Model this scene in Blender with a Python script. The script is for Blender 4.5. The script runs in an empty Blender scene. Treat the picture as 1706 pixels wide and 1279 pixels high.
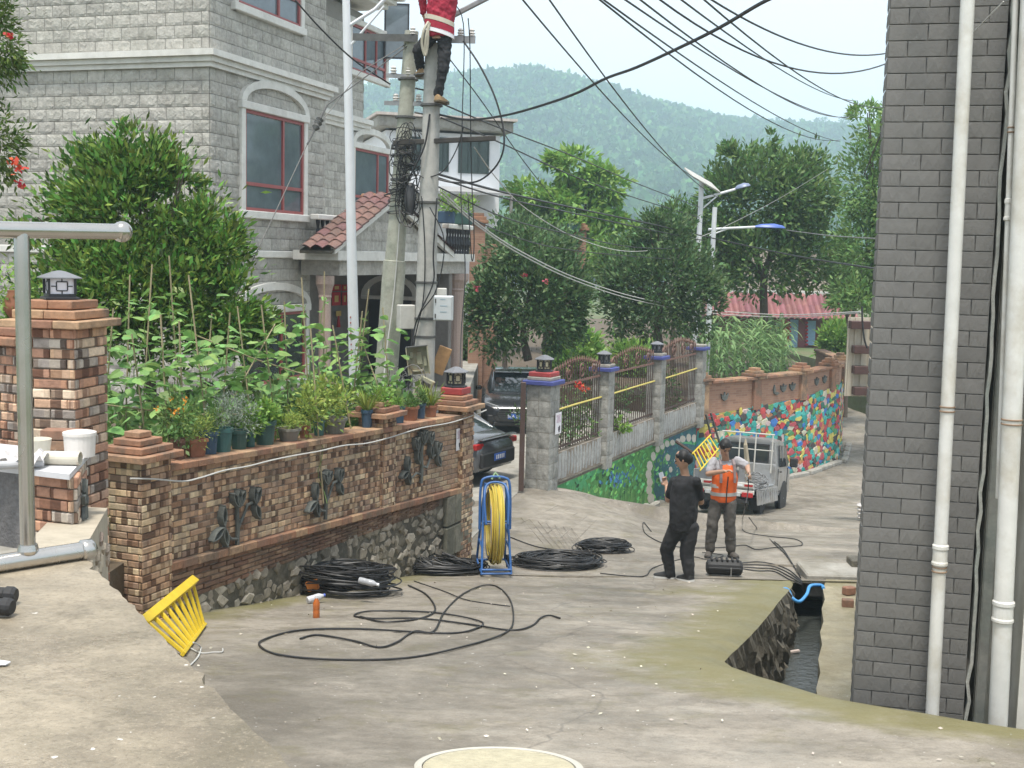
import bpy, math, random
import numpy as np
from math import sin, cos, pi, atan, radians, sqrt, floor
from mathutils import Vector, Matrix, Euler
V = Vector
random.seed(7); rng = np.random.default_rng(7)
S = bpy.context.scene
C = S.collection

# ---------------------------------------------------------------- camera
FPX, CX, CY = 2000.0, 853.0, 639.5          # focal length in photo pixels, photo centre
PITCH = atan(211.5 / FPX); ROLL = 0.0228
_r0 = V((1, 0, 0)); _f = V((0, cos(PITCH), -sin(PITCH))); _u0 = V((0, sin(PITCH), cos(PITCH)))
CR = _r0 * cos(ROLL) + _u0 * sin(ROLL); CU = _u0 * cos(ROLL) - _r0 * sin(ROLL)
cam = bpy.data.cameras.new('camera'); cam_o = bpy.data.objects.new('camera', cam); C.objects.link(cam_o)
m = Matrix.Identity(4)
for i in range(3):
    m[i][0], m[i][1], m[i][2] = CR[i], CU[i], -_f[i]
cam_o.matrix_world = m
cam.sensor_width = 36; cam.lens = 36 * FPX / 1706; cam.clip_start = 0.05; cam.clip_end = 6000
S.camera = cam_o

# ---------------------------------------------------------------- sky, sun, exposure
SUN_EL, SUN_AZ = radians(72), radians(189)    # azimuth clockwise from +Y (the view direction)
w = bpy.data.worlds.new('World'); S.world = w; w.use_nodes = True
nt = w.node_tree; nt.nodes.clear()
out = nt.nodes.new('ShaderNodeOutputWorld'); bg = nt.nodes.new('ShaderNodeBackground')
sky = nt.nodes.new('ShaderNodeTexSky'); sky.sky_type = 'NISHITA'; sky.sun_disc = False
sky.sun_elevation = SUN_EL; sky.sun_rotation = SUN_AZ; sky.dust_density = 4; sky.air_density = 1.2
mx = nt.nodes.new('ShaderNodeMix'); mx.data_type = 'RGBA'; mx.inputs[0].default_value = 0.9
mx.inputs[7].default_value = (8.35, 8.55, 9.0, 1)      # even bright overcast veil
nt.links.new(sky.outputs[0], mx.inputs[6]); nt.links.new(mx.outputs[2], bg.inputs[0])
bg.inputs[1].default_value = 0.094
nt.links.new(bg.outputs[0], out.inputs[0])
sl = bpy.data.lights.new('sun', 'SUN'); sl.energy = 3.2; sl.angle = radians(11); sl.color = (1, .95, .87)
so = bpy.data.objects.new('sun', sl); C.objects.link(so)
so.rotation_euler = V((sin(SUN_AZ) * cos(SUN_EL), cos(SUN_AZ) * cos(SUN_EL), sin(SUN_EL))).to_track_quat('Z', 'Y').to_euler()
S.view_settings.view_transform = 'Standard'; S.view_settings.look = 'None'
S.view_settings.exposure = 0.8; S.view_settings.gamma = 1; S.view_settings.use_curve_mapping = False
S.render.engine = 'CYCLES'
S.cycles.use_denoising = True
S.cycles.max_bounces = 8; S.cycles.transparent_max_bounces = 8; S.cycles.volume_bounces = 2

# ---------------------------------------------------------------- helpers: rays through the photo give places in the world
def W(px, py, Y):
    d = _f * FPX + CR * (px - CX) - CU * (py - CY)
    return d * (Y / d.y)
def _interp(x, xs, ys):
    if x <= xs[0]: return ys[0]
    for i in range(len(xs) - 1):
        if x <= xs[i + 1]:
            t = (x - xs[i]) / (xs[i + 1] - xs[i]); return ys[i] + (ys[i + 1] - ys[i]) * t
    return ys[-1]
def sst(a, b, x):
    t = min(1, max(0, (x - a) / (b - a))); return t * t * (3 - 2 * t)
_PY = [0, 5.8, 10, 15, 17.5, 20, 24, 27.5, 30, 34, 38, 42, 46, 70]
_PZ = [-1.44, -2.47, -3.21, -4.09, -4.36, -4.70, -5.35, -5.86, -6.2, -6.42, -6.34, -6.12, -5.88, -5.6]
def prof(y):
    return (_interp(y - .8, _PY, _PZ) + _interp(y, _PY, _PZ) * 2 + _interp(y + .8, _PY, _PZ)) / 4
def zg(x, y):
    z = prof(y)
    s = (x + .75 - (y - 17) * .183)             # right of the gate line
    wgt = (1 - sst(0.2, 3.6, s)) * sst(15.5, 18.5, y) * (1 - sst(23, 26.5, y))
    z = z + (-4.46 - z) * wgt if z < -4.46 or y > 17 else z
    z += .012 * sin(x * 1.3 + y * .7) + .008 * sin(x * 2.9 - y * 1.9)
    return z
def G(px, py, lift=0.0):                        # where the ray meets the ground
    y = 4.0
    while y < 70:
        p = W(px, py, y)
        if p.z <= zg(p.x, p.y) + lift: break
        y += .02
    return V((p.x, p.y, zg(p.x, p.y) + lift))
def Zp(px, py, z):
    d = _f * FPX + CR * (px - CX) - CU * (py - CY)
    return d * (z / d.z)
def on_plane(px, py, p0, n):
    d = _f * FPX + CR * (px - CX) - CU * (py - CY)
    return d * (p0.dot(n) / d.dot(n))

# ---------------------------------------------------------------- helpers: materials
MATS = {}
def M(name, col, rough=.8, metal=0., var=.12, vs=6., col2=None, c2s=2., c2lo=.45, c2hi=.65, bump=0., bs=40., rnd=0., ramp=None,
      isl=0., trans=0., alpha=1., emit=None, transm=0., coat=0., spec=None, cells=None, rrough=0.):
    if name in MATS: return MATS[name]
    mt = bpy.data.materials.new(name); mt.use_nodes = True; t = mt.node_tree; N = t.nodes; L = t.links
    b = N['Principled BSDF']; b.inputs['Roughness'].default_value = rough; b.inputs['Metallic'].default_value = metal
    if spec is not None: b.inputs['Specular IOR Level'].default_value = spec
    if coat: b.inputs['Coat Weight'].default_value = coat; b.inputs['Coat Roughness'].default_value = .08
    if transm: b.inputs['Transmission Weight'].default_value = transm
    geo = N.new('ShaderNodeNewGeometry')
    def noise(sc, det=4., rg=.6):
        n = N.new('ShaderNodeTexNoise'); n.inputs['Scale'].default_value = sc; n.inputs['Detail'].default_value = det; n.inputs['Roughness'].default_value = rg
        L.new(geo.outputs['Position'], n.inputs['Vector']); return n.outputs['Fac']
    def mapr(src, a, b_, c, d):
        r = N.new('ShaderNodeMapRange'); L.new(src, r.inputs[0])
        for i, v_ in enumerate((a, b_, c, d)): r.inputs[i + 1].default_value = v_
        return r.outputs[0]
    def mix(fac, a, b_, mode='MIX'):
        x = N.new('ShaderNodeMix'); x.data_type = 'RGBA'; x.blend_type = mode
        for s_, v_ in ((0, fac), (6, a), (7, b_)):
            if isinstance(v_, bpy.types.NodeSocket): L.new(v_, x.inputs[s_])
            else: x.inputs[s_].default_value = v_
        return x.outputs[2]
    c4 = lambda c: (c[0], c[1], c[2], 1)
    cur = None
    if ramp:
        oi = N.new('ShaderNodeObjectInfo'); cr = N.new('ShaderNodeValToRGB'); cr.color_ramp.interpolation = 'CONSTANT'
        e = cr.color_ramp.elements
        while len(e) < len(ramp): e.new(.5)
        for i, c in enumerate(ramp): e[i].position = i / len(ramp); e[i].color = c4(c)
        L.new(oi.outputs['Random'] if not isl else geo.outputs['Random Per Island'], cr.inputs[0]); cur = cr.outputs[0]
        if cells:                                # kiln patches: short darker and paler stretches along each brick
            tc = N.new('ShaderNodeTexCoord'); sp = N.new('ShaderNodeSeparateXYZ'); L.new(tc.outputs['Object'], sp.inputs[0])
            m1 = N.new('ShaderNodeMath'); m1.operation = 'MULTIPLY'; m1.inputs[1].default_value = cells; L.new(sp.outputs[0], m1.inputs[0])
            m2 = N.new('ShaderNodeMath'); m2.operation = 'FLOOR'; L.new(m1.outputs[0], m2.inputs[0])
            m3 = N.new('ShaderNodeMath'); m3.operation = 'MULTIPLY_ADD'; m3.inputs[1].default_value = 97.3; L.new(oi.outputs['Random'], m3.inputs[0]); L.new(m2.outputs[0], m3.inputs[2])
            wn = N.new('ShaderNodeTexWhiteNoise'); wn.noise_dimensions = '1D'; L.new(m3.outputs[0], wn.inputs['W'])
            r2 = N.new('ShaderNodeValToRGB'); r2.color_ramp.interpolation = 'CONSTANT'; e = r2.color_ramp.elements
            for _ in range(3): e.new(.5)
            for i, (p_, c) in enumerate(((0, (.36, .30, .27)), (.17, (.70, .63, .58)), (.36, (1.05, 1.05, 1.05)), (.74, (1.3, 1.28, 1.2)), (.92, (1.6, 1.62, 1.55)))): e[i].position = p_; e[i].color = c4(c)
            L.new(wn.outputs['Value'], r2.inputs[0]); cur = mix(1., cur, r2.outputs[0], 'MULTIPLY')
    else:
        cur = c4(col)
    if col2 is not None: cur = mix(mapr(noise(c2s, 5., .65), c2lo, c2hi, 0, 1), cur, c4(col2))
    if var: 
        f = mapr(noise(vs, 6., .7), .25, .75, 1 - var, 1 + var)
        x = N.new('ShaderNodeMix'); x.data_type = 'RGBA'; x.blend_type = 'MULTIPLY'; x.inputs[0].default_value = 1
        cb = N.new('ShaderNodeCombineColor'); 
        for i in range(3): L.new(f, cb.inputs[i])
        if isinstance(cur, bpy.types.NodeSocket): L.new(cur, x.inputs[6])
        else: x.inputs[6].default_value = cur
        L.new(cb.outputs[0], x.inputs[7]); cur = x.outputs[2]
    if (rnd or isl) and not ramp:
        src = geo.outputs['Random Per Island']
        if rnd: oi = N.new('ShaderNodeObjectInfo'); src = oi.outputs['Random']
        a = rnd or isl
        h = N.new('ShaderNodeHueSaturation')
        L.new(mapr(src, 0, 1, 1 - a, 1 + a), h.inputs['Value'])
        wn = N.new('ShaderNodeTexWhiteNoise'); wn.noise_dimensions = '1D'; L.new(src, wn.inputs['W'])
        L.new(mapr(wn.outputs['Value'], 0, 1, .5 - a * .07, .5 + a * .07), h.inputs['Hue'])
        if isinstance(cur, bpy.types.NodeSocket): L.new(cur, h.inputs['Color'])
        else: h.inputs['Color'].default_value = cur
        cur = h.outputs[0]
    if isinstance(cur, bpy.types.NodeSocket): L.new(cur, b.inputs['Base Color'])
    else: b.inputs['Base Color'].default_value = cur
    if rrough: L.new(mapr(noise(2.5, 4.), .35, .65, max(.05, rough - rrough), min(1, rough + rrough)), b.inputs['Roughness'])
    if bump:
        bp = N.new('ShaderNodeBump'); bp.inputs['Strength'].default_value = bump; bp.inputs['Distance'].default_value = .02
        L.new(noise(bs, 5., .65), bp.inputs['Height']); L.new(bp.outputs[0], b.inputs['Normal'])
    if alpha < 1: b.inputs['Alpha'].default_value = alpha
    if emit: b.inputs['Emission Color'].default_value = c4(emit[0]); b.inputs['Emission Strength'].default_value = emit[1]
    if trans:
        tr = N.new('ShaderNodeBsdfTranslucent'); ms = N.new('ShaderNodeMixShader'); ms.inputs[0].default_value = trans
        if isinstance(cur, bpy.types.NodeSocket): L.new(cur, tr.inputs[0])
        else: tr.inputs[0].default_value = cur
        L.new(b.outputs[0], ms.inputs[1]); L.new(tr.outputs[0], ms.inputs[2]); L.new(ms.outputs[0], N['Material Output'].inputs[0])
    MATS[name] = mt; return mt

# ---------------------------------------------------------------- helpers: meshes and objects
def basis(d):
    d = d.normalized(); a = V((0, 0, 1)) if abs(d.z) < .9 else V((1, 0, 0))
    s = d.cross(a).normalized(); return s, d.cross(s).normalized()
class MB:
    def __init__(s): s.v = []; s.f = []
    def quad(s, *p):
        n = len(s.v); s.v += [tuple(q) for q in p]; s.f.append(tuple(range(n, n + len(p)))); return s
    def box(s, c, size, U=(1, 0, 0), Vv=(0, 1, 0), N=(0, 0, 1), bev=0.):
        c = V(c); U = V(U); Vv = V(Vv); N = V(N); hx, hy, hz = [q / 2 for q in size]; n = len(s.v)
        if not bev:
            for a in (-1, 1):
                for b in (-1, 1):
                    for d in (-1, 1): s.v.append(tuple(c + U * a * hx + Vv * b * hy + N * d * hz))
            s.f += [tuple(n + i for i in q) for q in ((0, 1, 3, 2), (4, 6, 7, 5), (0, 4, 5, 1), (2, 3, 7, 6), (0, 2, 6, 4), (1, 5, 7, 3))]
        else:
            b_ = min(bev, hx * .9, hy * .9, hz * .9); idx = {}
            for a in (-1, 1):
                for b in (-1, 1):
                    for d in (-1, 1):
                        for k in range(3):
                            q = [a * hx, b * hy, d * hz]
                            for j in range(3):
                                if j != k: q[j] -= (a, b, d)[j] * b_
                            idx[(a, b, d, k)] = len(s.v); s.v.append(tuple(c + U * q[0] + Vv * q[1] + N * q[2]))
            I = idx
            for k in range(3):
                i, j = [(1, 2), (2, 0), (0, 1)][k]
                for sg in (-1, 1):
                    q = []
                    for (p, r) in ((-1, -1), (1, -1), (1, 1), (-1, 1)):
                        t = [0, 0, 0]; t[k] = sg; t[i] = p; t[j] = r; q.append(I[(t[0], t[1], t[2], k)])
                    s.f.append(tuple(q if sg > 0 else q[::-1]))
                for p in (-1, 1):
                    for r in (-1, 1):
                        t = [0, 0, 0]; t[i] = p; t[j] = r
                        t[k] = -1; a0, a1 = I[(*t, i)], I[(*t, j)]; t[k] = 1; b0, b1 = I[(*t, i)], I[(*t, j)]
                        q = (a0, b0, b1, a1); s.f.append(q if p * r > 0 else q[::-1])
            for a in (-1, 1):
                for b in (-1, 1):
                    for d in (-1, 1):
                        q = tuple(I[(a, b, d, k)] for k in range(3)); s.f.append(q if a * b * d > 0 else q[::-1])
        return s
    def ring(s, c, r, U, Vv, n, ry=None):
        i0 = len(s.v); ry = r if ry is None else ry
        for i in range(n):
            a = 2 * pi * i / n; s.v.append(tuple(c + U * (cos(a) * r) + Vv * (sin(a) * ry)))
        return i0
    def tube(s, pts, r, n=6, cap=True, closed=False):
        pts = [V(p) for p in pts]; rs = r if isinstance(r, (list, tuple)) else [r] * len(pts)
        prev = None; first = None; U = None
        for i, p in enumerate(pts):
            d = (pts[min(i + 1, len(pts) - 1)] - pts[max(i - 1, 0)])
            if closed: d = pts[(i + 1) % len(pts)] - pts[i - 1]
            if d.length < 1e-9: d = V((0, 0, 1))
            d.normalize()
            if U is None: U, _ = basis(d)
            U = (U - d * U.dot(d))
            if U.length < 1e-6: U, _ = basis(d)
            U.normalize(); Q = d.cross(U)
            k = s.ring(p, rs[i], U, Q, n)
            if prev is not None:
                for j in range(n): s.f.append((prev + j, prev + (j + 1) % n, k + (j + 1) % n, k + j))
            else: first = k
            prev = k
        if closed:
            for j in range(n): s.f.append((prev + j, prev + (j + 1) % n, first + (j + 1) % n, first + j))
        elif cap:
            s.f.append(tuple(first + j for j in range(n))[::-1]); s.f.append(tuple(prev + j for j in range(n)))
        return s
    def cyl(s, p0, p1, r0, r1=None, n=16): return s.tube([p0, p1], [r0, r0 if r1 is None else r1], n)
    def lathe(s, c, prof_, n=16, ax=(0, 0, 1)):          # profile of (radius, height)
        c = V(c); ax = V(ax).normalized(); U, Q = basis(ax)
        prev = None
        for (r, h) in prof_:
            k = s.ring(c + ax * h, max(r, 1e-4), U, Q, n)
            if prev is not None:
                for j in range(n): s.f.append((prev + j, k + j, k + (j + 1) % n, prev + (j + 1) % n))
            else: first = k
            prev = k
        s.f.append(tuple(first + j for j in range(n))); s.f.append(tuple(prev + j for j in range(n))[::-1])
        return s
    def ball(s, c, r, n=10, mth=6):
        c = V(c); r = r if isinstance(r, (tuple, list)) else (r, r, r); prev = None
        for i in range(mth + 1):
            a = -pi / 2 + pi * i / mth; k = len(s.v); q = max(cos(a), 1e-3)
            for j in range(n):
                b = 2 * pi * j / n; s.v.append((c.x + r[0] * q * cos(b), c.y + r[1] * q * sin(b), c.z + r[2] * sin(a)))
            if prev is not None:
                for j in range(n): s.f.append((prev + j, prev + (j + 1) % n, k + (j + 1) % n, k + j))
            prev = k
        return s
    def loft(s, secs, cap=True, closed_sec=True):       # list of equal-length point rings
        n = len(secs[0]); k0 = len(s.v)
        for sec in secs: s.v += [tuple(p) for p in sec]
        for i in range(len(secs) - 1):
            a = k0 + i * n; b = a + n
            for j in range(n if closed_sec else n - 1): s.f.append((a + j, a + (j + 1) % n, b + (j + 1) % n, b + j))
        if cap and closed_sec:
            s.f.append(tuple(k0 + j for j in range(n))[::-1]); s.f.append(tuple(k0 + (len(secs) - 1) * n + j for j in range(n)))
        return s
    def prism(s, poly, z0, z1):
        a = [(p[0], p[1], z0) for p in poly]; b = [(p[0], p[1], z1) for p in poly]; return s.loft([a, b])
    def slab(s, pts, N, t):                              # polygon pushed out along N
        N = V(N) * t; return s.loft([[V(p) for p in pts], [V(p) + N for p in pts]])
    def mesh(s, name, mat, smooth=False):
        me = bpy.data.meshes.new(name); me.from_pydata(s.v, [], s.f)
        if mat is not None: me.materials.append(mat)
        if smooth: me.polygons.foreach_set('use_smooth', [True] * len(me.polygons))
        me.validate(clean_customdata=False); me.update()
        if smooth: me.set_sharp_from_angle(angle=radians(50))
        return me
def fixn(me):
    import bmesh
    b = bmesh.new(); b.from_mesh(me); bmesh.ops.recalc_face_normals(b, faces=b.faces); b.to_mesh(me); b.free(); return me
WM = {}
def wmat(o): return WM.get(o.name, Matrix.Identity(4))
def place(o, parent=None, world=True, mat4=None):
    """mat4 is where the object goes: in the world (world=True) or in its parent's space."""
    C.objects.link(o); m4 = mat4 if mat4 is not None else Matrix.Identity(4)
    if parent is not None:
        o.parent = parent; pw = wmat(parent)
        if world: o.matrix_basis = pw.inverted() @ m4; WM[o.name] = m4.copy()
        else: o.matrix_basis = m4; WM[o.name] = pw @ m4
    else:
        o.matrix_basis = m4; WM[o.name] = m4.copy()
    return o
def tag(o, label=None, cat=None, group=None, kind=None):
    if label: o['label'] = label
    if cat: o['category'] = cat
    if group: o['group'] = group
    if kind: o['kind'] = kind
    return o
def thing(name, label, cat, loc=(0, 0, 0), rz=0., group=None, rot=None):
    o = bpy.data.objects.new(name, None); o.empty_display_size = .2
    m4 = Matrix.Translation(V(loc)) @ (rot.to_4x4() if rot is not None else Matrix.Rotation(rz, 4, 'Z'))
    place(o, None, True, m4); return tag(o, label, cat, group)
def part(name, mb, mat, parent=None, world=False, smooth=False, kind=None, mat4=None, fix=True):
    me = mb if isinstance(mb, bpy.types.Mesh) else mb.mesh(name, mat, smooth)
    if fix and not isinstance(mb, bpy.types.Mesh): fixn(me)
    o = bpy.data.objects.new(name, me); place(o, parent, world, mat4)
    if kind: o['kind'] = kind
    return o
def single(name, mb, mat, label, cat, group=None, smooth=False, kind=None, loc=None):
    """a thing that is one mesh, built in world coordinates and re-based to its own origin"""
    me = mb.mesh(name, mat, smooth); fixn(me)
    a = np.empty(len(me.vertices) * 3); me.vertices.foreach_get('co', a); a = a.reshape(-1, 3)
    c = V(loc) if loc is not None else V(((a[:, 0].min() + a[:, 0].max()) / 2, (a[:, 1].min() + a[:, 1].max()) / 2, a[:, 2].min()))
    me.transform(Matrix.Translation(-c)); o = bpy.data.objects.new(name, me); place(o, None, True, Matrix.Translation(c))
    return tag(o, label, cat, group, kind)
def struct(name, mb, mat, smooth=False, fix=True):
    o = part(name, mb, mat, None, True, smooth, 'structure', fix=fix); return o
def frame(O, U, Vv, N, su=1., sv=1., sn=1.):
    m4 = Matrix.Identity(4)
    for i in range(3): m4[i][0] = U[i] * su; m4[i][1] = Vv[i] * sv; m4[i][2] = N[i] * sn; m4[i][3] = O[i]
    return m4
def text_mesh(s, size, mat, ext=.002):
    cu = bpy.data.curves.new('txt', 'FONT'); cu.body = s; cu.size = size; cu.extrude = ext; cu.align_x = 'CENTER'; cu.align_y = 'CENTER'; cu.resolution_u = 3
    o = bpy.data.objects.new('txt', cu); C.objects.link(o); dg = bpy.context.evaluated_depsgraph_get()
    me = bpy.data.meshes.new_from_object(o.evaluated_get(dg)); bpy.data.objects.remove(o); bpy.data.curves.remove(cu)
    me.materials.clear(); me.materials.append(mat); return me
def copy_tree(o, mat4=None, label=None, group=None):
    c = o.copy(); C.objects.link(c)
    if mat4 is not None: c.matrix_basis = mat4
    WM[c.name] = c.matrix_basis.copy()
    if label: c['label'] = label
    if group: c['group'] = group
    for ch in [q for q in KIDS.get(o.name, [])]:
        d = ch.copy(); C.objects.link(d); d.parent = c
        for g in KIDS.get(ch.name, []):
            e = g.copy(); C.objects.link(e); e.parent = d
    return c
KIDS = {}
def index_kids(root):
    KIDS[root.name] = [o for o in root.children]
    for o in KIDS[root.name]: KIDS[o.name] = [q for q in o.children]
# ---- pieces laid in courses (bricks, stone tiles): each a child that shares a few meshes
def brick_mesh(name, mat, bev=.12, depth=1.):            # unit piece: x, y in -.5..+.5, z 0..1 with a chamfered face
    mb = MB(); o = .5; i = .5 - bev * .25; j = .5 - bev
    a = [(-o, -o, 0), (o, -o, 0), (o, o, 0), (-o, o, 0)]; b = [(x, y, .75) for x, y, _ in a]
    c = [(-i, -j, 1), (i, -j, 1), (i, j, 1), (-i, j, 1)]
    mb.loft([a, b, c], cap=False); mb.f.append((8, 9, 10, 11)); return fixn(mb.mesh(name, mat))
def rough_tile_mesh(name, mat, seed, nx=5, ny=4, amp=.5):
    r = random.Random(seed); mb = MB(); idx = {}
    for j in range(ny):
        for i in range(nx):
            e = i in (0, nx - 1) or j in (0, ny - 1)
            x = -.5 + i / (nx - 1); y = -.5 + j / (ny - 1)
            if not e: x += r.uniform(-.07, .07); y += r.uniform(-.09, .09)
            idx[i, j] = len(mb.v); mb.v.append((x, y, .35 if e else .55 + r.uniform(0, amp)))
    for j in range(ny - 1):
        for i in range(nx - 1):
            q = (idx[i, j], idx[i + 1, j], idx[i + 1, j + 1], idx[i, j + 1])
            if r.random() < .5: mb.f += [q[:3], (q[0], q[2], q[3])]
            else: mb.f += [(q[0], q[1], q[3]), q[1:]]
    k = len(mb.v); mb.v += [(-.5, -.5, 0), (.5, -.5, 0), (.5, .5, 0), (-.5, .5, 0)]
    b = [idx[i, 0] for i in range(nx)]; t = [idx[i, ny - 1] for i in range(nx)]; l = [idx[0, j] for j in range(ny)]; rr = [idx[nx - 1, j] for j in range(ny)]
    mb.f += [tuple([k + 1, k] + b), tuple([k + 3, k + 2] + t[::-1]), tuple([k, k + 3] + l[::-1]), tuple([k + 2, k + 1] + rr)]
    return fixn(mb.mesh(name, mat))
class Pieces:
    def __init__(s): s.L = []
    def course(s, O, U, Vv, N, w, h, bw, bh, gap=.008, holes=(), off=.5, d=.02, tagv=0, jit=0., zfun=None):
        """fill a w x h rectangle with running-bond pieces; holes are (u0,u1,v0,v1)"""
        nr = max(1, int(round(h / bh))); bh_ = h / nr
        for r in range(nr):
            v0, v1 = r * bh_, (r + 1) * bh_; vc = (v0 + v1) / 2
            cuts = sorted((a, b) for a, b, c_, d_ in holes if c_ < vc < d_)
            x = -bw * off * (r % 2) - (.0 if not jit else random.uniform(0, jit) * bw)
            while x < w - 1e-6:
                segs = [(max(0, x), min(w, x + bw))]
                for a, b in cuts:
                    ns = []
                    for p, q in segs:
                        if q <= a or p >= b: ns.append((p, q))
                        else:
                            if p < a: ns.append((p, a))
                            if q > b: ns.append((b, q))
                    segs = ns
                for p, q in segs:
                    if q - p > gap * 3:
                        s.L.append((O + U * ((p + q) / 2) + Vv * vc, U, Vv, N, q - p - gap, bh_ - gap, d, tagv))
                x += bw
        return s
    def emit(s, name, meshes, parent, limit=300, key=None, mat=None, rest_name=None):
        L = sorted(s.L, key=key) if key else s.L
        for i, (c, U, Vv, N, a, b, d, t) in enumerate(L[:limit]):
            me = meshes[(i * 7 + int(c.x * 31)) % len(meshes)]
            o = bpy.data.objects.new(name, me); place(o, parent, True, frame(c, U, Vv, N, a, b, d * random.uniform(.85, 1.15)))
        rest = L[limit:]
        if rest:
            vs, fs, n = [], [], 0
            base = [(np.array([v.co[:] for v in me.vertices]), [tuple(p.vertices) for p in me.polygons]) for me in meshes]
            for i, (c, U, Vv, N, a, b, d, t) in enumerate(rest):
                bv, bf = base[i % len(base)]
                p = np.array(c) + np.outer(bv[:, 0] * a, U) + np.outer(bv[:, 1] * b, Vv) + np.outer(bv[:, 2] * d, N)
                vs.append(p); fs += [tuple(q + n for q in f) for f in bf]; n += len(bv)
            me = bpy.data.meshes.new(rest_name or name); me.from_pydata(np.vstack(vs).tolist(), [], fs); me.materials.append(mat or meshes[0].materials[0]); me.update()
            o = bpy.data.objects.new(rest_name or name, me); place(o, parent, True); o['kind'] = 'stuff'
        return s
def np_mesh(name, verts, faces, mat, smooth=False):
    """verts (n,3), faces (m,k) numpy, all faces with k corners"""
    me = bpy.data.meshes.new(name); n, mm, k = len(verts), len(faces), faces.shape[1]
    me.vertices.add(n); me.vertices.foreach_set('co', np.ascontiguousarray(verts, dtype=np.float32).ravel())
    me.loops.add(mm * k); me.loops.foreach_set('vertex_index', np.ascontiguousarray(faces, dtype=np.int32).ravel())
    me.polygons.add(mm); me.polygons.foreach_set('loop_start', np.arange(0, mm * k, k, dtype=np.int32))
    me.materials.append(mat); me.update(calc_edges=True)
    if smooth: me.polygons.foreach_set('use_smooth', [True] * mm)
    return me
UP = V((0, 0, 1))
# ================================================================ THE SETTING
def concrete_mat(name, a, b, moss=None, mlo=.52, mhi=.7, crack=True, rough=.62, mscale=.35):
    mt = M(name, a, rough, col2=b, c2s=1.1, c2lo=.36, c2hi=.66, var=.22, vs=9., bump=.35, bs=30., rrough=.2)
    t = mt.node_tree; N = t.nodes; L = t.links; bs_ = N['Principled BSDF']
    geo = [n for n in N if n.bl_idname == 'ShaderNodeNewGeometry'][0]
    cur = bs_.inputs['Base Color'].links[0].from_socket
    def mixc(fac, c):
        nonlocal cur
        x = N.new('ShaderNodeMix'); x.data_type = 'RGBA'; L.new(fac, x.inputs[0]); L.new(cur, x.inputs[6]); x.inputs[7].default_value = (*c, 1); cur = x.outputs[2]
    def nz(sc, det=5., vec=None, rg=.6):
        n = N.new('ShaderNodeTexNoise'); n.inputs['Scale'].default_value = sc; n.inputs['Detail'].default_value = det; n.inputs['Roughness'].default_value = rg
        L.new(vec or geo.outputs['Position'], n.inputs['Vector']); return n
    def mr(s, a_, b_, c_=0, d_=1):
        r = N.new('ShaderNodeMapRange'); L.new(s, r.inputs[0])
        for i, q in enumerate((a_, b_, c_, d_)): r.inputs[i + 1].default_value = q
        return r.outputs[0]
    # long scraped streaks across the slope
    mp = N.new('ShaderNodeMapping'); mp.inputs['Scale'].default_value = (.95, 1.35, 1); mp.inputs['Rotation'].default_value = (0, 0, .15); L.new(geo.outputs['Position'], mp.inputs[0])
    mixc(mr(nz(1.6, 8., mp.outputs[0], .75).outputs['Fac'], .48, .68, 0, .75), tuple(min(1, q * 1.38) for q in a))
    mixc(mr(nz(.45, 8., None, .72).outputs['Fac'], .47, .62, 0, .7), tuple(q * .62 for q in b))
    mixc(mr(nz(3.1, 8., mp.outputs[0], .8).outputs['Fac'], .54, .70, 0, .75), tuple(q * .6 for q in b))
    if moss: mixc(mr(nz(mscale, 6., None, .7).outputs['Fac'], mlo, mhi, 0, .75), moss)
    if crack:
        n = nz(1.2, 4.); ad = N.new('ShaderNodeVectorMath'); ad.operation = 'MULTIPLY_ADD'; ad.inputs[1].default_value = (.5, .5, 0)
        L.new(n.outputs['Color'], ad.inputs[0]); L.new(geo.outputs['Position'], ad.inputs[2])
        vo = N.new('ShaderNodeTexVoronoi'); vo.feature = 'DISTANCE_TO_EDGE'; vo.inputs['Scale'].default_value = .27; L.new(ad.outputs[0], vo.inputs['Vector'])
        mixc(mr(vo.outputs['Distance'], .0, .004, .55, 0), (.09, .08, .07))
    mixc(mr(nz(26., 2.).outputs['Fac'], .735, .75, 0, .8), (.72, .7, .66))
    mixc(mr(nz(70., 3., None, .8).outputs['Fac'], .54, .66, 0, .45), tuple(q * .55 for q in b)); mixc(mr(nz(90., 3., None, .8).outputs['Fac'], .57, .68, 0, .4), tuple(min(1, q * 1.5) for q in a)); mixc(mr(nz(7., 8., None, .8).outputs['Fac'], .55, .66, 0, .5), tuple(q * .72 for q in b))
    L.new(cur, bs_.inputs['Base Color']); return mt
ROADM = concrete_mat('road_concrete', (.275, .246, .205), (.17, .149, .118), None)
TERM = concrete_mat('terrace_concrete', (.30, .255, .19), (.165, .138, .10), (.10, .09, .055), crack=False, rough=.42, mscale=.8, mlo=.5, mhi=.68)
WALKM = concrete_mat('walkway_concrete', (.30, .262, .175), (.235, .205, .13), (.18, .16, .075), crack=False, mlo=.5, mhi=.62, mscale=.9)
SOIL = M('soil', (.10, .075, .05), .95, var=.3, vs=5., bump=.6, bs=20.)
GRND = M('meadow_ground', (.09, .12, .045), .95, col2=(.13, .11, .06), c2s=.15, var=.3, vs=2., bump=.5, bs=8.)
CONC = M('old_concrete', (.33, .315, .28), .85, col2=(.22, .205, .17), c2s=1.8, var=.2, vs=9., bump=.4, bs=35.)
DARKC = M('wet_dark_concrete', (.085, .078, .06), .7, col2=(.16, .145, .11), c2s=3., var=.35, vs=12., bump=.7, bs=18.)

mb = MB(); mb.quad((-990, -390, -7.2), (990, -390, -7.2), (990, 1590, -7.2), (-990, 1590, -7.2)); struct('ground', mb, GRND)
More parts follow.
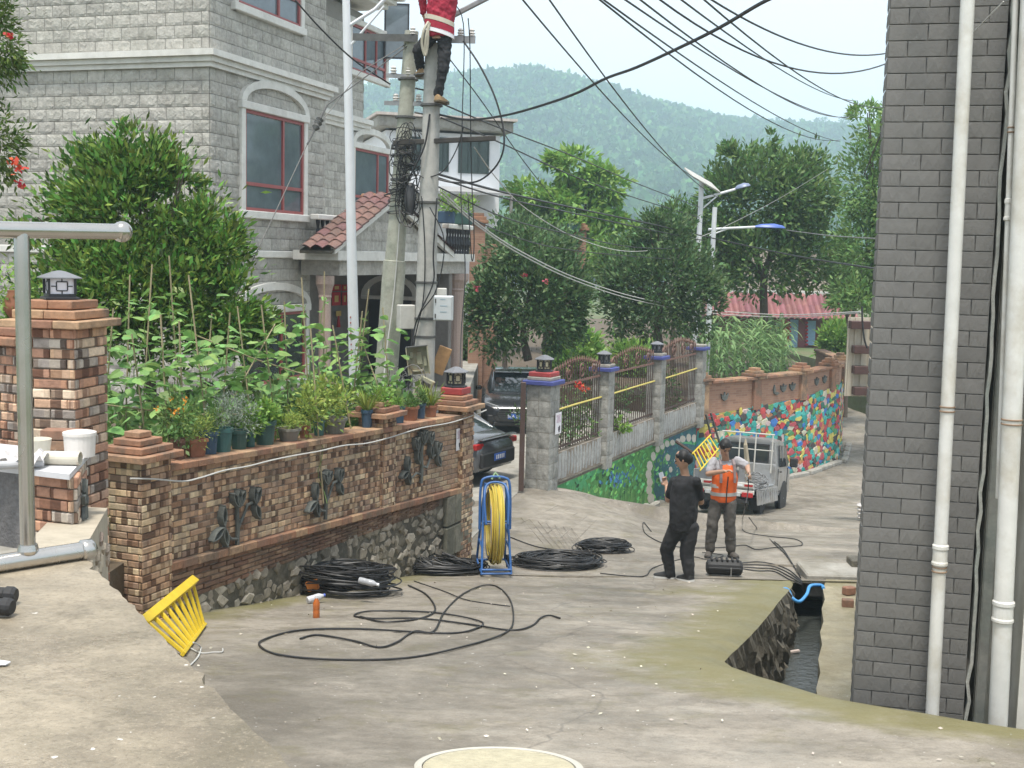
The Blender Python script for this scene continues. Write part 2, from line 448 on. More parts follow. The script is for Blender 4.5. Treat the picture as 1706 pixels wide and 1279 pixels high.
# ---- the sloping concrete road, row by row between its two edges
WA = V((-3.22, 10.2, 0)); WB = V((-.60, 16.5, 0)); UW = (WB - WA).normalized(); NW = V((UW.y, -UW.x, 0)); WLEN = (WB - WA).length
FP = [V((.62, 23.2, 0)), V((2.19, 26.2, 0)), V((3.69, 29.7, 0)), V((5.14, 33.2, 0))]     # fence pillars
FU = (FP[3] - FP[0]).normalized(); FN = V((FU.y, -FU.x, 0))
MW = [V((5.14, 33.2, 0)), V((7.0, 34.6, 0)), V((8.9, 36.3, 0)), V((10.5, 38.4, 0)), V((11.35, 41, 0)), V((11.6, 45, 0))]   # the painted wall
def xl(y):
    if y < 10.0: return -5.2
    if y < 16.75: return WA.x + (y - WA.y) * UW.x / UW.y - .12
    if y < 23.2: return -6.0
    if y < 33.2: return FP[0].x + (y - FP[0].y) * FU.x / FU.y - .2
    if y < 45: return _interp(y, [p.y for p in MW], [p.x for p in MW]) - .2
    return 11.4
def xr(y):
    if y <= 15.25: return _interp(y, [2.0, 5.0, 6.68, 7.5, 8.35, 8.9, 9.3, 15.25], [7.5, 5.2, 2.95, 2.2, 1.80, 1.66, 1.78, 3.72])
    return 26.0
ys = sorted(set([round(2 + .25 * i, 3) for i in range(60)] + [9.99, 10.01, 15.25, 15.26, 16.74, 16.76] + [17 + .4 * i for i in range(80)] + [49 + 3 * i for i in range(8)]))
mb = MB(); nc = 60
for y in ys:
    a, b = xl(y), xr(y)
    for i in range(nc + 1):
        x = a + (b - a) * i / nc; ed = min(1, (b - x) / .25) if y < 15.25 else 1
        mb.v.append((x, y, zg(x, y) - (1 - ed) ** 2 * .05 + random.uniform(-.004, .004)))
for j in range(len(ys) - 1):
    for i in range(nc): q = j * (nc + 1) + i; mb.f.append((q, q + 1, q + nc + 2, q + nc + 1))
road = struct('road', mb, ROADM, smooth=True, fix=False)
at_ = road.data.attributes.new('moss', 'FLOAT', 'POINT'); vals = []
for (x, y, z) in mb.v:                                    # damp edges where moss grows: road lip by the drain, foot of the garden wall
    d1 = (xr(y) - x) if y < 15.3 else 9; d1 = d1 * .75 if y < 9.2 else d1; wq = (V((x, y, 0)) - WA).dot(NW); uq = (V((x, y, 0)) - WA).dot(UW)
    v1 = 1 - sst(.05, 1.3, d1); v2 = (1 - sst(.0, .9, wq)) * .8 if -.5 < uq < WLEN + .3 else 0; v3 = (1 - sst(.3, 1.4, abs(y - 14.0) + abs(x - 2.6) * .8)) * .6
    vals.append(max(v1, v2, v3, .12))
at_.data.foreach_set('value', vals)
t = ROADM.node_tree; N = t.nodes; L = t.links; an = N.new('ShaderNodeAttribute'); an.attribute_name = 'moss'; geo_ = [n for n in N if n.bl_idname == 'ShaderNodeNewGeometry'][0]
nz_ = N.new('ShaderNodeTexNoise'); nz_.inputs['Scale'].default_value = 2.2; nz_.inputs['Detail'].default_value = 8; nz_.inputs['Roughness'].default_value = .7; L.new(geo_.outputs['Position'], nz_.inputs['Vector'])
ad_ = N.new('ShaderNodeMath'); ad_.operation = 'MULTIPLY_ADD'; ad_.inputs[1].default_value = .62; L.new(an.outputs['Fac'], ad_.inputs[0]); L.new(nz_.outputs['Fac'], ad_.inputs[2])
mr_ = N.new('ShaderNodeMapRange'); L.new(ad_.outputs[0], mr_.inputs[0]); mr_.inputs[1].default_value = .62; mr_.inputs[2].default_value = .98; mr_.inputs[4].default_value = .8
mx_ = N.new('ShaderNodeMix'); mx_.data_type = 'RGBA'; bs0 = N['Principled BSDF'].inputs['Base Color']; L.new(bs0.links[0].from_socket, mx_.inputs[6]); mx_.inputs[7].default_value = (.17, .155, .06, 1); L.new(mr_.outputs[0], mx_.inputs[0]); L.new(mx_.outputs[2], bs0)
# broken edge face of the road towards the drain and the house on the right
mb = MB(); ey = [2 + .25 * i for i in range(54)]
top = [(xr(y), y, zg(xr(y), y) - .055) for y in ey]
mb = MB(); ey = [2 + .1 * i for i in range(133)]; _r = random.Random(12); rows_ = []
for k in range(12):
    rows_.append([(xr(y) + (.0 if k == 0 else .015 * k + _r.uniform(-.05, .05)), y, (zg(xr(y), y) - .055) * (1 - k / 11) + -5.1 * (k / 11) + (0 if k == 0 else _r.uniform(-.03, .03))) for y in ey])
mb.loft(rows_, cap=False, closed_sec=False)
part('road_edge', mb, M('drain_wall_rock', (.15, .135, .105), .9, col2=(.075, .068, .05), c2s=4., var=.35, vs=14., bump=.8, bs=20.), road, True, fix=False)
# ---- drain with running water, the walkway beside it
mb = MB(); mb.box((3.3, 12.0, -5.2), (5.0, 10.5, .3)); struct('drain_bed', mb, DARKC)
WATER = M('drain_water', (.05, .055, .05), .12, var=0, bump=.9, bs=9., spec=.6)
mb = MB(); n = 14
for j in range(n + 1):
    y = 8.8 + j * (16.2 - 8.8) / n; xa = xr(min(y, 15.2)) - .1; xb = 3.1 + (y - 8.9) * .262 + .3
    for i in range(7): mb.v.append((xa + (xb - xa) * i / 6, y, -4.62))
for j in range(n):
    for i in range(6): q = j * 7 + i; mb.f.append((q, q + 1, q + 8, q + 7))
struct('water', mb, WATER)
wy = [8.2 + .45 * i for i in range(17)]
_la, _lb = Zp(1362, 1155, -4.12), Zp(1373, 985, -4.12); _lk = (_lb.x - _la.x) / (_lb.y - _la.y)
L0 = [(_la.x + (y - _la.y) * _lk + .02 * sin(y * 7), y, -4.12 + .01 * sin(y * 5)) for y in wy]
mb = MB(); R0 = [(x + 2.6, y, z) for x, y, z in L0]; Lb = [(x + .03, y, -5.1) for x, y, z in L0]
mb.loft([R0, L0, Lb], cap=False, closed_sec=False); struct('walkway', mb, WALKM, fix=False)
# ---- terrace slab the photographer stands on, its drop to the road, and the lower landing behind the railing
TZ = -1.06
_e0, _e1 = Zp(143, 930, TZ), Zp(483, 1279, TZ); _ed = _e1 - _e0
te = [(_e0.x, _e0.y)] + [(_e0.x + _ed.x * k, _e0.y + _ed.y * k) for k in (.25, .5, .75, 1., 1.5, 2.2)] + [(.9, -1.5)]
_r = random.Random(9); t2 = []
for (a_, b_) in zip(te[:-1], te[1:]):
    n_ = max(1, int(math.dist(a_, b_) / .035))
    for i_ in range(n_): f_ = i_ / n_; j_ = _r.gauss(0, .004) + (-.012 if _r.random() < .06 else 0); t2.append((a_[0] + (b_[0] - a_[0]) * f_ + j_, a_[1] + (b_[1] - a_[1]) * f_ + j_ * .6))
poly = t2 + [te[-1]] + [(-6.5, -1.5), (-6.5, 1.0), (-4.2, 1.7), (-2.6, 3.17)]
mb = MB(); mb.prism(poly, -3.6, TZ); struct('terrace', mb, TERM)
mb = MB(); mb.prism([(-1.52, 4.24), (-1.93, 5.3), (-2.44, 6.7), (-7, 6.7), (-7, 1.2), (-4.25, 1.72), (-2.64, 3.19)], -3.6, -1.62); struct('landing', mb, CONC)
# ---- garden behind the brick wall, the house platform, the yard behind the gate, the maize field
WB_ = WB + UW * .1; g0 = WA - NW * .13; g1 = WB_ - NW * .13
mb = MB(); mb.prism([(g0.x, g0.y), (g1.x, g1.y), (-2.6, 18.8), (-3.3, 20.2), (-5, 21), (-14, 24), (-14, 8.5), (-3.4, 8.9)], -6, -2.72); struct('garden_bed', mb, SOIL)
mb = MB(); mb.prism([(-3.32, 20.3), (-3.32, 23.3), (-4.7, 24.0), (-4.7, 26.5), (-3.3, 27.0), (-1.0, 27.5), (-1.0, 36), (-14, 36), (-14, 23.9), (-5, 21.2)], -6, -3.1); struct('house_platform', mb, CONC)
f3 = [p - FN * .15 for p in FP]; 
mb = MB(); mb.prism([(-.86, 16.9), (-.52, 19), (.3, 23.2), (f3[0].x, f3[0].y), (f3[3].x, f3[3].y), (8.6, 37), (11, 44), (11, 80), (-30, 80), (-30, 20), (-4, 20), (-2.6, 17)], -7, -4.44); struct('courtyard', mb, CONC)
mi = [p + V((-.1, .25, 0)) for p in MW]
mb = MB(); mb.prism([(p.x, p.y) for p in mi] + [(11.4, 80), (-6, 80), (-4, 40), (5.1, 34.2)], -7, -3.95); struct('maize_field_ground', mb, SOIL)
mb = MB(); mb.prism([(14, 47), (40, 47), (60, 120), (-60, 120), (-60, 81), (11, 81)], -7, -4.2); struct('valley_floor', mb, GRND)

# ---- wooded hill
rx = [-2600, 0, 400, 740, 820, 900, 970, 1050, 1130, 1200, 1300, 1420, 1560, 1900, 2600, 4200]
ry = [300, 170, 135, 116, 112, 108, 124, 142, 158, 170, 182, 196, 214, 250, 300, 330]
rp = [W(a, b, 430.) for a, b in zip(rx, ry)]
def ridge(x): return _interp(x, [p.x for p in rp], [p.z for p in rp])
def hz(x, y): return 2.1 * (hz1(x / 2.1, y / 2.1) + 4.2) - 4.2
def hz1(x, y):
    R = ridge(x * 430 / max(y, 120)) - 7.5
    t = (y - 150) / 280.
    if t < 0: return -4.2
    h = R * (sst(0, 1.02, t) * .55 + .45 * t) if t <= 1 else R * (1 - .5 * sst(0, 1.6, t - 1))
    return -4.2 + h + sin(x * .04 + y * .021) * 2.2 * min(1, t * 3) + sin(x * .011 - y * .03) * 3 * min(1, t * 3) * (1 - sst(.8, 1., t) * .8)
HILL = M('hill_ground', (.035, .06, .02), .95, var=.3, vs=.2)
mb = MB(); nx, ny = 100, 40
for j in range(ny + 1):
    y = 315 + j * 23
    for i in range(nx + 1): x = -950 + i * 19.; mb.v.append((x, y, hz(x, y)))
for j in range(ny):
    for i in range(nx): q = j * (nx + 1) + i; mb.f.append((q, q + 1, q + nx + 2, q + nx + 1))
struct('hill', mb, HILL, smooth=True, fix=False)
def leaf_quads(P, D, size, aspect, r, fold=.0, up=.35):
    """diamond leaves at P pointing along D; returns verts, faces"""
    n = len(P); D = D / np.linalg.norm(D, axis=1, keepdims=True)
    T = r.normal(size=(n, 3)); T[:, 2] *= .6; T -= D * (T * D).sum(1, keepdims=True); T /= np.linalg.norm(T, axis=1, keepdims=True) + 1e-9
    s = size * r.uniform(.45, 1.35, (n, 1)); wd = s * aspect
    a = P; b = P + D * s * .45 + T * wd * .5; c = P + D * s; d = P + D * s * .45 - T * wd * .5
    if fold:
        Nn = np.cross(D, T); c = c + Nn * s * fold; 
    v = np.stack([a, b, c, d], 1).reshape(-1, 3); return v, np.arange(n * 4).reshape(-1, 4)
r = np.random.default_rng(3)
FOREST = M('forest_leaves', (.075, .18, .05), .9, var=.3, vs=.05, isl=.15, trans=.15)
_t = FOREST.node_tree; _a = _t.nodes.new('ShaderNodeAttribute'); _a.attribute_name = 'crown_tone'; _h = _t.nodes.new('ShaderNodeMix'); _h.data_type = 'RGBA'; _h.blend_type = 'MULTIPLY'; _h.inputs[0].default_value = 1; _b = _t.nodes['Principled BSDF'].inputs['Base Color']; _t.links.new(_b.links[0].from_socket, _h.inputs[6]); _t.links.new(_a.outputs['Color'], _h.inputs[7]); _t.links.new(_h.outputs[2], _b)
def tones(me, per, r_, k):
    v_ = np.repeat(r_.uniform(.6, 1.45, (k, 1)) * (1 + r_.uniform(-.12, .12, (k, 3))), per, 0); a_ = me.attributes.new('crown_tone', 'FLOAT_COLOR', 'POINT'); a_.data.foreach_set('color', np.hstack([v_, np.ones((len(v_), 1))]).astype(np.float32).ravel())
pts = []
for _ in range(17000):
    y = 320 + 610 * r.random() ** .85; x = r.uniform(-.30, .46) * y
    pts.append((x, y))
P = []; D = []; Z = []
for (x, y) in pts:
    R = r.uniform(2.4, 6.2); n = 26; d = r.normal(size=(n, 3)); d[:, 2] = np.abs(d[:, 2]) * 1.1 - .1; d /= np.linalg.norm(d, axis=1, keepdims=True)
    c = np.array((x, y, hz(x, y) + R * .7)); P.append(c + d * R * r.uniform(.45, .85, (n, 1)) * np.array((1, 1, 1.05))); D.append(d + r.normal(size=(n, 3)) * .5); Z.append(np.full(n, R * .6))
P = np.vstack(P); D = np.vstack(D); Z = np.concatenate(Z)[:, None]
v, f = leaf_quads(P, D, Z, .95, r)
_m = np_mesh('hillside_forest', v, f, FOREST); tones(_m, 26 * 4, r, len(pts)); o = part('hillside_forest', _m, None, None, True); tag(o, 'hazy green forest covering the far hillside', 'forest', kind='stuff')
# taller trees breaking the ridge line
P = []; D = []; Z = []
tr = MB()
for k in range(70):
    px = 690 + r.random() * 800; q = W(px, 100, 900.); x = q.x; y = 900 + r.uniform(-25, 8); H = r.uniform(6, 16); z0 = hz(x, y)
    tr.tube([(x, y, z0), (x + .3, y, z0 + H * .85)], [.35, .1], 4); n = int(30 + H * 9)
    h = r.uniform(.4, 1, n); ang = r.uniform(0, 2 * pi, n); rad = r.uniform(.1, 1, n) * H * .33 * np.sin(np.clip((h - .3) * 4, .3, pi * .85))
    P.append(np.stack([x + np.cos(ang) * rad, y + np.sin(ang) * rad, z0 + h * H], 1)); D.append(r.normal(size=(n, 3))); Z.append(np.full(n, 1.7))
P = np.vstack(P); D = np.vstack(D); v, f = leaf_quads(P, D, np.concatenate(Z)[:, None], .7, r)
_m = np_mesh('ridge_trees', v, f, FOREST); tones(_m, 1, r, len(v)); o = part('ridge_trees', _m, None, None, True); tag(o, 'ragged trees standing out along the hill ridge', 'trees', kind='stuff')
# ---- the air
hb = MB(); hb.box((0, 600, 92), (2000, 2000, 201)); hz_m = bpy.data.materials.new('haze_air'); hz_m.use_nodes = True; t = hz_m.node_tree; t.nodes.clear()
om = t.nodes.new('ShaderNodeOutputMaterial'); pv = t.nodes.new('ShaderNodeVolumePrincipled')
pv.inputs['Color'].default_value = (.66, .85, 1.0, 1); pv.inputs['Density'].default_value = .00098; pv.inputs['Anisotropy'].default_value = .1
t.links.new(pv.outputs[0], om.inputs['Volume'])
hzo = part('haze', hb, hz_m, None, True); tag(hzo, 'thin pale blue haze over the valley', 'haze', kind='stuff')
# ================================================================ MASONRY
BRAMP = [(.40, .255, .165), (.44, .315, .205), (.37, .235, .155), (.46, .35, .235), (.34, .225, .155), (.47, .37, .26), (.41, .275, .18), (.30, .205, .15)]
BRICK = M('kiln_brick', (1, 1, 1), .85, ramp=BRAMP, cells=4., var=.22, vs=30., bump=.3, bs=70., col2=(.13, .105, .08), c2s=2.2, c2lo=.5, c2hi=.95)
BRICKR = M('kiln_brick_far', (1, 1, 1), .85, ramp=BRAMP, isl=1., var=.4, vs=24., bump=.3, bs=70., col2=(.13, .105, .08), c2s=2.2, c2lo=.5, c2hi=.95)
BRICKC = M('cap_brick', (1, 1, 1), .85, ramp=[(.33, .17, .10), (.38, .22, .13), (.27, .14, .09), (.42, .27, .16)], var=.25, vs=25., bump=.3, bs=70., col2=(.17, .12, .085), c2s=3.)
MORT = M('mortar', (.27, .225, .18), .95, var=.25, vs=14., bump=.4, bs=60., col2=(.15, .12, .09), c2s=2.)
FLASH = M('damp_brick', (1, 1, 1), .9, ramp=[(.23, .13, .085), (.27, .16, .10), (.19, .105, .07), (.31, .20, .13)], var=.35, vs=12., bump=.4, bs=50., col2=(.07, .06, .045), c2s=1.6, c2lo=.42, c2hi=.75)
RUBM = M('rubble_stone', (1, 1, 1), .9, ramp=[(.36, .32, .26), (.27, .24, .19), (.42, .38, .31), (.19, .17, .13), (.32, .285, .23)], var=.35, vs=14., bump=.7, bs=22., col2=(.08, .07, .05), c2s=2.5, c2lo=.5, c2hi=.8)
bm_ = [brick_mesh('brick', BRICK)]; bmR = [brick_mesh('brick_rest', BRICKR)]; bmC = [brick_mesh('cap_piece', BRICKC, .08)]; bmF = [brick_mesh('plinth_brick', FLASH)]

def stone_mesh(name, mat, seed, n=7, ins=.72):
    r = random.Random(seed); mb = MB(); rings = []
    ang = sorted((i + r.uniform(-.3, .3)) * 2 * pi / n for i in range(n))
    base = [((.5 + r.uniform(-.09, .03)) * cos(a) * 1.12, (.5 + r.uniform(-.09, .03)) * sin(a) * 1.12) for a in ang]
    base = [(max(-.5, min(.5, x)), max(-.5, min(.5, y))) for x, y in base]
    mb.loft([[(x, y, 0) for x, y in base], [(x * .99, y * .99, .55) for x, y in base], [(x * ins + r.uniform(-.04, .04), y * ins + r.uniform(-.04, .04), 1 + r.uniform(-.15, .1)) for x, y in base]], cap=False)
    k = len(mb.v); mb.f.append(tuple(range(k - n, k))); return fixn(mb.mesh(name, mat))

# ---- the long brick garden wall with potted plants on top
gw = thing('garden_wall', 'long brown brick garden wall with pot-lined coping and stone foot', 'wall', (WA.x, WA.y, zg(WA.x, WA.y)))
def wz(kind, u):                                         # heights along the wall
    t = u / WLEN
    return {'cop': -1.93 + t * -.27, 'led': -2.82 + t * -.40, 'stone': -3.22 + t * -.14, 'gnd': 0}[kind]
def wp(u, z, n=0.): q = WA + UW * u + NW * n; return V((q.x, q.y, z))
tilt = (wp(WLEN, wz('cop', WLEN)) - wp(0, wz('cop', 0))).normalized(); VU = tilt.cross(-NW).normalized(); VU = VU if VU.z > 0 else -VU
core = MB(); core.loft([[wp(u, wz('cop', u) - .02, -.12), wp(u, wz('cop', u) - .02, 0), wp(u, -5.2, 0), wp(u, -5.2, -.12)] for u in (.0, WLEN * .5, WLEN)]); core_o = part('wall_core', core, MORT, gw, True)
pc = Pieces()
tl2 = (wp(WLEN, wz('led', WLEN)) - wp(0, wz('led', 0))).normalized(); 
# panel courses between the pilasters, following the fall of the coping
for (ua, ub) in ((.36, 4.33), (4.62, WLEN - .30)):
    nr = 14
    for k in range(nr):
        f0 = k / nr; u = ua - (.12 if k % 2 else 0)
        while u < ub:
            a, b = max(u, ua), min(u + .24, ub)
            if b - a > .03:
                um = (a + b) / 2; z0 = wz('led', um) + .05; z1 = wz('cop', um) - .02; hh = (z1 - z0) / nr
                pc.L.append((wp(um, z0 + (k + .5) * hh, -.012 + random.uniform(-.003, .003)), tilt, UP, NW, b - a - .009, hh - .009, .022, 0))
            u += .24
pc.emit('brick', bm_, gw, 300, key=lambda q: q[0].y, rest_name='far_bricks', mat=BRICKR)
# pilasters
for (ua, ub, up) in ((0, 0, 0), (4.33, 4.62, .0), (WLEN - .30, WLEN + .04, .0)):
    if ub <= ua: continue
    pb = MB(); pb.loft([[wp(u, wz('cop', u) - .02, -.1), wp(u, wz('cop', u) - .02, .045), wp(u, wz('led', u) - .02, .045), wp(u, wz('led', u) - .02, -.1)] for u in (ua, ub)])
    pil = part('pilaster', pb, MORT, gw, True); pq = Pieces()
    pq.course(wp(ua, wz('led', ua), .04), UW, UP, NW, ub - ua, wz('cop', ua) - wz('led', ua) - .03, .24, .066, d=.02)
    pq.course(wp(ua, wz('led', ua), -.01), NW, UP, -UW, .055, wz('cop', ua) - wz('led', ua) - .03, .24, .066, d=.012)
    pq.emit('brick', bm_, pil)
# projecting string course, plinth bricks, coping
def strip(name, mat, zf, h, n0, n1, nseg=28, gap=.006, u0=.3, u1=None):
    u1 = u1 or WLEN + .02; st = (u1 - u0) / nseg
    for k in range(nseg):
        a = u0 + k * st + gap / 2; b = u0 + (k + 1) * st - gap / 2; mb = MB(); j = random.uniform(-.004, .004)
        mb.box(wp((a + b) / 2, zf((a + b) / 2) + h / 2 + j * .5, (n0 + n1) / 2 + j), (b - a, n1 - n0, h), tilt, NW, UP, bev=.006); part(name, mb, mat, gw, True)
strip('coping_brick', BRICKC, lambda u: wz('cop', u) - .02, .062, -.30, .075)
strip('string_course_brick', BRICKC, lambda u: wz('led', u) - .03, .075, -.05, .07)
pf = Pieces()
for k in range(6):
    u = .3 - (.12 if k % 2 else 0)
    while u < WLEN - .05:
        um = u + .12; zt = wz('led', um) - .035; zb = wz('stone', um) + .02; hh = (zt - zb) / 6
        if hh > .02: pf.L.append((wp(um, zb + (k + .5) * hh, -.01 + random.uniform(-.004, .004)), tl2, UP, NW, .23, max(.03, hh - .01), .03, 0))
        u += .24
pf.emit('plinth_brick', bmF, gw, 220, key=lambda q: q[0].y)
bk0 = MB(); bk0.loft([[wp(u, wz('stone', u) + .03, -.05), wp(u, wz('stone', u) + .03, .004), wp(u, -5., .004), wp(u, -5., -.05)] for u in (.2, WLEN * .5, WLEN)]); part('footing', bk0, DARKC, gw, True)
sm = [stone_mesh('rubble_stone', RUBM, 40 + i, 4 + i % 3) for i in range(8)]; ps = Pieces()
u = .05
for row in range(9):
    u = .05 + random.uniform(0, .1)
    while u < WLEN + .1:
        ww = random.uniform(.08, .22); z1 = wz('stone', u) + .04 - row * .105; hh = random.uniform(.085, .13)
        if z1 > zg((wp(u, 0)).x, wp(u, 0).y) - .05:
            ps.L.append((wp(u + ww / 2, z1 - hh / 2 + random.uniform(-.03, .03), -.015 + random.uniform(-.015, .01)), (UW + UP * random.uniform(-.25, .25)).normalized(), UP, NW, ww * 1.2, hh * 1.25, random.uniform(.018, .045), 0))
        u += ww
ps.emit('rubble_stone', sm, gw, 300, key=lambda q: q[0].y)
DARKB = M('mossy_block', (.15, .145, .11), .9, col2=(.24, .225, .18), c2s=4., var=.3, vs=12., bump=.6, bs=20.)
# grey block patch near the far end
for i in range(3):
    for j in range(2):
        mb = MB(); mb.box(wp(WLEN - .62 + i * .27, -3.42 - j * .42, .0), (.255, .14, .4), UW, NW, UP, bev=.012); part('concrete_block', mb, DARKB, gw, True)
# ---- brick pier (parts of the wall): stepped caps
def pier(parent, c, half, z0, z1, U, N_, courses, cap, capmat=BRICKC, bmesh_=None, bw=.24, mort=MORT, nm='pier', both=True):
    mb = MB(); mb.box((c.x, c.y, (z0 + z1) / 2), (half * 2 - .03, half * 2 - .03, z1 - z0), U, N_, UP); p = part(nm, mb, mort, parent, True); q = Pieces()
    fr = c + V((0, 0, z0))
    for (O, A, B) in ((fr + N_ * (half - .02) - U * half, U, N_), (fr - U * (half - .02) - N_ * half, N_, -U), (fr + U * (half - .02) - N_ * half, N_, U)):
        q.course(O, A, UP, B, half * 2, z1 - z0, bw, courses, d=.022, off=.5)
    q.emit('brick', bmesh_ or bm_, p, 400)
    z = z1
    for (hw, h) in cap:
        nn = max(1, round(hw * 2 / .2)); cmesh = MB(); 
        for i in range(nn):
            m2 = MB(); a = -hw + 2 * hw * i / nn; b = a + 2 * hw / nn; m2.box(V((c.x, c.y, z + h / 2)) + U * ((a + b) / 2), (b - a - .005, hw * 2, h - .006), U, N_, UP, bev=.006); part('cap_brick', m2, capmat, p, True)
        z += h
    return p, z
pc0 = WA + UW * .17 - NW * .12
pier(gw, V((pc0.x, pc0.y, 0)), .20, -3.5, wz('cop', 0) + .10, UW, NW, .063, [(.28, .065), (.215, .062), (.15, .06), (.085, .058)])
pm_ = WA + UW * 4.47 - NW * .12
pier(gw, V((pm_.x, pm_.y, 0)), .17, wz('cop', 4.47) + .03, wz('cop', 4.47) + .16, UW, NW, .063, [(.27, .065), (.2, .062), (.13, .06)])
pe_ = WA + UW * (WLEN - .12) - NW * .12
_, ztop_end = pier(gw, V((pe_.x, pe_.y, 0)), .19, -4.6, wz('cop', WLEN) + .10, UW, NW, .063, [(.3, .07), (.23, .065), (.17, .06)])
# ---- tile flower ornaments set in the wall panels
SLATE = M('grey_tile', (.115, .125, .115), .75, var=.3, vs=20., bump=.3, bs=50., rnd=.25)
def petal(parent, u, z, L, wd, ang):
    """an open leaf-shaped loop of two curved roof tiles standing out of the wall"""
    mb = MB(); n = 9; D = UW * sin(ang) + UP * cos(ang); T = UW * cos(ang) - UP * sin(ang); c = wp(u, z, .0)
    for sgn in (-1, 1):
        sec = []
        for i in range(n):
            t = i / (n - 1); q = c + D * L * t + T * sgn * wd * sin(pi * t) ** .8; q2 = c + D * (L * t) + T * sgn * (wd * sin(pi * t) ** .8 - .011)
            sec.append([q - NW * .01, q + NW * .075, q2 + NW * .075, q2 - NW * .01])
        mb.loft(sec)
    return mb
def ornament(u, z, sc, kind, label):
    t = thing('tile_flower_relief', label, 'wall relief', wp(u, z, 0), 0, 'tile flower reliefs on the garden wall')
    def stem(pts, r=.016):
        s = MB(); q = [wp(u + a * sc, z + b * sc, .035) for a, b in pts]; s.tube(q, r, 6); part('stem', s, SLATE, t, True)
    def bunch(a, b, angs, L=.17):
        for g in angs: part('petal', petal(t, u + a * sc, z + b * sc, L * sc, .036 * sc, g), SLATE, t, True)
    if kind == 0:
        stem([(0, -.32), (.01, -.15), (0, .02), (0, .1)], .022); stem([(.02, -.12), (.1, -.02), (.16, .07), (.24, .08)]); stem([(-.01, -.22), (-.1, -.2), (-.18, -.12), (-.22, -.05)])
        bunch(0, .08, (-.55, 0, .55)); bunch(.26, .06, (-.1, .5, 2.7)); bunch(-.23, -.06, (.0, -2.1, 2.9), .2)
    else:
        stem([(0, -.3), (.02, -.12), (0, .05), (.02, .18)], .024); stem([(0, -.2), (-.12, -.16), (-.25, -.2), (-.34, -.1)]); stem([(.02, -.1), (.14, -.14), (.24, -.02), (.36, -.02)])
        bunch(.02, .16, (-.5, 0, .5)); bunch(-.14, .1, (-.4, .2, 2.8)); bunch(-.36, -.1, (0, -1.9, 2.9)); bunch(.2, .12, (-.2, .4, 2.9)); bunch(.38, -.02, (0, .7, 2.6))
    return t
def wall_uv(px, py):
    q = on_plane(px, py, wp(0, 0), NW); return (q - wp(0, 0)).dot(UW), q.z
u_, z_ = wall_uv(390, 858); ornament(u_, z_, 1.05, 0, 'tile flower relief nearest the big stepped brick pier')
u_, z_ = wall_uv(538, 818); ornament(u_, z_, .98, 0, 'tile flower relief in the middle of the garden wall')
u_, z_ = wall_uv(698, 762); ornament(u_, z_, 1.1, 1, 'wide tile flower relief near the white notice on the garden wall')
PAPER = M('paper', (.78, .77, .8), .8, var=.04)
INK = M('dark_ink', (.06, .05, .07), .8, var=.1); PINK = M('pink_ink', (.45, .25, .35), .8)
def notice(c, U, N_, w_, h_, label):
    t = thing('paper_notice', label, 'notice', c)
    mb = MB(); mb.box(c + N_ * .006, (w_, h_, .006), U, UP, N_); part('sheet', mb, PAPER, t, True)
    mb = MB()
    for k in range(7): mb.box(c + N_ * .011 + UP * (h_ * (.38 - k * .055)) + U * (random.uniform(-.04, .02) * w_), (w_ * random.uniform(.5, .8), h_ * .018, .002), U, UP, N_)
    part('printed_lines', mb, PINK, t, True, kind='stuff')
    mb = MB()
    for k, (a, b, s_) in enumerate(((.02, -.26, .1), (.2, -.24, .13), (.12, -.33, .12))): mb.box(c + N_ * (.0105 + k * .0006) + U * a * w_ + UP * b * h_, (s_ * w_ * 1.4, s_ * h_ * 1.7, .002), U, UP, N_)
    part('printed_picture', mb, INK, t, True, kind='stuff')
u_, z_ = wall_uv(762, 731); notice(wp(u_, z_, .02), UW, NW, .18, .30, 'white paper notice pasted on the far end of the garden wall')

# ---- the stone-tiled fence with four pillars, iron panels and the green mural below
GST = M('grey_stone_tile', (.33, .325, .30), .8, col2=(.22, .22, .2), c2s=5., var=.25, vs=16., bump=.6, bs=40., rnd=.1)
GSTL = M('pale_stone_tile', (.40, .40, .385), .8, col2=(.3, .3, .28), c2s=5., var=.22, vs=16., bump=.6, bs=40., rnd=.1)
BLUE = M('blue_paint', (.06, .075, .26), .6, var=.2); REDP = M('red_paint', (.34, .05, .05), .6, var=.2)
sf = thing('stone_fence', 'grey stone-tiled fence with four blue-capped pillars above the green mural', 'fence', (FP[0].x, FP[0].y, -4.5))
gt = [rough_tile_mesh('stone_tile', GST, 70 + i, 4, 4, .35) for i in range(3)]; gtl = [rough_tile_mesh('stone_tile_pale', GSTL, 80 + i, 4, 4, .35) for i in range(3)]
def fp(a, z, n=0.): q = FP[0] + FU * a + FN * n; return V((q.x, q.y, z))
FA = [(p - FP[0]).dot(FU) for p in FP]; FTOP = -2.44; FLED = -3.88; FBOT = -4.46
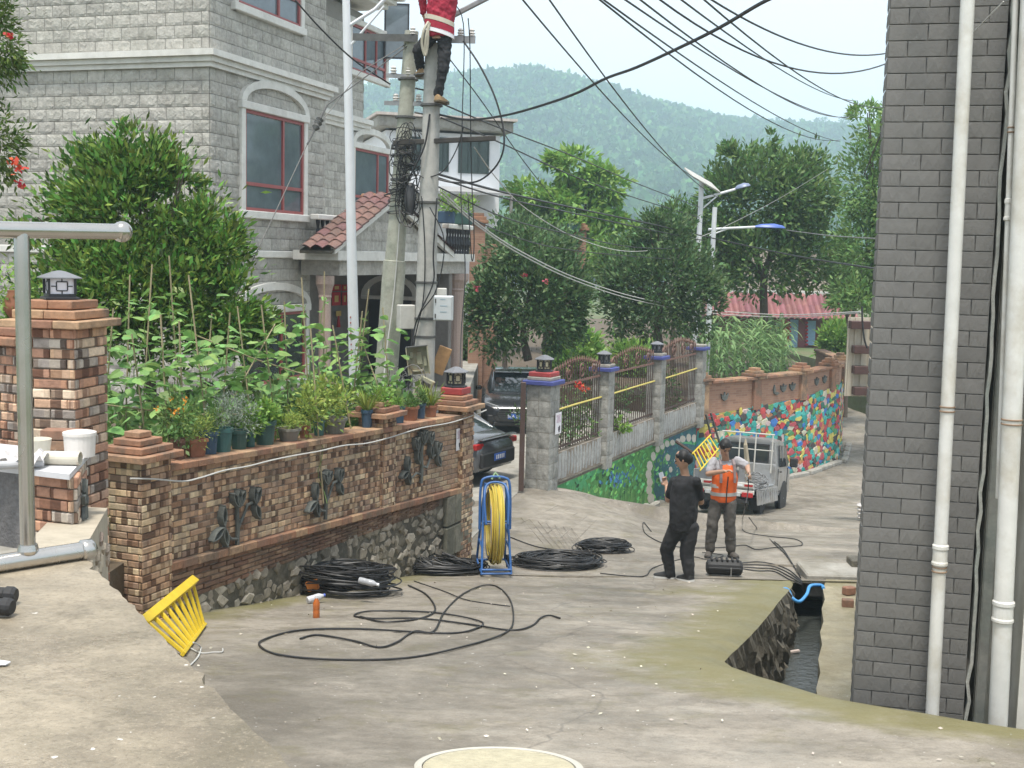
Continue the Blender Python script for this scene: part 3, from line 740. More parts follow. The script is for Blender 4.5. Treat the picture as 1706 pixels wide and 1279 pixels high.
for i, p in enumerate(FP):
    hw = .25 if i == 0 else .2; c = fp(FA[i], 0); zb = -4.9 if i == 0 else -4.6
    mb = MB(); mb.box((c.x, c.y, (zb + FTOP) / 2), (hw * 2 - .03, hw * 2 - .03, FTOP - zb), FU, FN, UP); pl = part('pillar', mb, MORT, sf, True)
    q = Pieces(); fr = V((c.x, c.y, zb))
    for (O, A, B) in ((fr + FN * (hw - .02) - FU * hw, FU, FN), (fr - FU * (hw - .02) - FN * hw, FN, -FU)):
        q.course(O, A, UP, B, hw * 2, FTOP - zb, hw, .292, d=.028, off=0)
    q.emit('stone_tile', gt, pl)
    for (hw2, za, h, mt) in ((hw + .07, FTOP, .085, BLUE), (hw + .0, FTOP + .085, .07, CONC)) + (((hw - .02, FTOP + .155, .09, REDP),) if i == 0 else ()):
        mb = MB(); mb.box((c.x, c.y, za + h / 2), (hw2 * 2, hw2 * 2, h), FU, FN, UP, bev=.012); part('cap', mb, mt, pl, True)
for i in range(3):
    a, b = FA[i] + .2, FA[i + 1] - .2
    mb = MB(); mb.box(fp((a + b) / 2, (FLED + FBOT - .1) / 2, -.02), (b - a, .16, FLED - FBOT + .1 - .01), FU, FN, UP); pw = part('low_wall', mb, MORT, sf, True)
    q = Pieces(); q.course(fp(a, FBOT, .05), FU, UP, FN, b - a, FLED - FBOT, .17, .58, d=.025, off=0); q.emit('stone_tile', gtl, pw)
    mb = MB(); mb.box(fp((a + b) / 2, FBOT - .03, .06), (b - a + .4, .1, .05), FU, FN, UP, bev=.01); part('drip_ledge', mb, DARKC, sf, True)
IRON = M('brown_iron', (.10, .065, .055), .55, metal=.3, var=.25, vs=30.); IRONR = M('rust_iron', (.20, .11, .085), .7, var=.3, vs=30.)
CANE = M('yellow_cane', (.52, .44, .12), .6, var=.2, vs=20.)
barm = MB(); barm.box((0, 0, .5), (1, 1, 1)); barm = barm.mesh('bar', IRON)
tipm = MB(); tipm.loft([[(-.5, -.5, 0), (.5, -.5, 0), (.5, .5, 0), (-.5, .5, 0)], [(-1.1, -.6, .35), (1.1, -.6, .35), (1.1, .6, .35), (-1.1, .6, .35)], [(-.05, -.05, 1), (.05, -.05, 1), (.05, .05, 1), (-.05, .05, 1)]]); tipm = fixn(tipm.mesh('spear_tip', IRONR))
nmz = ['nearest the gate pillar', 'between the middle pillars', 'at the far end by the painted wall']
for i in range(3):
    a, b = FA[i] + .22, FA[i + 1] - .22
    t = thing('iron_fence_panel', 'brown iron bar fence panel ' + nmz[i], 'fence panel', fp(a, FLED), 0, 'iron fence panels between the stone pillars')
    nb = 22
    for k in range(nb):
        x = a + (b - a) * (k + .5) / nb; hgt = 1.5 + .22 * abs(sin(k / nb * pi))
        o = bpy.data.objects.new('bar', barm); place(o, t, True, frame(fp(x, FLED + .03), FU, FN, UP, .018, .018, hgt))
        o = bpy.data.objects.new('spear_tip', tipm); place(o, t, True, frame(fp(x, FLED + .03 + hgt), FU, FN, UP, .024, .024, .14))
    for zz in (FLED + .09, -2.53):
        mb = MB(); mb.box(fp((a + b) / 2, zz), (b - a, .03, .045), FU, FN, UP); part('rail', mb, IRONR if zz > -3 else IRON, t, True)
    for k in range(4):                                    # scroll work above the top rail
        mb = MB(); c0 = a + (b - a) * (k + .5) / 4; pts = []
        for j in range(22): g = j / 21 * 3.2 * pi; rr = .19 * (1 - j / 26); pts.append(fp(c0 + rr * cos(g), -2.34 + rr * sin(g)))
        mb.tube(pts, .016, 4); part('scroll', mb, IRONR, t, True)
    mb = MB(); mb.tube([fp(a - .02, -3.02 + .02 * i, .03), fp((a + b) / 2, -3.0 + .02 * i, .035), fp(b + .02, -3.0 + .03 * i, .03)], .02, 6)
    single('cane_pole', mb, CANE, 'yellow cane tied across the iron panel ' + nmz[i], 'cane', 'yellow canes tied across the fence')
# notice on the gate pillar
c = fp(FA[0] + .12, -3.2, .27); notice(c, FU, FN, .3, .42, 'white paper notice on the grey stone gate pillar')
# ---- green mural wall
GRM = M('mural_green', (.11, .46, .20), .75, col2=(.07, .30, .09), c2s=.9, c2lo=.4, c2hi=.6, var=.25, vs=5.)
GRL = M('mural_grass', (.20, .42, .14), .75, isl=.5, var=.1); TEAL = M('mural_teal', (.02, .13, .14), .7, col2=(.03, .09, .16), c2s=3., var=.3, vs=8.)
MBL = M('mural_blue', (.06, .17, .38), .7, col2=(.04, .2, .16), c2s=5., var=.2); MWH = M('mural_white', (.55, .52, .45), .75, var=.2, vs=20.)
MLG = M('mural_light_green', (.10, .30, .07), .75, col2=(.04, .16, .05), c2s=6., var=.3, vs=12.)
mw = thing('mural_wall', 'retaining wall painted with a green meadow and pond below the stone fence', 'wall', fp(0, -5, .03))
mb = MB(); A0, A1 = FA[0] + .27, FA[3] + .25
mb.loft([[fp(a, FBOT - .055, -.1), fp(a, FBOT - .055, .03), fp(a, -7, .03), fp(a, -7, -.1)] for a in (A0, A1)]); part('plastered_face', mb, GRM, mw, True)
def muv(px, py): q = on_plane(px, py, fp(0, 0, .03), FN); return (q - fp(0, 0, .03)).dot(FU), q.z
def patch(name, pts, mat, d, kind=None):
    mb = MB(); mb.slab([fp(*muv(x, y), .03) for x, y in pts], FN, d); return part(name, mb, mat, mw, True, kind=kind)
patch('painted_bank', [(975, 800), (1010, 782), (1060, 752), (1108, 738), (1120, 760), (1095, 800), (1085, 838), (1040, 836), (1000, 830), (985, 815)], MLG, .003)
patch('painted_pond', [(1090, 768), (1105, 745), (1135, 738), (1165, 742), (1185, 760), (1190, 842), (1098, 842), (1088, 815)], TEAL, .0045)
patch('painted_sky', [(1110, 722), (1150, 703), (1176, 693), (1180, 722), (1150, 735), (1118, 738)], TEAL, .006)
stones = [(1082, 776, 5, 9), (1080, 790, 5, 8), (1082, 803, 5, 8), (1081, 816, 5, 8), (1084, 830, 6, 9), (1088, 760, 4, 8), (1095, 748, 4, 6), (1103, 743, 4, 6), (1111, 739, 4, 6), (1120, 737, 4, 5), (1129, 735, 4, 5), (1137, 731, 5, 6), (1147, 729, 4, 7), (1156, 730, 4, 7), (1165, 729, 4, 6), (1173, 731, 4, 6), (1112, 762, 4, 6), (1117, 782, 3, 5), (1100, 838, 9, 6)]
for (x, y, a, b) in stones: patch('painted_stone', [(x + a * cos(k * pi / 4), y + b * sin(k * pi / 4)) for k in range(8)], MWH, .009)
def daubs(name, n, box, sz, mt, d, seed):
    r_ = random.Random(seed); m_ = MB()
    for k in range(n):
        x, y = r_.gauss((box[0] + box[2]) / 2, (box[2] - box[0]) / 3.2), r_.gauss((box[1] + box[3]) / 2, (box[3] - box[1]) / 3.2); a, z = muv(x, y); g = zg(fp(a, 0, .1).x, fp(a, 0, .1).y)
        if not (A0 + .1 < a < A1 - .2 and g + .03 < z < FBOT - .1): continue
        s_ = sz * r_.uniform(.5, 1.3); ph = r_.uniform(-.6, .6); m_.quad(*[fp(a + s_ * (cos(ph) * p_ - sin(ph) * q_ * .5), z + s_ * (sin(ph) * p_ + cos(ph) * q_ * .5), .03 + d + k * 1.2e-6) for p_, q_ in ((-.6, -.3), (.1, -.6), (.7, -.1), (.5, .5), (-.2, .6), (-.7, .2))])
    part(name, m_, mt, mw, True, kind='stuff', fix=False)
MGI = M('mural_leaf_daub', (.14, .47, .12), .75, isl=.6, var=.2); MBI = M('mural_blue_daub', (.06, .20, .38), .75, isl=.5, var=.2); MTI = M('mural_teal_daub', (.05, .20, .20), .75, isl=.6, var=.2); MWI = M('mural_white_daub', (.40, .42, .40), .75, isl=.4, var=.2)
daubs('painted_leaves', 420, (955, 740, 1130, 850), .15, MGI, .0056, 1); daubs('painted_shade', 70, (940, 770, 1120, 850), .13, M('mural_shade_daub', (.025, .10, .035), .75, isl=.5), .0061, 2); daubs('painted_flowers', 60, (1008, 782, 1050, 808), .11, MBI, .0066, 3); daubs('painted_ripples', 260, (1095, 735, 1190, 840), .10, MTI, .0066, 4); daubs('painted_foam', 26, (1100, 745, 1150, 800), .07, MWI, .0072, 5); daubs('painted_light_leaves', 150, (1050, 745, 1100, 800), .10, MLG, .0070, 6)
mb = MB()
for k in range(330):
    a = random.uniform(A0 + .3, FA[2] - .2); zt = zg(fp(a, 0, .1).x, fp(a, 0, .1).y); h = random.uniform(.25, .75); ztop = FBOT - .06
    if zt + h > ztop - .03: continue
    b = zt + random.uniform(-.02, .08); ln = random.uniform(-.08, .08)
    mb.quad(fp(a - .011, b, .0385 + k * 2e-6), fp(a + .011, b, .0385 + k * 2e-6), fp(a + ln, b + h, .0385 + k * 2e-6))
part('painted_grass', mb, GRL, mw, True, kind='stuff')
# low kerb of stones at its foot
for k in range(6):
    a = 2.6 + k * .85; q = fp(a, 0, .14); mb = MB(); mb.box(V((q.x, q.y, zg(q.x, q.y) + .04)), (.8, .16, .13), FU, FN, UP, bev=.03); part('kerb_stone', mb, CONC, mw, True)

# ---- the far brick wall on a base of brightly painted stones
def brick_tex(name, a, b, mort_):
    mt = M(name, a, .9, var=.2, vs=6., bump=0); t = mt.node_tree; N = t.nodes; L = t.links
    tc = N.new('ShaderNodeTexCoord'); bt = N.new('ShaderNodeTexBrick'); bt.inputs['Scale'].default_value = 4.; bt.inputs['Color1'].default_value = (*a, 1); bt.inputs['Color2'].default_value = (*b, 1); bt.inputs['Mortar'].default_value = (*mort_, 1)
    bt.inputs['Mortar Size'].default_value = .014; bt.inputs['Row Height'].default_value = .26; bt.inputs['Brick Width'].default_value = .96
    L.new(tc.outputs['UV'], bt.inputs['Vector']); L.new(bt.outputs[0], N['Principled BSDF'].inputs['Base Color']); return mt
FARB = brick_tex('far_brickwork', (.36, .21, .14), (.27, .15, .10), (.33, .25, .2))
def uv_wall(me, uvs):
    l = me.uv_layers.new(name='UVMap')
    for lp in me.loops: l.data[lp.index].uv = uvs[lp.vertex_index]
PAL = [(.03, .30, .27), (.05, .18, .48), (.48, .05, .06), (.55, .48, .10), (.50, .22, .10), (.55, .42, .42), (.06, .38, .35), (.04, .16, .13), (.10, .30, .12), (.42, .08, .10), (.55, .52, .40), (.52, .07, .07), (.07, .06, .06), (.08, .42, .38), (.05, .34, .30), (.60, .52, .14)]
def paint_back():
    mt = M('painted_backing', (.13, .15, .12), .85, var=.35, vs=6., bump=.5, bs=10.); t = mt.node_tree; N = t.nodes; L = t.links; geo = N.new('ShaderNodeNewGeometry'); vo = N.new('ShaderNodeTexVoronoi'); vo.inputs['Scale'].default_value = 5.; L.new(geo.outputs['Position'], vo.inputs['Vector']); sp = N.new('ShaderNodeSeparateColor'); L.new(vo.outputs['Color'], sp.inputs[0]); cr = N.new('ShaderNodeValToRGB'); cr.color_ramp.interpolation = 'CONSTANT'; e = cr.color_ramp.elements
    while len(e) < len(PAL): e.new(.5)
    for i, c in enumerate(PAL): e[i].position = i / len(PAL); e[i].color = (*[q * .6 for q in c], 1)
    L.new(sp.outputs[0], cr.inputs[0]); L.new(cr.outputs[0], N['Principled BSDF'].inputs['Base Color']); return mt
pw = thing('painted_stone_wall', 'brick-topped roadside wall built on brightly painted rubble stones', 'wall', (MW[0].x, MW[0].y, -5.8))
cum = [0]; 
for i in range(len(MW) - 1): cum.append(cum[-1] + (MW[i + 1] - MW[i]).length)
def mwp(u, z, n=0.):
    for i in range(len(MW) - 1):
        if u <= cum[i + 1] or i == len(MW) - 2:
            d = (MW[i + 1] - MW[i]).normalized(); q = MW[i] + d * (u - cum[i]) + V((d.y, -d.x, 0)) * n; return V((q.x, q.y, z))
def mdir(u): return (mwp(u + .15, 0) - mwp(u - .15, 0)).normalized()
ML = cum[-1]; MT = lambda u: -4.32 + .45 * min(1, u / 7.5); MC = lambda u: -3.42 + .16 * min(1, u / 7.5)
us = [ML * i / 30 for i in range(31)]
mb = MB(); mb.loft([[mwp(u, MC(u), -.2), mwp(u, MC(u), 0), mwp(u, MT(u), 0), mwp(u, MT(u), -.2)] for u in us]); o = part('brick_parapet', mb, FARB, pw, True)
uv_wall(o.data, [((V(v_)).x * .75 + V(v_).y * .66, v_[2]) for v_ in mb.v])
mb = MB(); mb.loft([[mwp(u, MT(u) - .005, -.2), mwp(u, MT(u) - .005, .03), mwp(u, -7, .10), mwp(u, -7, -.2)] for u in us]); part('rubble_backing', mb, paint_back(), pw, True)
for k in range(30):
    a, b = us[k], us[k + 1]; mb = MB(); um = (a + b) / 2; d = mdir(um); nn = V((d.y, -d.x, 0)); mb.box(mwp(um, MC(um) + .045, -.08), (b - a - .01, .42, .09), d, nn, UP, bev=.015); part('coping_brick', mb, BRICKC, pw, True)
for k, u in enumerate([.25, 2.45, 4.75, 6.9, 9.2]):
    d = mdir(u); nn = V((d.y, -d.x, 0)); c = mwp(u, 0, -.08)
    mb = MB(); mb.box(V((c.x, c.y, (MC(u) + MT(u)) / 2)) + nn * .06, (.34, .22, MC(u) - MT(u) + .16), d, nn, UP, bev=.01); pp = part('pilaster', mb, BRICKC, pw, True)
    for j, (hw, h) in enumerate(((.27, .08), (.2, .08), (.13, .08))):
        mb = MB(); mb.box(V((c.x, c.y, MC(u) + .135 + j * .08)), (hw * 2, hw * 2, h - .004), d, nn, UP, bev=.008); part('cap', mb, BRICKC, pp, True)
for k, u in enumerate([1.1, 3.3, 3.75, 4.2, 5.7, 6.3]):    # dark tile ornaments and one small opening
    d = mdir(u); nn = V((d.y, -d.x, 0))
    for g in ((-.6, 0, .6) if k != 1 else (0, 1.57)):
        mb = MB(); D = d * sin(g) + UP * cos(g); T = d * cos(g) - UP * sin(g); zc = (MC(u) + MT(u)) / 2 - .1; c0 = mwp(u, zc, .0)
        mb.slab([c0, c0 + D * .12 + T * .05, c0 + D * .26, c0 + D * .12 - T * .05], nn, .05); part('tile_petal', mb, SLATE, pw, True)
PNT = M('painted_stone', (1, 1, 1), .7, ramp=PAL, var=.35, vs=7., bump=.7, bs=9., col2=(.12, .13, .11), c2s=6., c2lo=.55, c2hi=.75)
PNTR = M('painted_stone_rest', (1, 1, 1), .7, ramp=PAL, isl=1., var=.35, vs=9., bump=.7, bs=9.); smp = [stone_mesh('painted_stone', PNT, 140 + i, 4 + i % 3, .9) for i in range(9)]; ps = Pieces()
for row in range(20):
    u = .25 + random.uniform(0, .2)
    while u < 9.9:
        ww = random.uniform(.11, .34); hh = random.uniform(.10, .21); um = u + ww / 2; z = MT(um) - .07 - row * .135 + random.uniform(-.045, .045)
        if z > zg(mwp(um, 0, .3).x, mwp(um, 0, .3).y) - .05: 
            d = mdir(um); ps.L.append((mwp(um, z, .03 + .04 * (MT(um) - z) / 1.7), d, UP, V((d.y, -d.x, 0)), ww * 1.2, hh * 1.35, random.uniform(.008, .03), 0))
        u += ww
ps.emit('painted_stone', smp, pw, 300, key=lambda q: q[0].y, rest_name='more_painted_stones', mat=PNTR)
for k in range(12):
    u = 1.2 + k * .8; d = mdir(u); c = mwp(u, 0, .3); mb = MB(); mb.box(V((c.x, c.y, zg(c.x, c.y) + .05)), (.78, .2, .14), d, V((d.y, -d.x, 0)), UP, bev=.03); part('kerb_stone', mb, CONC, pw, True)
# ================================================================ BUILDINGS
HST = M('split_stone', (.43, .415, .375), .85, col2=(.34, .325, .29), c2s=3., var=.25, vs=14., bump=.8, bs=28., rnd=.12)
HSTR = M('split_stone_rest', (.43, .415, .375), .85, col2=(.34, .325, .29), c2s=3., var=.25, vs=14., bump=.8, bs=28., isl=.12)
WHT = M('white_trim', (.66, .65, .61), .7, var=.12, vs=4., col2=(.5, .49, .45), c2s=3., c2lo=.5, c2hi=.8, bump=.1)
REDF = M('red_window_frame', (.30, .075, .07), .5, var=.15, vs=20.)
GLASS = M('window_glass', (.12, .15, .17), .06, var=.25, vs=2., spec=.8)
GLASSD = M('dark_window_glass', (.03, .045, .045), .08, var=.3, vs=2., spec=.6)
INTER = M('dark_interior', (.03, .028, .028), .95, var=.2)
JOINT = M('dark_joint', (.24, .23, .21), .95, var=.15)
ROOFT = M('red_roof_tile', (.185, .095, .08), .7, var=.3, vs=14., rnd=.25, col2=(.15, .09, .08), c2s=6.)
GRAN = M('pink_granite', (.36, .27, .23), .45, var=.2, vs=40.)
DKM = M('black_metal', (.03, .03, .033), .45, metal=.4, var=.2)
tiles = [rough_tile_mesh('stone_tile', HST, 10 + i, 8, 5, .55) for i in range(5)]
E1 = V((.3026, .9531, 0)); E2 = V((-.9531, .3026, 0)); HN = V((E1.y, -E1.x, 0)); LN = -E1      # right face outward, left face outward
HC = V((-5.05, 20., 0))
house = thing('stone_tiled_house', 'grey stone-tiled three-storey house with white cornices and red-framed arched windows', 'house', (HC.x, HC.y, -3.1))
def hp(t, z, n=0., O=HC, U=E1, Nn=HN): q = O + U * t + Nn * n; return V((q.x, q.y, z))
def rp_(px, py, O=HC, U=E1, Nn=HN): q = on_plane(px, py, O, Nn); return (q - O).dot(U), q.z       # photo point on a facade -> (t, z)
H0, H1 = -3.15, 5.3
LEN1 = 4.18
O2 = HC + E1 * LEN1 - HN * 1.64
mb = MB(); mb.prism([(q.x, q.y) for q in (HC - HN * .03 - LN * .03, HC + E1 * LEN1 - HN * .03, O2 + HN * 0, O2 + E1 * 5.3, O2 + E1 * 5.3 + E2 * 7, HC + E2 * 9 - LN * .03)], 0.0, H1 + .4); part('upper_storeys', mb, JOINT, house, True)
gE = 3.55
mb = MB(); mb.prism([(q.x, q.y) for q in (HC - HN * .03 - LN * .03, HC + E1 * gE - HN * .03, HC + E1 * gE - HN * 1.64, O2 + E1 * 5.3, O2 + E1 * 5.3 + E2 * 7, HC + E2 * 9 - LN * .03)], H0, -.12); part('ground_storey', mb, JOINT, house, True)
# windows: frame (t0,t1,z0,z1) on a facade; surround, arch, red frame, panes
def window(parent, O, U, Nn, t0, t1, z0, z1, arch=0., cols=(.62,), trans=(.28,), fm=REDF, gm=GLASS, sur=.13, curtain=False):
    P_ = lambda t, z, n=0.: V(((O + U * t + Nn * n).x, (O + U * t + Nn * n).y, z))
    wo = thing_part('window', parent)
    def bx(nm, ta, tb, za, zb, na, nb, mt, par=wo, bev=.0):
        m_ = MB(); m_.box(P_((ta + tb) / 2, (za + zb) / 2, (na + nb) / 2), (abs(tb - ta), abs(nb - na), zb - za), U, Nn, UP, bev=bev); return part(nm, m_, mt, par, True)
    if sur:
        bx('surround', t0 - sur, t0, z0 - sur, z1 + sur, -.02, .075, WHT, bev=.012); bx('surround', t1, t1 + sur, z0 - sur, z1 + sur, -.02, .075, WHT, bev=.012)
        bx('sill', t0 - sur - .03, t1 + sur + .03, z0 - sur, z0 + .004, -.02, .11, WHT, bev=.012); bx('lintel', t0 - sur - .03, t1 + sur + .03, z1 - .004, z1 + sur, -.02, .10, WHT, bev=.012)
    if arch:
        m_ = MB(); n = 13; sec = []; hw = (t1 - t0) / 2 + sur + .03; tc = (t0 + t1) / 2
        for i in range(n):
            a = pi * i / (n - 1); c_, s_ = -cos(a), sin(a)
            o_ = P_(tc + c_ * hw, z1 + sur + s_ * arch, -.02); i_ = P_(tc + c_ * (hw - .16), z1 + sur + s_ * max(0, arch - .14), -.02)
            sec.append([o_, o_ + Nn * .11, i_ + Nn * .11, i_])
        m_.loft(sec); part('arch', m_, WHT, wo, True)
    fw = .06; m_ = MB()
    # frame bars butt end to end
    def fb(ta, tb, za, zb): bx('frame', ta, tb, za, zb, -.01, .045, fm)
    fb(t0, t0 + fw, z0, z1); fb(t1 - fw, t1, z0, z1); fb(t0 + fw, t1 - fw, z0, z0 + fw); fb(t0 + fw, t1 - fw, z1 - fw, z1)
    xs = [t0 + fw] + [t0 + (t1 - t0) * c for c in cols] + [t1 - fw]; zs = [z0 + fw] + [z0 + (z1 - z0) * c for c in trans] + [z1 - fw]
    for x in xs[1:-1]: fb(x - fw / 2, x + fw / 2, z0 + fw, z1 - fw)
    for z in zs[1:-1]:
        for i in range(len(xs) - 1): fb(xs[i] + (fw / 2 if i else 0), xs[i + 1] - (fw / 2 if i < len(xs) - 2 else 0), z - fw / 2, z + fw / 2)
    for i in range(len(xs) - 1):
        for j in range(len(zs) - 1): bx('pane', xs[i], xs[i + 1], zs[j], zs[j + 1], .0, .012, gm)
    return wo
def thing_part(name, parent):
    o = bpy.data.objects.new(name, None); o.empty_display_size = .1; place(o, parent, True, wmat(parent)); return o
def band(parent, nm, O, U, Nn, t0, t1, z0, z1, n1, mt=WHT, n0=-.02, bev=.015):
    q = O + U * ((t0 + t1) / 2) + Nn * ((n0 + n1) / 2); m_ = MB(); m_.box((q.x, q.y, (z0 + z1) / 2), (t1 - t0, n1 - n0, z1 - z0), U, Nn, UP, bev=bev); return part(nm, m_, mt, parent, True)
# measured from the photograph: openings on the right-hand face
a, zt = rp_(403, 182); b, zb = rp_(502, 356); _, ztl = rp_(403, 180); _, zbl = rp_(403, 350)
win1 = (a + .02, b, zbl, ztl)
a3, z3 = rp_(392, 0); b3, _ = rp_(497, 40); _, zb3 = rp_(400, 8)
win3 = (a3, b3, zb3, zb3 + 1.75)
g0, gz = rp_(404, 524); g1, _ = rp_(505, 524); win0 = (g0 - .15, g1, -2.4, gz)
wz_c = (rp_(352, 112)[1], rp_(352, 84)[1])               # cornice between first and second floor
pz = Pieces(); holes = [(w_[0] - .1, w_[1] + .1, w_[2] - H0, w_[3] - H0) for w_ in (win1, win3, win0)]
pz.course(hp(0, H0, .0), E1, UP, HN, LEN1, -.1 - H0, .34, .212, holes=[h for h in holes if h[2] < 3] + [(gE, 9, 0, 9)], d=.02)
pz.course(hp(0, .02, .0), E1, UP, HN, LEN1, wz_c[0] - .02, .34, .212, holes=[(h[0], h[1], h[2] + H0 - .02, h[3] + H0 - .02) for h in holes], d=.02)
pz.course(hp(0, wz_c[1], .0), E1, UP, HN, LEN1, H1 - wz_c[1], .34, .212, holes=[(h[0], h[1], h[2] + H0 - wz_c[1], h[3] + H0 - wz_c[1]) for h in holes], d=.02)
PL = lambda z: V((HC.x, HC.y, z)) + E2 * 6.6
for (za, zb_) in ((H0, -.1), (.02, wz_c[0]), (wz_c[1], H1)):
    pz.course(PL(za), -E2, UP, LN, 6.6, zb_ - za, .34, .212, d=.02)
# recessed part beyond the porch
q2 = lambda t, z, n=0.: hp(t, z, n, O2)
r0, rz0 = rp_(588, 248, O2); r1, rzb = rp_(644, 345, O2); winR = (r0, r1, rzb - .2, rp_(588, 245, O2)[1])
u0_, uz = rp_(583, 60, O2); u1_, uzb = rp_(640, 130, O2); winU = (u0_, u1_, rp_(590, 118, O2)[1], rp_(590, 40, O2)[1])
rc = (rp_(540, 205, O2)[1], rp_(540, 182, O2)[1])
hl = [(w_[0] - .1, w_[1] + .1, w_[2] - .02, w_[3] - .02) for w_ in (winR, winU)]
pz.course(q2(0, .02), E1, UP, HN, 5.3, rc[0] - .02, .34, .212, holes=hl, d=.02)
pz.course(q2(0, rc[1]), E1, UP, HN, 5.3, H1 - rc[1], .34, .212, holes=[(h[0], h[1], h[2] + .02 - rc[1], h[3] + .02 - rc[1]) for h in hl], d=.02)
def vis(q):                                              # nearest tiles that the bush and plants leave in view
    c = q[0]; px = CX + FPX * c.x / c.y
    return (0 if (-30 < px < 700 and (c.z > .2 or px > 420) and c.z < 4.6) else 1, c.y)
pz.emit('stone_tile', tiles, house, 300, key=vis, mat=HSTR, rest_name='more_stone_tiles')
window(house, HC, E1, HN, *win1, arch=.46, cols=(.64,), trans=(.27,))
window(house, HC, E1, HN, *win3, arch=0, cols=(.64,), trans=(.27,))
window(house, HC, E1, HN, *win0, arch=.42, cols=(.62,), trans=(), gm=GLASSD)
window(house, O2, E1, HN, *winR, arch=.4, cols=(.68,), trans=(.25,))
wu = window(house, O2, E1, HN, *winU, arch=0, cols=(.4, .72), trans=(.25,))
# an opened casement standing out from the upper window
c0 = q2(winU[1] - .1, 0, .03); sd = (HN * .9 + E1 * .35).normalized()
for (a, b, c_, d_) in ((0, .04, 0, 1.35), (.58, .62, 0, 1.35), (.04, .58, 0, .04), (.04, .58, 1.31, 1.35)):
    mb = MB(); q = c0 + sd * ((a + b) / 2); mb.box((q.x, q.y, winU[2] + .55 + (c_ + d_) / 2), (b - a, .035, d_ - c_), sd, sd.cross(UP), UP); part('open_casement', mb, DKM, wu, True)
mb = MB(); q = c0 + sd * .31; mb.box((q.x, q.y, winU[2] + .55 + .675), (.54, .008, 1.27), sd, sd.cross(UP), UP); part('casement_pane', mb, GLASS, wu, True)
# cornices: three stepped mouldings wrapped round both faces
for i, (f0, f1, ex) in enumerate(((0, .30, .07), (.30, .62, .12), (.62, 1, .19))):
    za, zb_ = wz_c[0] + (wz_c[1] - wz_c[0]) * f0, wz_c[0] + (wz_c[1] - wz_c[0]) * f1
    mb = MB(); o_ = [HC + E2 * 6.6 + LN * 0, HC + E2 * 6.6 + LN * ex, HC + LN * ex + HN * ex, HC + E1 * (LEN1 + ex) + HN * ex, HC + E1 * (LEN1 + ex) - HN * .2, HC - HN * .03 + E1 * .0]
    mb.prism([(q.x, q.y) for q in o_], za, zb_ - .002); part('cornice', mb, WHT, house, True)
    za, zb_ = rc[0] + (rc[1] - rc[0]) * f0, rc[0] + (rc[1] - rc[0]) * f1
    band(house, 'cornice', O2, E1, HN, -.1, 5.5, za, zb_ - .002, ex, bev=.0)
band(house, 'floor_band', HC, E1, HN, 0.0, LEN1, -.115, .015, .06); 
m_ = MB(); q = HC + E2 * 3.3 + LN * .02; m_.box((q.x, q.y, -.05), (6.6, .08, .13), E2, LN, UP, bev=.012); part('floor_band', m_, WHT, house, True)
# roof eave over the recessed part
ev = rp_(620, 20, O2)[1]
for i in range(3): band(house, 'eave', O2, E1, HN, -1.5 - .1 * i, 5.6 + .15 * i, ev + i * .12, ev + i * .12 + .118, .5 + .16 * i, n0=-1.)
mb = MB(); o_ = [HC + E2 * 7 + LN * .4, HC + LN * .4 + HN * .4, HC + E1 * 4.5 + HN * .4, HC + E1 * 4.5 - HN * 2 , O2 + E1 * 6 - HN * 1, O2 + E1 * 6 + E2 * 7]; mb.prism([(q.x, q.y) for q in o_], H1 + .42, H1 + .62); part('roof', mb, WHT, house, True)
# small drain pipe end on the left face
mb = MB(); q = W(241, 195, 20.8); mb.cyl(q, q + LN * .12 - UP * .3, .03, n=8); part('drain_spout', mb, DARKC, house, True)

# ---- porch: slab, columns, gabled tile roof, balustrades, dark recess with red couplets
porch = thing('house_porch', 'house porch with red tiled gable, white slab edge and granite columns', 'porch', hp(6, -3.1, .6))
S0, S1, SW = 2.75, 10.3, 1.0
mb = MB(); o_ = [hp(S0, 0, .06), hp(S0, 0, SW), hp(S1, 0, SW), hp(S1, 0, -2.5), hp(gE + .03, 0, -2.5), hp(gE + .03, 0, .06)]; mb.prism([(q.x, q.y) for q in o_], -.135, .045); part('slab', mb, WHT, porch, True)
mb = MB(); o_ = [hp(S0 + .3, 0, .08), hp(S0 + .3, 0, SW - .12), hp(S1 - .3, 0, SW - .12), hp(S1 - .3, 0, SW - .42), hp(S0 + .6, 0, SW - .42), hp(S0 + .6, 0, .08)]; mb.prism([(q.x, q.y) for q in o_], -.42, -.137); part('beam', mb, HSTR, porch, True)
for (px, r_) in ((541, .115), (757, .215)):
    tt = rp_(px, 560, hp(0, 0, SW - .3))[0]; c = hp(tt, 0, SW - .3); mb = MB()
    mb.lathe((c.x, c.y, -3.1), [(r_ * 1.35, 0), (r_ * 1.35, .12), (r_ * 1.12, .16), (r_, .2), (r_ * .98, 2.25), (r_ * 1.1, 2.28), (r_ * 1.02, 2.32), (r_ * 1.25, 2.45), (r_ * 1.5, 2.52), (r_ * 1.5, 2.675)], 18); part('column', mb, GRAN, porch, True, smooth=False)
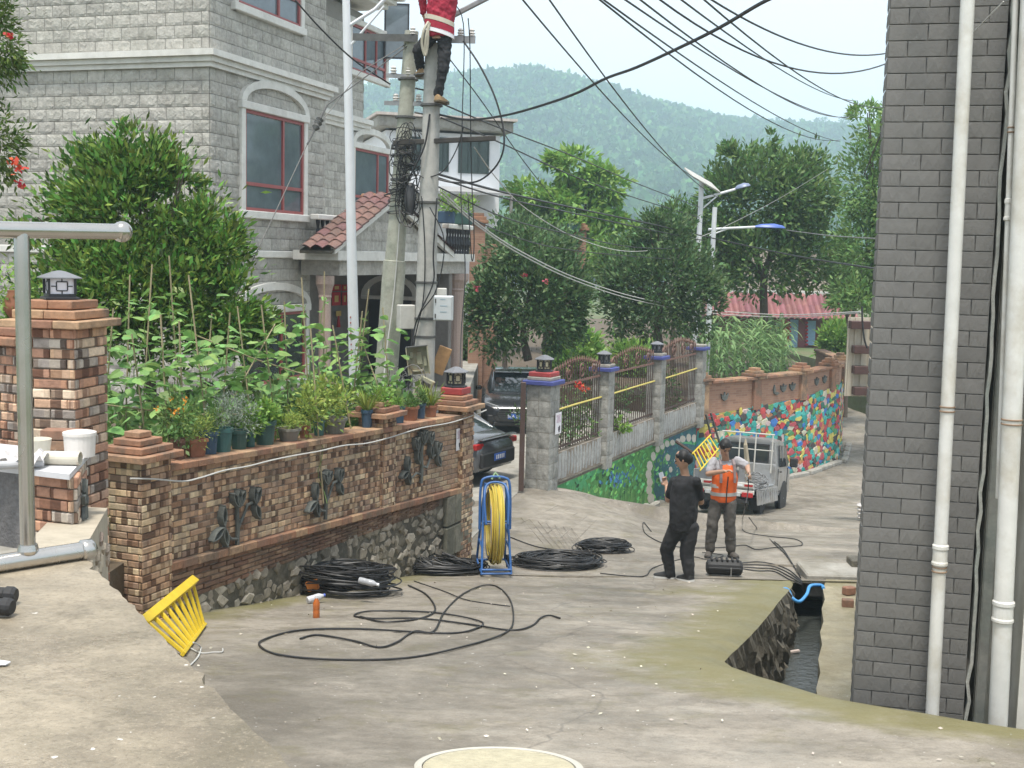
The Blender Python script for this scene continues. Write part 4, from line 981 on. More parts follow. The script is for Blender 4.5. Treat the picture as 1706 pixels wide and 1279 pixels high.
# gable
ta, za = rp_(566, 424, hp(0, 0, SW)); tb, zb_ = rp_(748, 434, hp(0, 0, SW)); tap, zap = rp_(652, 338, hp(0, 0, SW)); tap = ta + (tb - ta) * .44
gz0 = .05; zap = max(zap, .95)
mb = MB(); mb.slab([hp(ta, gz0, SW - .12), hp(tb, gz0, SW - .12), hp(tap, zap - .06, SW - .12)], -HN, .12); part('gable_wall', mb, HSTR, porch, True)
pg = Pieces(); nr = 5
for k in range(nr):
    z0_, f = gz0 + (zap - gz0) * k / nr, (k + .8) / nr; l_, r_ = ta + (tap - ta) * f + .05, tb + (tap - tb) * f - .05
    if r_ - l_ > .2: pg.course(hp(l_, z0_, SW - .12), E1, UP, HN, r_ - l_, (zap - gz0) / nr, .34, .3, d=.02)
pg.emit('gable_tile', tiles, porch)
for (t0_, z0_, t1_, z1_) in ((ta - .25, gz0 - .07, tap, zap), (tap, zap, tb + .25, gz0 - .09)):
    mb = MB(); A, B = hp(t0_, z0_, SW - .06), hp(t1_, z1_, SW - .06); up_ = V((0, 0, .13)); mb.slab([A, B, B + up_, A + up_], HN, .09); part('barge_board', mb, WHT, porch, True)
# roof tiles on both slopes, row by row
tm = MB(); n = 6
sec = []
for j, (x, dz) in enumerate(((0, .02), (1, .0))):
    sec.append([(x, (i / n - .5), .10 * sin(pi * i / n) + dz) for i in range(n + 1)] )
tm.loft(sec, cap=False, closed_sec=False); k0 = len(tm.v)
tm.loft([[(x, y, z - .05) for x, y, z in s_] for s_ in sec], cap=False, closed_sec=False)
for i in range(n): tm.f.append((n + 1 + i, n + 2 + i, k0 + n + 2 + i, k0 + n + 1 + i))
tm = fixn(tm.mesh('roof_tile', ROOFT))
back = .35
for (tf, sg) in ((ta - .35, 1), (tb + .35, -1)):
    run = abs(tap - tf); rise = zap + .10 - (gz0 - .05); sl_ = sqrt(run * run + rise * rise); dirn = (E1 * sg * run + UP * rise).normalized(); nrm = HN.cross(dirn).normalized(); nrm = nrm if nrm.z > 0 else -nrm
    rows = 10; cols = 3; wd = (SW + .10 - back) / cols
    mb = MB(); A = hp(tf, gz0 - .02, SW); B = hp(tap, zap + .08, SW); mb.slab([A, B, B + HN * (back - SW), A + HN * (back - SW)], -nrm, .05); part('roof_deck', mb, DARKC, porch, True)
    for r_ in range(rows):
        for c_ in range(cols):
            n_ = SW + .08 - (c_ + .5) * wd; base = hp(tf, gz0 + .0, n_) + dirn * (sl_ * r_ / rows)
            o = bpy.data.objects.new('roof_tile', tm); place(o, porch, True, frame(base + nrm * .03, (dirn - nrm * .06).normalized() * 1, HN, nrm, sl_ / rows * 1.12, wd, .62))
for k in range(3):
    mb = MB(); A = hp(tap, zap + .13, SW + .1 - k * .27); mb.cyl(A, A - HN * .285, .075, .065, 8); part('ridge_tile', mb, M('ridge_tile', (.36, .2, .12), .8, var=.3), porch, True)
# balustrades left and right of the gable
balm = MB(); balm.lathe((0, 0, 0), [(.5, 0), (.5, .08), (.3, .14), (.75, .38), (.55, .55), (.28, .75), (.5, .92), (.5, 1)], 8); balm = fixn(balm.mesh('baluster', DKM))
for (t0_, t1_, n_) in ((3.3, 4.1, .25), (tb + .05, S1 - .15, SW - .1)):
    nb = max(4, int((t1_ - t0_) / .16))
    for k in range(nb): q = hp(t0_ + (t1_ - t0_) * (k + .5) / nb, .045, n_); o = bpy.data.objects.new('baluster', balm); place(o, porch, True, frame(q, E1, HN, UP, .085, .085, .58))
    band(porch, 'handrail', HC, E1, HN, t0_ - .05, t1_ + .05, .626, .73, n_ + .09, n0=n_ - .09)
# recess: back wall opening, arched fanlight, red couplets
b0 = O2
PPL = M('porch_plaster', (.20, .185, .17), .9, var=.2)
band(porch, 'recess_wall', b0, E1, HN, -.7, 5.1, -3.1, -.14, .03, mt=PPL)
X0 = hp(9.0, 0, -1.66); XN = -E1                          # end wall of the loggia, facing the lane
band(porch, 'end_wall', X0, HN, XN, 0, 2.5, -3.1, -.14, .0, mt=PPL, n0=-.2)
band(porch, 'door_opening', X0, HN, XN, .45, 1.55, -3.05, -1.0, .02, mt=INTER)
m_ = MB(); sec = []
for i in range(13):
    a = pi * i / 12; oq = lambda r_: (X0 + HN * (1.0 - cos(a) * r_))
    A, B = oq(.74), oq(.6); z1, z2 = -1.0 + sin(a) * .52, -1.0 + sin(a) * .4
    sec.append([V((A.x, A.y, z1)), V((A.x, A.y, z1)) + XN * .08, V((B.x, B.y, z2)) + XN * .08, V((B.x, B.y, z2))])
m_.loft(sec); part('door_arch', m_, WHT, porch, True)
band(porch, 'door_lintel', X0, HN, XN, .26, 1.74, -1.08, -.99, .09)
CRED = M('couplet_red', (.42, .03, .035), .7, var=.15); GOLD = M('gold_ink', (.55, .38, .12), .5)
def paper(parent, px0, py0, px1, py1, n_, mt=CRED, nm='couplet'):
    O_ = b0 + HN * n_; t0_, z1 = rp_(px0, py0, O_); t1_, z0_ = rp_(px1, py1, O_); m_ = MB(); q = O_ + E1 * ((t0_ + t1_) / 2); m_.box((q.x, q.y, (z0_ + z1) / 2), (abs(t1_ - t0_), .012, abs(z1 - z0_)), E1, HN, UP); return part(nm, m_, mt, parent, True), q, (z0_ + z1) / 2, abs(t1_ - t0_), abs(z1 - z0_)
cp = thing('door_couplets', 'red and gold paper couplets hanging in the dark porch recess', 'door decoration', b0 + V((0, 0, -1.5)))
band(cp, 'backing_board', b0, E1, HN, -.55, .95, -3.0, -.55, .07, mt=M('dark_red_wood', (.09, .03, .03), .6, var=.3))
for (x0, y0, x1, y1) in ((541, 478, 549, 505), (553, 474, 568, 484), (570, 474, 578, 484), (553, 487, 567, 508), (570, 487, 578, 508), (541, 528, 551, 585)):
    o_, q, zc, ww, hh = paper(cp, x0, y0, x1, y1, .09)
    mb = MB(); mb.box((q + HN * .009).to_tuple()[:2] + (zc,), (ww * .45, .004, hh * .5), E1, HN, UP); part('gold_mark', mb, GOLD, o_, True)
o_, q, zc, ww, hh = paper(cp, 560, 518, 568, 526, .12, GOLD, 'knot'); mb = MB(); mb.tube([(q.x, q.y, zc - .05), (q.x, q.y, zc - .32)], [.02, .05], 8); part('tassel', mb, CRED, cp, True)
q = X0 + HN * 1.0 + XN * .1; mb = MB(); mb.box((q.x, q.y, -1.0), (.16, .02, .18), HN, XN, UP); part('paper_charm', mb, M('orange_paper', (.45, .12, .04), .7), cp, True)
# ---- white house behind, with green windows and a flat roof
whs = M('white_wall', (.74, .745, .76), .8, var=.07, vs=1.5, bump=.1); 
wh = thing('white_house', 'white two-storey house with dark green windows behind the concrete poles', 'house', W(780, 430, 47) * 1)
WO = W(640, 500, 47.); WO.z = 0; WU = V((.96, .28, 0)).normalized(); WN = V((WU.y, -WU.x, 0)); we = on_plane(832, 300, WO, WN); wl = (we - WO).dot(WU)
def wr(px, py): q = on_plane(px, py, WO, WN); return (q - WO).dot(WU), q.z
zt = wr(830, 226)[1]; mb = MB(); q = WO + WU * (wl / 2) - WN * 4; mb.box((q.x, q.y, (zt - 4.4) / 2), (wl, 8, zt + 4.4), WU, WN, UP); part('wall', mb, whs, wh, True)
q = WO + WU * (wl / 2) - WN * 3.8; mb = MB(); mb.box((q.x, q.y, zt + .3), (wl + .8, 8.6, .42), WU, WN, UP, bev=.05); part('roof_slab', mb, CONC, wh, True)
mb = MB(); mb.box((q.x, q.y, zt + .56), (wl + 1.0, 9, .1), WU, WN, UP); part('roof_sheet', mb, M('pale_roof_sheet', (.5, .44, .4), .8, var=.25), wh, True)
GRW = M('green_glass', (.03, .055, .045), .12, var=.4, vs=1.5)
for (x0, y0, x1, y1) in ((764, 232, 814, 290), (722, 228, 747, 286), (664, 226, 700, 284)):
    t0_, z1 = wr(x0, y0); t1_, z0_ = wr(x1, y1); window(wh, WO, WU, WN, t0_, t1_, z0_, z1, cols=(.33, .66), trans=(), fm=M('green_frame', (.03, .05, .045), .5), gm=GRW, sur=.0)
za = wr(800, 330)[1]
mb = MB(); q = WO + WU * (wl * .45) + WN * 1.3; mb.box((q.x, q.y, za + .2), (wl * 1.0, 2.6, .1), WU, (WN - UP * .12).normalized(), UP); part('awning', mb, M('grey_awning', (.3, .3, .3), .6, var=.25, vs=2.), wh, True)
for k in (.2, .96): q = WO + WU * (wl * k) + WN * 2.4; mb = MB(); mb.cyl((q.x, q.y, -4.4), (q.x, q.y, za + .1), .06, n=8); part('awning_post', mb, CONC, wh, True)
# ---- brick roof terraces seen between the crowns
for (x0, x1, yt, yb, Y, lab) in ((782, 830, 392, 440, 35., 'orange brick balcony pier beside the porch with a stepped top'), (938, 972, 386, 470, 42., 'orange brick rooftop pier with a green planter behind the round trees')):
    A = W(x0, yb, Y); B = W(x1, yt, Y); t = thing('brick_pier', lab, 'brick pier', (A.x, Y, -4.4))
    if Y < 40:
        mb = MB(); mb.box(((A.x + B.x) / 2, Y + .2, (B.z - 4.4) / 2 - .1), (B.x - A.x, .35, B.z - .1 + 4.2), bev=.01); o = part('parapet', mb, FARB, t, True); uv_wall(o.data, [(v_[0], v_[2]) for v_ in mb.v])
        c = W(796, 400, Y)
    else:
        mb = MB(); mb.box(((A.x + B.x) / 2 - .4, Y + .3, (B.z - 4.4) / 2 - .1), (B.x - A.x + .2, .35, B.z - .2 + 4.4), bev=.01); o = part('parapet', mb, FARB, t, True); uv_wall(o.data, [(v_[0], v_[2]) for v_ in mb.v]); c = W(966, 400, Y)
    zt_ = W(800, yt - 20, Y).z if Y < 40 else W(966, 384, Y).z
    mb = MB(); mb.box((c.x, Y, (zt_ - 4.4) / 2), (.42, .42, zt_ + 4.4), bev=.01); o = part('pillar', mb, FARB, t, True); uv_wall(o.data, [(v_[0] + v_[1], v_[2]) for v_ in mb.v])
    for j, (hw, h) in enumerate(((.3, .1), (.24, .1), (.17, .1))): mb = MB(); mb.box((c.x, Y, zt_ + .05 + j * .1), (hw * 2, hw * 2, h - .004), bev=.01); part('cap', mb, BRICKC, t, True)
# ---- low house with a red roof beyond the maize
lh = thing('red_roofed_house', 'low house with red tiled eaves and blue and red painted wall beyond the maize', 'house', (14, 62, -4.))
A = W(1185, 500, 60.); B = W(1420, 500, 60.); wlz = W(1300, 530, 60.).z
mb = MB(); mb.box(((A.x + B.x) / 2, 63, (wlz - 4.2) / 2), (B.x - A.x, 5, wlz + 4.2)); part('wall', mb, M('maroon_wall', (.17, .06, .05), .8, var=.25, vs=1.), lh, True)
nt_ = 26
rt = MB(); rt.loft([[(0, y - .5, .12 * abs(sin(pi * (y))) ) for y in [i / 8 for i in range(9)]], [(1, y - .5, .12 * abs(sin(pi * y))) for y in [i / 8 for i in range(9)]]], cap=False, closed_sec=False); rt = rt.mesh('roof_tile_strip', M('faded_red_tile', (.22, .085, .085), .75, var=.35, vs=1.2, rnd=.2))
z0_, z1_ = W(1300, 533, 60.).z, W(1300, 494, 60.).z; 
for i in range(nt_):
    for j in range(2):
        x = A.x - .3 + (B.x - A.x + .6) * (i + .5) / nt_; D_ = V((0, 1.6, z1_ - z0_)); o = bpy.data.objects.new('roof_tile', rt); L_ = D_.length / 2
        place(o, lh, True, frame(V((x, 59.6, z0_)) + D_ * (j / 2) + V((0, 0, .08 - .05 * j)), D_.normalized(), V((1, 0, 0)), V((0, -D_.normalized().z, D_.normalized().y)), L_ * 1.08, (B.x - A.x + .6) / nt_, 1.))
mb = MB(); mb.box(((A.x + B.x) / 2, 61.9, z1_ + .12), (B.x - A.x + .8, .5, .28)); part('ridge', mb, WHT, lh, True)
mb = MB(); mb.box(((A.x + B.x) / 2, 65, z1_ + 1.2), (B.x - A.x + 2.5, 5, 2.2)); part('upper_storey', mb, M('tan_wall', (.36, .31, .25), .85, var=.2, vs=.8), lh, True)
def lw(x0, y0, x1, y1, mt, nm, d=60.4):
    A_, B_ = W(x0, y0, d), W(x1, y1, d); m_ = MB(); m_.box(((A_.x + B_.x) / 2, d, (A_.z + B_.z) / 2), (B_.x - A_.x, .08, A_.z - B_.z)); return part(nm, m_, mt, lh, True)
YEL = M('yellow_paint', (.55, .42, .04), .6); LBL = M('light_blue_paint', (.25, .40, .58), .7, var=.2); RDW = M('red_wall_paint', (.45, .03, .04), .7, var=.2)
lw(1244, 541, 1300, 549, INTER, 'sign_board'); 
for k in range(12): lw(1247 + k * 4.4, 542 + (k % 3), 1249.6 + k * 4.4, 548, YEL, 'sign_mark', 60.3)
lw(1300, 532, 1314, 580, RDW, 'red_pillar'); lw(1316, 532, 1328, 582, LBL, 'blue_pillar'); lw(1330, 532, 1343, 580, M('maroon_panel', (.2, .06, .06), .7), 'maroon_panel'); lw(1344, 534, 1357, 575, LBL, 'blue_pillar')
for k in range(7): lw(1314, 536 + k * 7, 1318, 539 + k * 7, RDW, 'notch', 60.3); lw(1342, 536 + k * 6, 1346, 539 + k * 6, RDW, 'notch', 60.3)

# ---- the tiled house corner on the right, its pipes and plastered side
DGT = M('dark_grey_tile', (.15, .145, .136), .6, var=.12, vs=10., bump=.15, bs=60., rnd=.09)
DGG = M('tile_grout', (.27, .265, .25), .9, var=.1)
PLAS = M('weathered_plaster', (.40, .39, .35), .85, col2=(.27, .29, .26), c2s=2.2, c2lo=.42, c2hi=.62, var=.22, vs=8., bump=.3, bs=30.)
rh = thing('dark_tiled_house', 'tall dark grey tiled house corner at the right edge', 'house', (2.3, 7.7, -4.5))
KA = W(1449, 640, 7.72); KA.z = 0; KB = W(1641, 640, 7.56); KB.z = 0; KU = (KB - KA).normalized(); KN = V((KU.y, -KU.x, 0)); KL = (KB - KA).length
def zig(name, mat, sd):
    r = random.Random(sd); mb = MB(); o = .5
    a = [(-o, -o, 0), (o, -o, 0), (o, o, 0), (-o, o, 0)]; b = [(-.495, -.485, .15), (.495, -.485, .15), (.495, .485, .15), (-.495, .485, .15)]
    mb.loft([a, b], cap=False); n = 8; top = []; bot = []
    for i in range(n + 1):
        x = -.495 + .99 * i / n; top.append((x, .485, .15)); bot.append((x, -.485, .15))
    k = len(mb.v); pk = [(-.495 + .99 * (i + .5) / n, (.32 if i % 2 else -.32) * r.uniform(.6, 1.1), r.uniform(.2, .62)) for i in range(n)]
    mb.v += top + bot + pk
    for i in range(n):
        t0, t1, b0_, b1, p = k + i, k + i + 1, k + n + 1 + i, k + n + 2 + i, k + 2 * (n + 1) + i
        if i > 0: pl_ = p - 1
        mb.f += [(t1, t0, p), (b0_, b1, p)]
        if i > 0: mb.f += [(t0, p - 1, p), (b0_, p, p - 1)]
    mb.f += [(k, k + n + 1, k + 2 * n + 2), (k + n, k + 2 * n + 2 + n - 1, k + 2 * n + 1)]
    return fixn(mb.mesh(name, mat))
zt_ = [zig('wall_tile', DGT, 5 + i) for i in range(3)]
back = V((.42, .907, 0))
mb = MB(); mb.prism([(q.x, q.y) for q in (KA - KN * .02, KB - KN * .02, KB - KN * .9, KB - KN * .9 + KU * 4, KA + back * 7 + KU * 4.5, KA + back * 7)], -5, 4.2); part('wall', mb, DGG, rh, True)
q = Pieces(); q.course(V((KA.x, KA.y, -3.2)), KU, UP, KN, KL, 5.4, .235, .1005, gap=.0065, d=.0045)
q.course(V((KA.x, KA.y, -3.2)) - KN * .2, KN, UP, -KU, .2, 5.4, .2, .1005, gap=.0085, d=.011)
q.emit('wall_tile', zt_, rh, 300, key=lambda s_: 0 if s_[3].dot(KN) > .5 else 1, rest_name='more_wall_tiles')
q = Pieces(); q.course(V((KA.x, KA.y, 2.2)), KU, UP, KN, KL, 2., .2, .1, gap=.0085, d=.011); q.emit('upper_tiles', zt_, rh, 0)
# edge trim with broken mortar, plaster strip and side wall
mb = MB(); sec = []
for i in range(60):
    z = -3.3 + i * .125; j = random.uniform(-.008, .012); c_ = KB + KN * .012 + KU * (.006 + j); sec.append([V((c_.x, c_.y, z)), V((c_.x, c_.y, z)) + KU * .02, V((c_.x, c_.y, z)) + KU * .02 - KN * .2, V((c_.x, c_.y, z)) - KN * .2])
mb.loft(sec); part('mortar_edge', mb, PLAS, rh, True)
c_ = KB + KU * .11 - KN * .10; mb = MB(); mb.box((c_.x, c_.y, -.4), (.07, .05, 8.), KU, KN, UP, bev=.01); part('plaster_strip', mb, PLAS, rh, True)
c_ = KB + KU * 1.14 - KN * .35; mb = MB(); mb.box((c_.x, c_.y, -.4), (2.1, .2, 8.6), KU, KN, UP); part('side_wall', mb, PLAS, rh, True)
c_ = KB + KU * .88 - KN * .02; mb = MB(); mb.box((c_.x, c_.y, -.4), (1.2, .5, 8.6), KU, KN, UP); part('white_wall', mb, M('cream_plaster', (.60, .58, .52), .8, var=.12, vs=4., col2=(.45, .43, .36), c2s=1.5, c2lo=.5, c2hi=.75), rh, True)
PVC = M('white_pvc', (.66, .65, .61), .38, var=.1, vs=5., col2=(.46, .42, .34), c2s=3., c2lo=.45, c2hi=.75); RUSTW = M('rusty_clamp', (.25, .17, .11), .7, var=.3)
def pipe(p0, p1, r, clamps, label, name='drain_pipe', sleeves=()):
    t = thing(name, label, 'drain pipe', (p1.x, p1.y, min(p0.z, p1.z)), 0, 'white drain pipes on the right-hand house')
    mb = MB(); mb.cyl(p0, p1, r, n=20); part('pipe', mb, PVC, t, True, smooth=True)
    for f in clamps:
        for dz in (-.014, .014): c0 = p0.lerp(p1, f) + V((0, 0, dz)); mb = MB(); mb.lathe(c0 - UP * .005, [(r + .004, 0), (r + .006, .005), (r + .004, .01)], 18); part('clamp', mb, RUSTW, t, True)
    for f in sleeves: c0 = p0.lerp(p1, f); mb = MB(); mb.lathe(c0 - UP * .06, [(r, 0), (r + .009, .006), (r + .009, .02), (r + .004, .03), (r + .004, .1), (r + .009, .11), (r + .009, .13), (r, .14)], 18); part('sleeve', mb, PVC, t, True)
pipe(W(1638, -520, 7.43), W(1551, 1230, 7.48), .042, (.665, .825), 'slim white downpipe in front of the dark grey tiles', sleeves=(.812,))
p0, p1 = W(1713, 100, 7.30), W(1660, 1260, 7.30); d_ = p0 - p1; pipe(p0 + d_ * .55, p1, .058, (.68,), 'thick cream downpipe at the right edge by the pale plaster wall', sleeves=(.86,))
pipe(W(1694, -60, 7.40), W(1663, 830, 7.42), .017, (.3,), 'thin white conduit between the two downpipes', sleeves=(.45,))
# ================================================================ POLES, BOXES AND CABLES
POLEC = M('pole_concrete', (.42, .41, .38), .8, var=.15, vs=7., col2=(.33, .33, .31), c2s=4., bump=.25, bs=40.)
POLED = M('old_pole_concrete', (.36, .36, .30), .85, var=.25, vs=7., col2=(.25, .27, .21), c2s=2.5, bump=.3, bs=40.)
GALV = M('galvanised_steel', (.30, .30, .30), .5, metal=.6, var=.2, vs=12.); DGAL = M('dark_steel', (.11, .11, .105), .6, metal=.4, var=.3, vs=12.)
RUBB = M('black_cable', (.018, .018, .019), .5, var=.1); RUBG = M('grey_cable', (.16, .16, .16), .6); RUBW = M('white_cable', (.5, .5, .48), .6, var=.1)
CERA = M('white_ceramic', (.62, .6, .57), .3, var=.1); BOXG = M('pale_grey_box', (.50, .53, .54), .5, var=.08, vs=6.); BOXW = M('dirty_white_box', (.52, .51, .47), .6, var=.15, vs=6.)
WPNT = M('white_pole_paint', (.66, .68, .70), .4, var=.08, vs=2.)
def rod(a, b, r, n=8): m_ = MB(); m_.cyl(a, b, r, n=n); return m_
# pole B (upright) and pole A (leaning), standing in the garden bed behind the wall's far end
DB, DA = 17.6, 17.9
B1 = W(722, 72, DB); B0 = W(704, 690, DB); dB = (B1 - B0) / (B1.z - B0.z); B0 = B0 + dB * (-2.75 - B0.z)
A1 = W(686, 52, DA); A0 = W(640, 670, DA); dA = (A1 - A0) / (A1.z - A0.z); A0 = A0 + dA * (-2.75 - A0.z)
def bp(z): return B0 + dB * (z + 2.75)
def ap(z): return A0 + dA * (z + 2.75)
def zpx(py, Y): return W(700, py, Y).z
pb = thing('utility_pole', 'upright pale concrete utility pole the climbing worker stands on', 'utility pole', B0, 0, 'twin concrete utility poles')
mb = MB(); mb.tube([bp(-2.75), bp(1.0), bp(B1.z)], [.165, .135, .115], 20); part('shaft', mb, POLEC, pb, True, smooth=True)
pa = thing('utility_pole', 'leaning weathered concrete utility pole wrapped in a tangle of cables', 'utility pole', A0, 0, 'twin concrete utility poles')
mb = MB(); mb.tube([ap(-2.75), ap(-.1), ap(-.09), ap(A1.z)], [.17, .17, .145, .10], 20); part('shaft', mb, POLED, pa, True, smooth=True)
for z, pf_, par, rr in [(zpx(y, DB), bp, pb, .15) for y in (175, 530, 560, 470, 337)] + [(zpx(y, DA), ap, pa, .14) for y in (132, 196, 506, 520, 300)]:
    c = pf_(z); mb = MB(); mb.lathe(c - UP * .02, [(rr, 0), (rr + .012, .006), (rr + .012, .034), (rr, .04)], 18); part('band_clamp', mb, DGAL, par, True)
# step bolts
for y in (110, 150, 190, 240): 
    c = bp(zpx(y, DB)); mb = rod(c - V((.1, 0, 0)), c - V((.24, .04, -.02)), .012); part('step_bolt', mb, DGAL, pb, True)
# crossarms with insulators
def crossarm(x0, y0, x1, y1, Y, label, n_ins, mt=DGAL, ths=.09, group='steel crossarms on the twin poles', ins_px=None):
    a, b = W(x0, y0, Y), W(x1, y1, Y); t = thing('crossarm', label, 'crossarm', (a + b) / 2, 0, group); d = (b - a).normalized(); up = d.cross(V((0, -1, 0))).normalized(); up = up if up.z > 0 else -up
    m_ = MB(); m_.box((a + b) / 2, ((b - a).length, .012, ths), d, d.cross(up), up); part('web', m_, mt, t, True)
    m_ = MB(); m_.box((a + b) / 2 + up * (ths / 2 + .007) + V((0, .04, 0)), ((b - a).length, .09, .012), d, d.cross(up), up); part('flange', m_, mt, t, True)
    for k in range(n_ins):
        f = (k + .5) / n_ins if ins_px is None else ins_px[k]; c = a.lerp(b, f) + up * (ths / 2 + .013) + V((0, .03, 0)); m_ = MB(); m_.lathe(c, [(.025, 0), (.05, .01), (.03, .03), (.052, .045), (.03, .07), (.045, .085), (.02, .11)], 12); part('insulator', m_, CERA, t, True)
    return t
crossarm(588, 62, 695, 64, 17.75, 'long dark crossarm reaching left from the leaning pole top', 1, ins_px=(.93,)); crossarm(742, 66, 792, 67, 17.6, 'stub of dark crossarm right of the climbing worker', 2, mt=GALV, ins_px=(.5, .88))
crossarm(643, 126, 716, 130, 17.8, 'short crossarm with white insulators under the worker\'s left boot', 3, mt=GALV, ths=.05); crossarm(640, 172, 716, 174, 17.85, 'lowest short crossarm crossing the leaning pole', 2, mt=GALV, ths=.05)
a, b = W(655, 238, 17.6), W(826, 230, 17.4); mb = MB(); mb.box((a + b) / 2, ((b - a).length, .07, .07), (b - a).normalized(), V((0, 1, 0)), UP, bev=.008); single('timber_crossarm', mb, M('dark_timber', (.05, .045, .04), .8, var=.3), 'dark square timber arm bolted across both poles', 'crossarm')
# ---- boxes
def ebox(px0, py0, px1, py1, Y, d, mt, label, door=True, yaw=0., text=None):
    a, b = W(px0, py1, Y), W(px1, py0, Y); c = (a + b) / 2; U_ = V((cos(yaw), sin(yaw), 0)); N_ = V((U_.y, -U_.x, 0)); w_, h_ = (b.x - a.x) / max(.3, cos(yaw)), b.z - a.z
    t = thing('meter_box', label, 'meter box', (c.x, c.y, a.z)); m_ = MB(); m_.box(c - N_ * (-d / 2) * 0 + V((0, d / 2, 0)), (w_, d, h_), U_, N_, UP, bev=.012); part('case', m_, mt, t, True)
    if door:
        m_ = MB(); m_.box(c + N_ * (.01) , (w_ * .86, .02, h_ * .94), U_, N_, UP, bev=.008); part('door', m_, mt, t, True)
        for s_ in (.3, -.3): m_ = MB(); m_.box(c + N_ * .022 - U_ * (w_ * .40) + UP * (h_ * s_), (.02, .02, .06), U_, N_, UP); part('hinge', m_, DGAL, t, True)
    if text:
        for k, (ww, z_) in enumerate(((.3, .36), (.42, .1), (.38, -.14))):
            m_ = MB()
            for j in range(5 + k): m_.box(c + N_ * .0225 + UP * (h_ * z_) + U_ * (w_ * (-.16 + ww * (j + .5) / (5 + k) * .9)), (w_ * ww / (5 + k) * .6, .002, h_ * .035), U_, N_, UP)
            part('printed_line', m_, M('blue_print', (.2, .33, .4), .7), t, True, kind='stuff')
    return t
ebox(722, 493, 755, 534, 17.32, .17, BOXG, 'pale blue-grey meter box with printed lines on the upright pole', text=True)
ebox(727, 480, 744, 494, 17.55, .12, BOXW, 'small cream box tucked above the blue-grey meter box', door=False)
ebox(663, 508, 688, 548, 17.55, .14, BOXW, 'white blank box between the two poles', door=False, yaw=.5)
t = thing('open_meter_box', 'rusty open meter box without a door at the foot of the poles', 'meter box', W(698, 625, 17.2)); c = W(697, 600, 17.2); OLDB = M('old_cream_board', (.36, .35, .25), .85, var=.35, vs=14., col2=(.2, .13, .07), c2s=7., c2lo=.5, c2hi=.7)
tl = Matrix.Rotation(-.12, 3, 'Y'); Ux, Uz = tl @ V((1, 0, 0)), tl @ V((0, 0, 1))
m_ = MB(); m_.box(c, (.29, .02, .40), Ux, V((0, 1, 0)), Uz); part('back_board', m_, OLDB, t, True)
for (a_, b_, s_, q) in ((-.15, 0, .012, .40), (.15, 0, .012, .40)): m_ = MB(); m_.box(c + Ux * a_ - V((0, .05, 0)), (s_, .12, q), Ux, V((0, 1, 0)), Uz); part('side', m_, OLDB, t, True)
m_ = MB(); m_.box(c + Uz * .206 - V((0, .05, 0)), (.31, .12, .012), Ux, V((0, 1, 0)), Uz); part('top', m_, DGAL, t, True)
for (a_, b_, w_, h_) in ((.02, .03, .08, .18), (-.09, .08, .05, .09), (.1, -.02, .05, .14), (-.02, -.15, .16, .03)): m_ = MB(); m_.box(c + Ux * a_ + Uz * b_ - V((0, .025, 0)), (w_, .03, h_), Ux, V((0, 1, 0)), Uz, bev=.006); part('fitting', m_, OLDB, t, True)
t = thing('fallen_meter_box', 'tilted dirty meter box leaning at the base of the upright pole', 'meter box', W(703, 668, 17.1)); c = W(705, 648, 17.15); tl = Matrix.Rotation(.45, 3, 'Y'); Ux, Uz = tl @ V((1, 0, 0)), tl @ V((0, 0, 1))
m_ = MB(); m_.box(c, (.22, .1, .34), Ux, V((0, 1, 0)), Uz, bev=.01); part('case', m_, OLDB, t, True); m_ = MB(); m_.box(c - V((0, .055, 0)) + Uz * .06, (.13, .012, .12), Ux, V((0, 1, 0)), Uz, bev=.004); part('window', m_, DARKC, t, True)
mb = MB(); c = W(735, 600, 17.9); mb.box(c, (.2, .04, .42), (Matrix.Rotation(.35, 3, 'Y') @ V((1, 0, 0))), (0, 1, 0), Matrix.Rotation(.35, 3, 'Y') @ V((0, 0, 1)), bev=.01); single('wooden_board', mb, M('orange_board', (.48, .28, .13), .7, var=.3, vs=8.), 'orange wooden board leaning behind the upright pole', 'board')
# ---- white street-lamp pole in front of the house
lp = thing('street_lamp', 'tall white street lamp pole beside the leaning pole', 'street lamp', W(591, 690, 18.25)); a, b = W(592, 690, 18.25), W(573, -160, 18.25)
mb = MB(); mb.tube([a, b], [.088, .05], 16); part('pole', mb, WPNT, lp, True, smooth=True)
mb = MB(); mb.tube([W(578, 45, 18.25), W(625, 15, 18.25), W(668, -30, 18.25)], .028, 8); part('arm', mb, WPNT, lp, True); mb = MB(); mb.tube([W(580, 80, 18.25), W(640, 10, 18.25)], .018, 8); part('brace', mb, WPNT, lp, True)
a = W(668, -30, 18.25); mb = MB(); mb.box(a + V((.45, 0, .12)), (.75, .26, .09), (.97, 0, .24), (0, 1, 0), (-.24, 0, .97), bev=.03); part('lamp_head', mb, GALV, lp, True)
RINK = M('red_ink', (.35, .12, .1), .8)
for k in range(9): c = W(585 + k * .25, 528 + k * 9, 18.25); mb = MB(); mb.box(c - V((0, .082, 0)), (.018, .012, .028), (1, 0, 0), (0, 1, 0), UP); part('stencil_mark', mb, RINK, lp, True)
q0, q1 = W(742, 32, 17.9), W(816, -6, 17.9); d_ = (q1 - q0).normalized(); mb = MB(); mb.box((q0 + q1) / 2, ((q1 - q0).length, .07, .075), d_, (0, 1, 0), d_.cross(V((0, -1, 0))), bev=.015); single('bracket_arm', mb, GALV, 'grey bracket arm sticking up right of the lineman', 'bracket')
